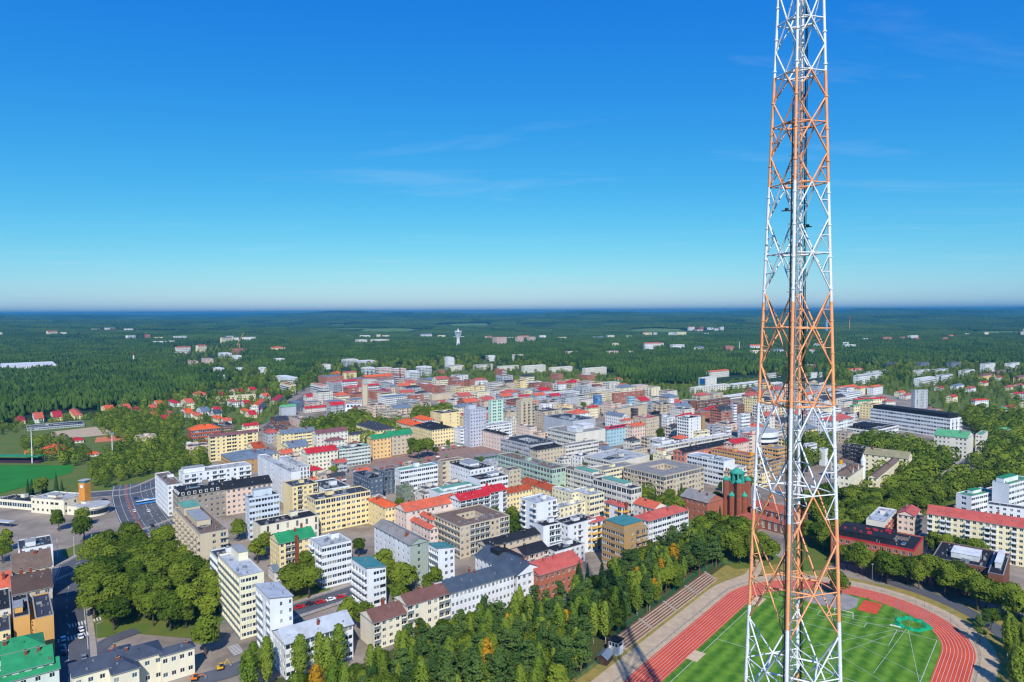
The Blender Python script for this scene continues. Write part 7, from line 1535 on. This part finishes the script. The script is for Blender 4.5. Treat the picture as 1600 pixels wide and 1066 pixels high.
for (x, y, a, c, lab) in ((-251, 462, 40, (60, 130, 200), 'pale blue city bus waiting at the stop by the boulevard'), (-229, 377, 37, (40, 110, 190), 'blue city bus turning on the wide street by the lawn')):
    e_ = empty('bus', (x, y, .2), R(a)); tag(e_, lab, 'bus'); m = mat('bus_blue_%d' % c[0], c, rough=.3, var=0)
    mb = MB(); mb.box(-5.8, 5.8, -1.25, 1.25, .35, 1.5, m); mb.box(-5.75, 5.75, -1.22, 1.22, 1.5, 2.5, GLASS); mb.box(-5.8, 5.8, -1.25, 1.25, 2.5, 3.0, FRAME, top=m); mb.build('body', e_)
    for wx in (-3.6, 3.4):
        for wy in (-1.15, 1.15): w_ = link(bpy.data.objects.new('wheel', WHEEL), e_); w_.location = (wx, wy, .45); w_.scale = (1.4, 1, 1.4)
    mb = MB(); mb.box(-1.2, 1.6, -.6, .6, 3.0, 3.25, FRAME); mb.build('roof_unit', e_)

# ------------------------------------------------------------ two small site machines
for (x, y, a, lab) in ((-107, 244, 30, 'small yellow excavator with raised boom beside the shaded yard'), (-113, 237, 10, 'small orange excavator with lowered boom near the cream villa')):
    e_ = empty('mini_excavator', (x, y, 0), R(a)); tag(e_, lab, 'excavator'); m = mat('machine_' + lab.split()[1], (222, 176, 40) if 'yellow' in lab else (220, 120, 40), rough=.4, var=.05)
    for s_ in (-.75, .75): mb = MB(); mb.box(-1.2, 1.2, s_ - .2, s_ + .2, 0, .6, TYRE); mb.build('track', e_)
    mb = MB(); mb.box(-1.3, .8, -.8, .8, .7, 1.4, m); mb.build('body', e_); mb = MB(); mb.box(-.4, .8, -.8, .1, 1.4, 2.5, GLASS, top=m); mb.build('cab', e_)
    h_ = 3.2 if 'raised' in lab else 1.8
    mb = MB(); mb.tube((.8, .3, 1.2), (2.4, .3, h_), .16, m, n=5); mb.build('boom', e_); mb = MB(); mb.tube((2.4, .3, h_), (3.4, .3, .9), .12, m, n=5); mb.build('dipper', e_); mb = MB(); mb.box(3.2, 3.8, 0, .6, .4, .95, STEEL); mb.build('bucket', e_)
# ------------------------------------------------------------ scattered far villages
vr = random.Random(21); made = 0
HAMLETS = [(-1650, 3050), (-1150, 2950), (-700, 3300), (60, 3050), (-420, 3500), (360, 3150), (820, 3500), (1250, 4200), (1500, 2700), (2100, 3000), (-2400, 3300), (2650, 3500), (1150, 2350), (1800, 2150), (420, 2250), (760, 2050), (-1000, 2250), (-2600, 4300)]
for (hx, hy) in HAMLETS:
    for k in range(vr.randint(3, 7)):
        x, y = hx + vr.gauss(0, 95), hy + vr.gauss(0, 70)
        if in_building(x, y, 12): continue
        w = vr.choice(['wh', 'ow', 'wh', 'cr', 'bo']); fl = vr.choice([2, 3, 3, 4, 5]); rk = vr.choice(['f', 'f', 'ga']); rf = 'lg' if rk == 'f' else vr.choice(['rs', 'or', 'lb'])
        lab = '%s storey %s %s with %s roof in a far village' % (STOREY[fl], WALL_WORD[w], 'slab' if rk == 'f' else 'house', ROOF_WORD[rf])
        root = empty('village_house', (x, y, float(tz(x, y))), R(37.5 + vr.uniform(-30, 30))); tag(root, lab, 'house', lab)
        la, lb = vr.uniform(18, 60), vr.uniform(11, 16); block(root, 0, 0, la, lb, fl * 3.4 + 8, fl, w, rk, rf, 'wr', 'w', {}, False, 3000, vr)
        FOOT.append((x, y, 1, 0, la, lb))
# ------------------------------------------------------------ trees
def leaf_mat(name, c0, c1, trans=.3):
    m = bpy.data.materials.new(name); m.use_nodes = True; nt = m.node_tree; nt.nodes.clear()
    out = nt.nodes.new('ShaderNodeOutputMaterial'); mixs = nt.nodes.new('ShaderNodeMixShader'); mixs.inputs[0].default_value = trans
    d = nt.nodes.new('ShaderNodeBsdfDiffuse'); t = nt.nodes.new('ShaderNodeBsdfTranslucent')
    oi = nt.nodes.new('ShaderNodeObjectInfo'); g = nt.nodes.new('ShaderNodeNewGeometry')
    n = nt.nodes.new('ShaderNodeTexNoise'); n.inputs['Scale'].default_value = .05; n.inputs['Detail'].default_value = 3; nt.links.new(g.outputs['Position'], n.inputs['Vector'])
    n2 = nt.nodes.new('ShaderNodeTexNoise'); n2.inputs['Scale'].default_value = .7; nt.links.new(g.outputs['Position'], n2.inputs['Vector'])
    a = nt.nodes.new('ShaderNodeMath'); a.operation = 'MULTIPLY_ADD'; a.inputs[1].default_value = .62
    nt.links.new(oi.outputs['Random'], a.inputs[0])
    b = nt.nodes.new('ShaderNodeMath'); b.operation = 'MULTIPLY'; b.inputs[1].default_value = .42; nt.links.new(n.outputs['Fac'], b.inputs[0]); nt.links.new(b.outputs[0], a.inputs[2])
    c = nt.nodes.new('ShaderNodeMath'); c.operation = 'MULTIPLY_ADD'; c.inputs[1].default_value = .5; nt.links.new(n2.outputs['Fac'], c.inputs[0]); nt.links.new(a.outputs[0], c.inputs[2])
    sb = nt.nodes.new('ShaderNodeMath'); sb.operation = 'SUBTRACT'; sb.inputs[1].default_value = .25; sb.use_clamp = True; nt.links.new(c.outputs[0], sb.inputs[0])
    r = nt.nodes.new('ShaderNodeValToRGB'); r.color_ramp.elements[0].color = lin(c0); r.color_ramp.elements[1].color = lin(c1)
    nt.links.new(sb.outputs[0], r.inputs[0])
    nt.links.new(r.outputs[0], d.inputs[0]); nt.links.new(r.outputs[0], t.inputs[0])
    nt.links.new(d.outputs[0], mixs.inputs[1]); nt.links.new(t.outputs[0], mixs.inputs[2]); nt.links.new(mixs.outputs[0], out.inputs[0]); return m
LEAF = {'L': leaf_mat('leaf_linden', (38, 72, 20), (138, 152, 52)), 'B': leaf_mat('leaf_birch', (84, 116, 38), (146, 160, 62)), 'P': leaf_mat('needle_pine', (48, 76, 36), (96, 118, 58), .15), 'S': leaf_mat('needle_spruce', (34, 66, 34), (66, 96, 46), .12),
        'F': leaf_mat('leaf_forest', (30, 58, 28), (84, 108, 42), .1), 'Y': leaf_mat('leaf_autumn', (166, 120, 30), (200, 160, 50))}
BARK = mat('bark_grey', (92, 80, 68), var=.2, scale=2); BARKB = mat('bark_birch', (196, 190, 180), var=.25, scale=3, c2=(60, 56, 52)); BARKP = mat('bark_pine', (140, 92, 62), var=.2, scale=2)
def quads_mesh(name, C, N, Sz, m, asp=1.0, extra=None):
    """Many small leaf-clump faces at C, facing N."""
    C, N = np.asarray(C), np.asarray(N); N = N / (np.linalg.norm(N, axis=1, keepdims=True) + 1e-9)
    U = np.cross(N, rng.normal(size=N.shape)); U /= np.linalg.norm(U, axis=1, keepdims=True) + 1e-9; V = np.cross(N, U)
    s = np.asarray(Sz)[:, None]; n = len(C); k = rng.uniform(.6, 1.25, (n, 4, 1))
    P = np.stack([C - U * s * k[:, 0], C - V * s * k[:, 1] * asp, C + U * s * k[:, 2], C + V * s * k[:, 3] * asp], 1)
    P += N[:, None, :] * rng.uniform(-.25, .25, (n, 4, 1)) * s[:, None, :]
    v = P.reshape(-1, 3); f = np.arange(4 * n).reshape(-1, 4)
    me = bpy.data.meshes.new(name); me.vertices.add(4 * n); me.vertices.foreach_set('co', v.ravel()); me.loops.add(4 * n); me.loops.foreach_set('vertex_index', f.ravel())
    me.polygons.add(n); me.polygons.foreach_set('loop_start', np.arange(0, 4 * n, 4)); me.polygons.foreach_set('loop_total', np.full(n, 4)); me.materials.append(m); me.update(calc_edges=True); return me
def decid_pts(h, r, n, size, base=.22):
    """Lobed crown of a broadleaf, height h, radius r."""
    nl = 13; L = []
    for i in range(nl):
        t = rng.uniform(0, 6.283); q = rng.uniform(0, 1) ** .5 * r * .62; zc = h * rng.uniform(base + .2, .86)
        q *= 1.05 - .55 * abs(zc / h - .5) * 1.6; L.append((q * math.cos(t), q * math.sin(t), zc, r * rng.uniform(.32, .55)))
    L.append((0, 0, h * .86, r * .42)); L.append((0, 0, h * .55, r * .6))
    C, N, Sz = [], [], []; L = np.array(L)
    for i in range(n):
        l = L[rng.integers(len(L))]; d = rng.normal(size=3); d /= np.linalg.norm(d); 
        if d[2] < -.45: d[2] *= -.6
        p = l[:3] + d * l[3] * np.array([1, 1, .85]) * rng.uniform(.82, 1.06)
        if p[2] < h * base: continue
        C.append(p); N.append(d + rng.normal(size=3) * .35 + np.array([0, 0, .25])); Sz.append(size * rng.uniform(.55, 1.2))
    return C, N, Sz
def birch_pts(h, r, n, size):
    C, N, Sz = [], [], []
    for i in range(n):
        u = rng.uniform(.18, 1.0); t = rng.uniform(0, 6.283); rr = r * (math.sin(math.pi * min(1, (1 - u) * 1.15 + .05)) ** .7) * (.75 + .3 * math.sin(5 * t + 9 * u) * .6)
        q = rr * rng.uniform(.35, 1.05) ** .6; p = np.array([q * math.cos(t), q * math.sin(t), u * h - (q / r) ** 2 * h * .06]); C.append(p); N.append(np.array([math.cos(t), math.sin(t), rng.uniform(-.1, .8)]) + rng.normal(size=3) * .3); Sz.append(size * rng.uniform(.5, 1.1))
    return C, N, Sz
def pine_pts(h, r, n, size):
    C, N, Sz = [], [], []; nl = 15
    L = [(rng.uniform(0, 6.283), u, r * (1.05 - (u - .42) * 1.15) * rng.uniform(.45, .95)) for u in np.linspace(.40, .97, nl)]
    for i in range(n):
        t0, u, q = L[rng.integers(nl)]; c = np.array([q * .62 * math.cos(t0), q * .62 * math.sin(t0), u * h]); d = rng.normal(size=3); d /= np.linalg.norm(d); p = c + d * np.array([q * .62 + .5, q * .62 + .5, h * .045]); C.append(p); N.append(d * .5 + np.array([0, 0, .7]) + rng.normal(size=3) * .3); Sz.append(size * rng.uniform(.5, 1.1))
    return C, N, Sz
def spruce_pts(h, r, n, size):
    C, N, Sz = [], [], []
    for i in range(n):
        u = 1 - rng.uniform(0, 1) ** .62; u = min(.99, .06 + .94 * u); k = (u * 11) % 1.0; rr = r * (1 - u) ** .85 * (1.08 - .35 * k) + .1; t = rng.uniform(0, 6.283); q = rr * rng.uniform(.55, 1.0)
        C.append(np.array([q * math.cos(t), q * math.sin(t), u * h])); N.append(np.array([math.cos(t), math.sin(t), .55]) + rng.normal(size=3) * .25); Sz.append(size * rng.uniform(.5, 1.1) * (.5 + .6 * (1 - u)))
    return C, N, Sz
def trunk_mesh(name, h, r, m, limbs, bend=.3):
    mb = MB(); p = Vector((0, 0, -.3)); P = [p]
    for i in range(4): p = p + Vector((random.uniform(-bend, bend), random.uniform(-bend, bend), (h + .3) / 4)); P.append(p)
    for i in range(4): mb.tube(P[i], P[i + 1], r * (1 - .22 * i), m, n=7, r2=r * (1 - .22 * (i + 1)), cap=False)
    for (u, ln, up) in limbs:
        t = random.uniform(0, 6.283); i = min(3, int(u * 4)); a = P[i].lerp(P[i + 1], u * 4 - i); b = a + Vector((math.cos(t) * ln, math.sin(t) * ln, up)); mb.tube(a, b, r * .45, m, n=5, r2=r * .15, cap=False)
    return mb.mesh(name)
PROTO = {'L': [], 'B': [], 'P': [], 'S': [], 'Y': []}
for i in range(6):
    h = 10.0; r = (4.1, 4.6, 3.8, 4.9, 3.5, 4.3)[i]
    PROTO['L'].append((quads_mesh('crown_broadleaf', *decid_pts(h, r, 2600, .39), LEAF['L']), trunk_mesh('trunk_broadleaf', 6.5, .34, BARK, [(.5, 2, 2), (.6, 2, 2.2), (.7, 1.8, 2.4), (.8, 1.5, 2.4)])))
for i in range(5):
    PROTO['B'].append((quads_mesh('crown_birch', *birch_pts(10, (1.9, 2.2, 1.7, 2.1, 2.4)[i], 1500, .26), LEAF['B']), trunk_mesh('trunk_birch', 9, .16, BARKB, [(.5, .9, 1.1), (.65, .8, 1.1), (.8, .6, 1)], .15)))
for i in range(4):
    PROTO['P'].append((quads_mesh('crown_pine', *pine_pts(10, (2.3, 2.7, 2.0, 2.5)[i], 1600, .26), LEAF['P']), trunk_mesh('trunk_pine', 9, .2, BARKP, [(.5, 1.2, .5), (.6, 1.4, .4), (.7, 1.2, .5), (.85, .9, .4)], .12)))
for i in range(3):
    PROTO['S'].append((quads_mesh('crown_spruce', *spruce_pts(10, (1.7, 2.0, 1.4)[i], 1400, .29), LEAF['S']), trunk_mesh('trunk_spruce', 9.5, .18, BARK, [], .05)))
PROTO['Y'].append((quads_mesh('crown_autumn', *birch_pts(10, 2.3, 900, .34), LEAF['Y']), trunk_mesh('trunk_autumn', 9, .16, BARKB, [(.6, .8, 1)], .15)))
KN = {'L': 'broadleaf_tree', 'B': 'birch_tree', 'P': 'pine_tree', 'S': 'spruce_tree', 'Y': 'autumn_birch_tree'}
LOOK = {'L': 'round crowned broadleaf tree', 'B': 'slim pale green birch tree', 'P': 'dark green pine tree', 'S': 'dark conical spruce tree', 'Y': 'yellowing autumn birch tree'}
PLACE = {'park': 'in the leafy park by the villa', 'hillwood': 'in the mixed wood below the apartment row', 'churchyard': 'around the brick church', 'stadium_row': 'in the row behind the running track', 'lindenpark': 'in the linden park past the mast',
         'verge': 'on the verge beside the stadium road', 'avenue': 'near the football field and station', 'tower_park': 'in the park around the bell tower', 'court': 'in a courtyard between apartment houses', 'villa': 'beside the cream villa', 'single': 'standing on its own in town'}
def plant(k, x, y, h, where, wid=1.0):
    cm, tm = random.choice(PROTO[k]); s = h / 10.0
    e_ = empty(KN[k], (x, y, max(0.0, float(tz(x, y))) if y < 235 else 0), random.uniform(0, 6.283)); lab = '%s %s %s %s' % ('tall' if h > 14 else 'middling' if h > 11 else 'small', 'broad' if wid > 1.05 else 'narrow' if wid < .95 else 'even', LOOK[k], PLACE[where]); tag(e_, lab, 'tree', lab)
    for nm, me in (('trunk', tm), ('crown', cm)):
        o = link(bpy.data.objects.new(nm, me), e_); o.scale = (s * wid, s * wid, s)
def bbox(p): xs = [q[0] for q in p]; ys = [q[1] for q in p]; return min(xs), max(xs), min(ys), max(ys)
def on_track(x, y):
    d = Vector((x, y)) - SC; u, v = d.dot(SU), d.dot(SV)
    return abs(u) < 56 and -110 < v < 92 and not (v > 42 and u * u + (v - 42.2) ** 2 > 56 ** 2) or (-66.5 < u < -50 and -50 < v < 72)
RL = [(densify(p, 4.0), w) for n, w, p in ROADS]
def on_road(x, y, mg=1.0):
    q = Vector((x, y))
    for L, w in RL:
        for p in L:
            if (p - q).length_squared < (w / 2 + mg) ** 2: return True
    return False
NTREE = {}; REST = []
cands = []
for (nm, kd, sp, poly) in PLANTING:
    x0, x1, y0, y1 = bbox(poly); gy = y0
    while gy < y1:
        gx = x0
        while gx < x1:
            x, y = gx + random.uniform(-.42, .42) * sp, gy + random.uniform(-.42, .42) * sp; gx += sp
            if not inside(x, y, poly) or on_track(x, y) or in_building(x, y, 2.0 if kd == 'L' else 1.0): continue
            if nm not in ('hillwood',) and on_road(x, y, -1 if nm == 'stadium_row' else 1): continue
            if kd == 'L': k, h = random.choices('LS', [30, 1])[0], random.uniform(10.5, 15.5)
            elif kd == 'B': k, h = random.choices('BLS', [6, 1, .5])[0], random.uniform(11, 17)
            else:
                k = random.choices('PBLSY', [38, 30, 18, 9, 2.5])[0]; h = random.uniform(11, 17) if k != 'L' else random.uniform(8.5, 13)
            if nm == 'park': h *= 1.1
            if nm == 'avenue': h *= .78
            cands.append((y, nm, k, x, y, h))
        gy += sp
cands.sort()
for (_, nm, k, x, y, h) in cands:
    if NTREE.get(k, 0) >= 296: REST.append((x, y, h, k)); continue
    NTREE[k] = NTREE.get(k, 0) + 1; plant(k, x, y, h, nm, random.uniform(.85, 1.15))
for (k, x, y, h) in SINGLE_TREES:
    if in_building(x, y, .3): continue
    plant(k, x, y, h, 'single', random.uniform(.9, 1.1))
for _i in range(900):      # small court trees
    if NTREE.get('court', 0) >= 60: break
    x, y = random.uniform(-220, 260), random.uniform(380, 640)
    if inside(x, y, INFILL['court']) and not in_building(x, y, 2.2) and not on_road(x, y) and not inside(x, y, SQUARE): NTREE['court'] = NTREE.get('court', 0) + 1; plant('L', x, y, random.uniform(6, 10), 'court', .9)
# --- woods too many to count: instanced
def low_tree(C, N, Sz, x, y, h, r, conif, n, s):
    for i in range(n):
        u = rng.uniform(.2, 1.0) if not conif else rng.uniform(.15, 1) ** 1.2; t = rng.uniform(0, 6.283)
        rr = r * ((1 - u) ** .8 + .12) if conif else r * math.sqrt(max(.05, 1 - ((u - .62) / .42) ** 2))
        C.append((x + rr * math.cos(t), y + rr * math.sin(t), u * h)); N.append((math.cos(t), math.sin(t), .6 + rng.uniform(-.3, .5))); Sz.append(s * rng.uniform(.6, 1.2))
def ico(sub):
    bm = bmesh.new(); bmesh.ops.create_icosphere(bm, subdivisions=sub, radius=1.0); v = np.array([q.co[:] for q in bm.verts]); f = np.array([[q.index for q in t.verts] for t in bm.faces]); bm.free(); return v, f
ICO = {1: ico(1), 2: ico(2)}
def patch(name, size, nt_, sub, conif_p, m, hh):
    """A stand of many uneven crowns, one mesh to be repeated over the woods."""
    V, F = [], []; n0 = 0; k = int(math.sqrt(nt_)); st_ = size / k; bv, bf = ICO[sub]
    for i in range(k):
        for j in range(k):
            x, y = (i + .5 + rng.uniform(-.42, .42)) * st_ - size / 2, (j + .5 + rng.uniform(-.42, .42)) * st_ - size / 2
            cf = rng.uniform() < conif_p; h = hh * rng.uniform(.5, 1.25); d = rng.uniform(.66, 1.28, len(bv))[:, None]; v = bv * d
            if cf:
                u = (bv[:, 2] + 1) / 2; r = st_ * rng.uniform(.34, .46); w = ((1 - u) ** .75 * 1.25 + .08)[:, None]
                q = np.concatenate([bv[:, :2] / (np.linalg.norm(bv[:, :2], axis=1, keepdims=True) + .15) * w * d * r, (h * (.12 + .9 * u))[:, None]], 1)
            else:
                r = st_ * rng.uniform(.42, .62); q = np.concatenate([v[:, :2] * r, (h * .62 + v[:, 2] * h * .36)[:, None]], 1)
            q[:, 0] += x; q[:, 1] += y; V.append(q); F.append(bf + n0); n0 += len(bv)
    V = np.concatenate(V); F = np.concatenate(F); me = bpy.data.meshes.new(name); me.vertices.add(len(V)); me.vertices.foreach_set('co', V.ravel()); me.loops.add(F.size); me.loops.foreach_set('vertex_index', F.ravel())
    me.polygons.add(len(F)); me.polygons.foreach_set('loop_start', np.arange(0, F.size, 3)); me.polygons.foreach_set('loop_total', np.full(len(F), 3)); me.materials.append(m); me.update(calc_edges=True); return me
def coll(name, meshes):
    c = bpy.data.collections.new(name)
    for i, me in enumerate(meshes): c.objects.link(bpy.data.objects.new('%s_piece.%03d' % (name, i), me))
    return c
def scatter(name, pts, c, label, cat):
    """ONE object of instances on points (x, y, z, scale, turn, pick)."""
    P = np.array(pts); me = bpy.data.meshes.new(name); me.vertices.add(len(P)); me.vertices.foreach_set('co', P[:, :3].ravel().astype(np.float32))
    for nm, ty, cidx in (('sc', 'FLOAT', 3), ('tn', 'FLOAT', 4), ('pk', 'INT', 5)):
        a = me.attributes.new(nm, ty, 'POINT'); a.data.foreach_set('value', P[:, cidx].astype(np.int32 if ty == 'INT' else np.float32))
    o = link(bpy.data.objects.new(name, me)); tag(o, label, cat, kind='stuff')
    g = bpy.data.node_groups.new(name, 'GeometryNodeTree'); g.interface.new_socket('Geometry', in_out='INPUT', socket_type='NodeSocketGeometry'); g.interface.new_socket('Geometry', in_out='OUTPUT', socket_type='NodeSocketGeometry')
    gi = g.nodes.new('NodeGroupInput'); go = g.nodes.new('NodeGroupOutput'); ci = g.nodes.new('GeometryNodeCollectionInfo'); ci.inputs['Collection'].default_value = c
    ci.inputs['Separate Children'].default_value = True; ci.inputs['Reset Children'].default_value = True
    ip = g.nodes.new('GeometryNodeInstanceOnPoints'); ip.inputs['Pick Instance'].default_value = True
    def na(nm, dt):
        n = g.nodes.new('GeometryNodeInputNamedAttribute'); n.data_type = dt; n.inputs['Name'].default_value = nm; return n.outputs['Attribute']
    cxz = g.nodes.new('ShaderNodeCombineXYZ'); g.links.new(na('tn', 'FLOAT'), cxz.inputs[2])
    g.links.new(gi.outputs[0], ip.inputs['Points']); g.links.new(ci.outputs[0], ip.inputs['Instance']); g.links.new(na('pk', 'INT'), ip.inputs['Instance Index'])
    g.links.new(cxz.outputs[0], ip.inputs['Rotation']); g.links.new(na('sc', 'FLOAT'), ip.inputs['Scale']); g.links.new(ip.outputs[0], go.inputs[0])
    md = o.modifiers.new('scatter', 'NODES'); md.node_group = g; return o
WT_ = []
for i in range(3): C, N, Z = [], [], []; low_tree(C, N, Z, 0, 0, 10, 3.6, False, 240, .62); WT_.append(quads_mesh('town_tree_l', C, N, Z, LEAF['L']))
for i in range(2): C, N, Z = [], [], []; low_tree(C, N, Z, 0, 0, 10, 1.9, True, 160, .55); WT_.append(quads_mesh('town_tree_s', C, N, Z, LEAF['S']))
for i in range(2): C, N, Z = [], [], []; low_tree(C, N, Z, 0, 0, 10, 2.3, False, 160, .5); WT_.append(quads_mesh('town_tree_b', C, N, Z, LEAF['B']))
ctown = coll('town_tree', WT_)
pts = []
for (x, y, h, k) in REST: pts.append((x, y, 0, h / 10, random.uniform(0, 6.28), {'L': random.randrange(3), 'P': 3, 'S': 4, 'B': 5, 'Y': 6}[k]))
def tree_spread(poly, sp, p, hr, picks):
    x0, x1, y0, y1 = bbox(poly); gy = y0
    while gy < y1:
        gx = x0
        while gx < x1:
            x, y = gx + random.uniform(-.45, .45) * sp, gy + random.uniform(-.45, .45) * sp; gx += sp
            if random.random() > p or not inside(x, y, poly) or in_building(x, y, 2.5) or on_road(x, y, 0): continue
            pts.append((x, y, 0, random.uniform(*hr) / 10, random.uniform(0, 6.28), random.choice(picks)))
        gy += sp
for gp in GARDENS: tree_spread(gp, 9.5, .42, (5, 9.5), [0, 1, 2, 0, 1, 2, 5, 6, 3])
scatter('town_foliage', pts, ctown, 'scattered small green trees among the distant houses', 'trees')
# dense woods
cw = coll('wood_patch', [patch('wood_patch_mesh', 46, 49, 2, p_, LEAF['F'], 15) for p_ in (.5, .75, .35, .6, .85)])
fp = []
for wp in WOODS:
    x0, x1, y0, y1 = bbox(wp); gy = y0
    while gy < y1:
        gx = x0
        while gx < x1:
            x, y = gx + random.uniform(-5, 5), gy + random.uniform(-5, 5); gx += 40
            if abs(x) > y * .95 + 200 or not inside(x, y, wp) or in_building(x, y, 16): continue
            fp.append((x, y, float(tz(x, y)), random.uniform(.85, 1.15), random.choice([0, 1.5708, 3.1416, 4.712]), random.randrange(5)))
        gy += 40
scatter('wood', fp, cw, 'dense green wood rising behind the town', 'wood')
# far forest to the horizon
cf = coll('forest_patch', [patch('forest_patch_mesh', 170, 256, 1, p_, LEAF['F'], 19) for p_ in (.4, .7, .55, .85)])
ff = []
y = 2650.0
while y < 15000:
    stp = 150 if y < 6000 else 260 if y < 10000 else 420; sc_ = stp / 150
    x = -y * .86 - 300
    while x < y * .86 + 300:
        X, Y = x + random.uniform(-.2, .2) * stp, y + random.uniform(-.2, .2) * stp; x += stp
        if any((X - a) ** 2 + (Y - b) ** 2 < (c_ * .9 + 30) ** 2 for a, b, c_ in _fields) or in_building(X, Y, 60): continue
        if Y < 2900 and any(inside(X, Y, w) for w in WOODS): continue
        ff.append((X, Y, float(tz(X, Y)) - 3, sc_ ** .9, random.choice([0, 1.5708, 3.1416, 4.712]) + random.uniform(-.2, .2), random.randrange(4)))
    y += stp
scatter('distant_forest', ff, cf, 'endless dark green forest fading blue toward the horizon', 'forest')
# sparse wood trees in the belts between blocks further out
pts = []
belt = [(-1500, 1000), (-700, 780), (-330, 1000), (-250, 1500), (250, 1500), (700, 1150), (1500, 1100), (2300, 2700), (-2300, 2700)]
def urban_far(x, y): return y < 1330 and -340 < x < 380
x0, x1, y0, y1 = bbox(belt)
for _i in range(15000):
    y_ = random.uniform(y0, y1); x_ = random.uniform(-y_ * .8, y_ * .8)
    if not inside(x_, y_, belt) or urban_far(x_, y_) or in_building(x_, y_, 4) or any(inside(x_, y_, w) for w in WOODS): continue
    pts.append((x_, y_, 0, random.uniform(.9, 1.6), random.uniform(0, 6.28), random.choice([0, 1, 2, 3, 4, 5])))
scatter('suburb_foliage', pts, ctown, 'loose belt of trees between the outer blocks', 'trees')

# ------------------------------------------------------------ haze
hb = MB(); hb.box(-36000, 36000, -36000, 36000, -40, 203, GROUND); hz = hb.build('haze'); tag(hz, 'thin blue summer haze over the whole landscape', 'haze', kind='stuff')
hm = bpy.data.materials.new('summer_haze'); hm.use_nodes = True; nt = hm.node_tree; nt.nodes.clear()
out = nt.nodes.new('ShaderNodeOutputMaterial'); pv = nt.nodes.new('ShaderNodeVolumePrincipled'); pv.inputs['Color'].default_value = (.06, .35, .64, 1); pv.inputs['Density'].default_value = HAZE
pv.inputs['Anisotropy'].default_value = 0.0
nt.links.new(pv.outputs[0], out.inputs['Volume']); hz.data.materials.clear(); hz.data.materials.append(hm)
hz.display_type = 'BOUNDS'
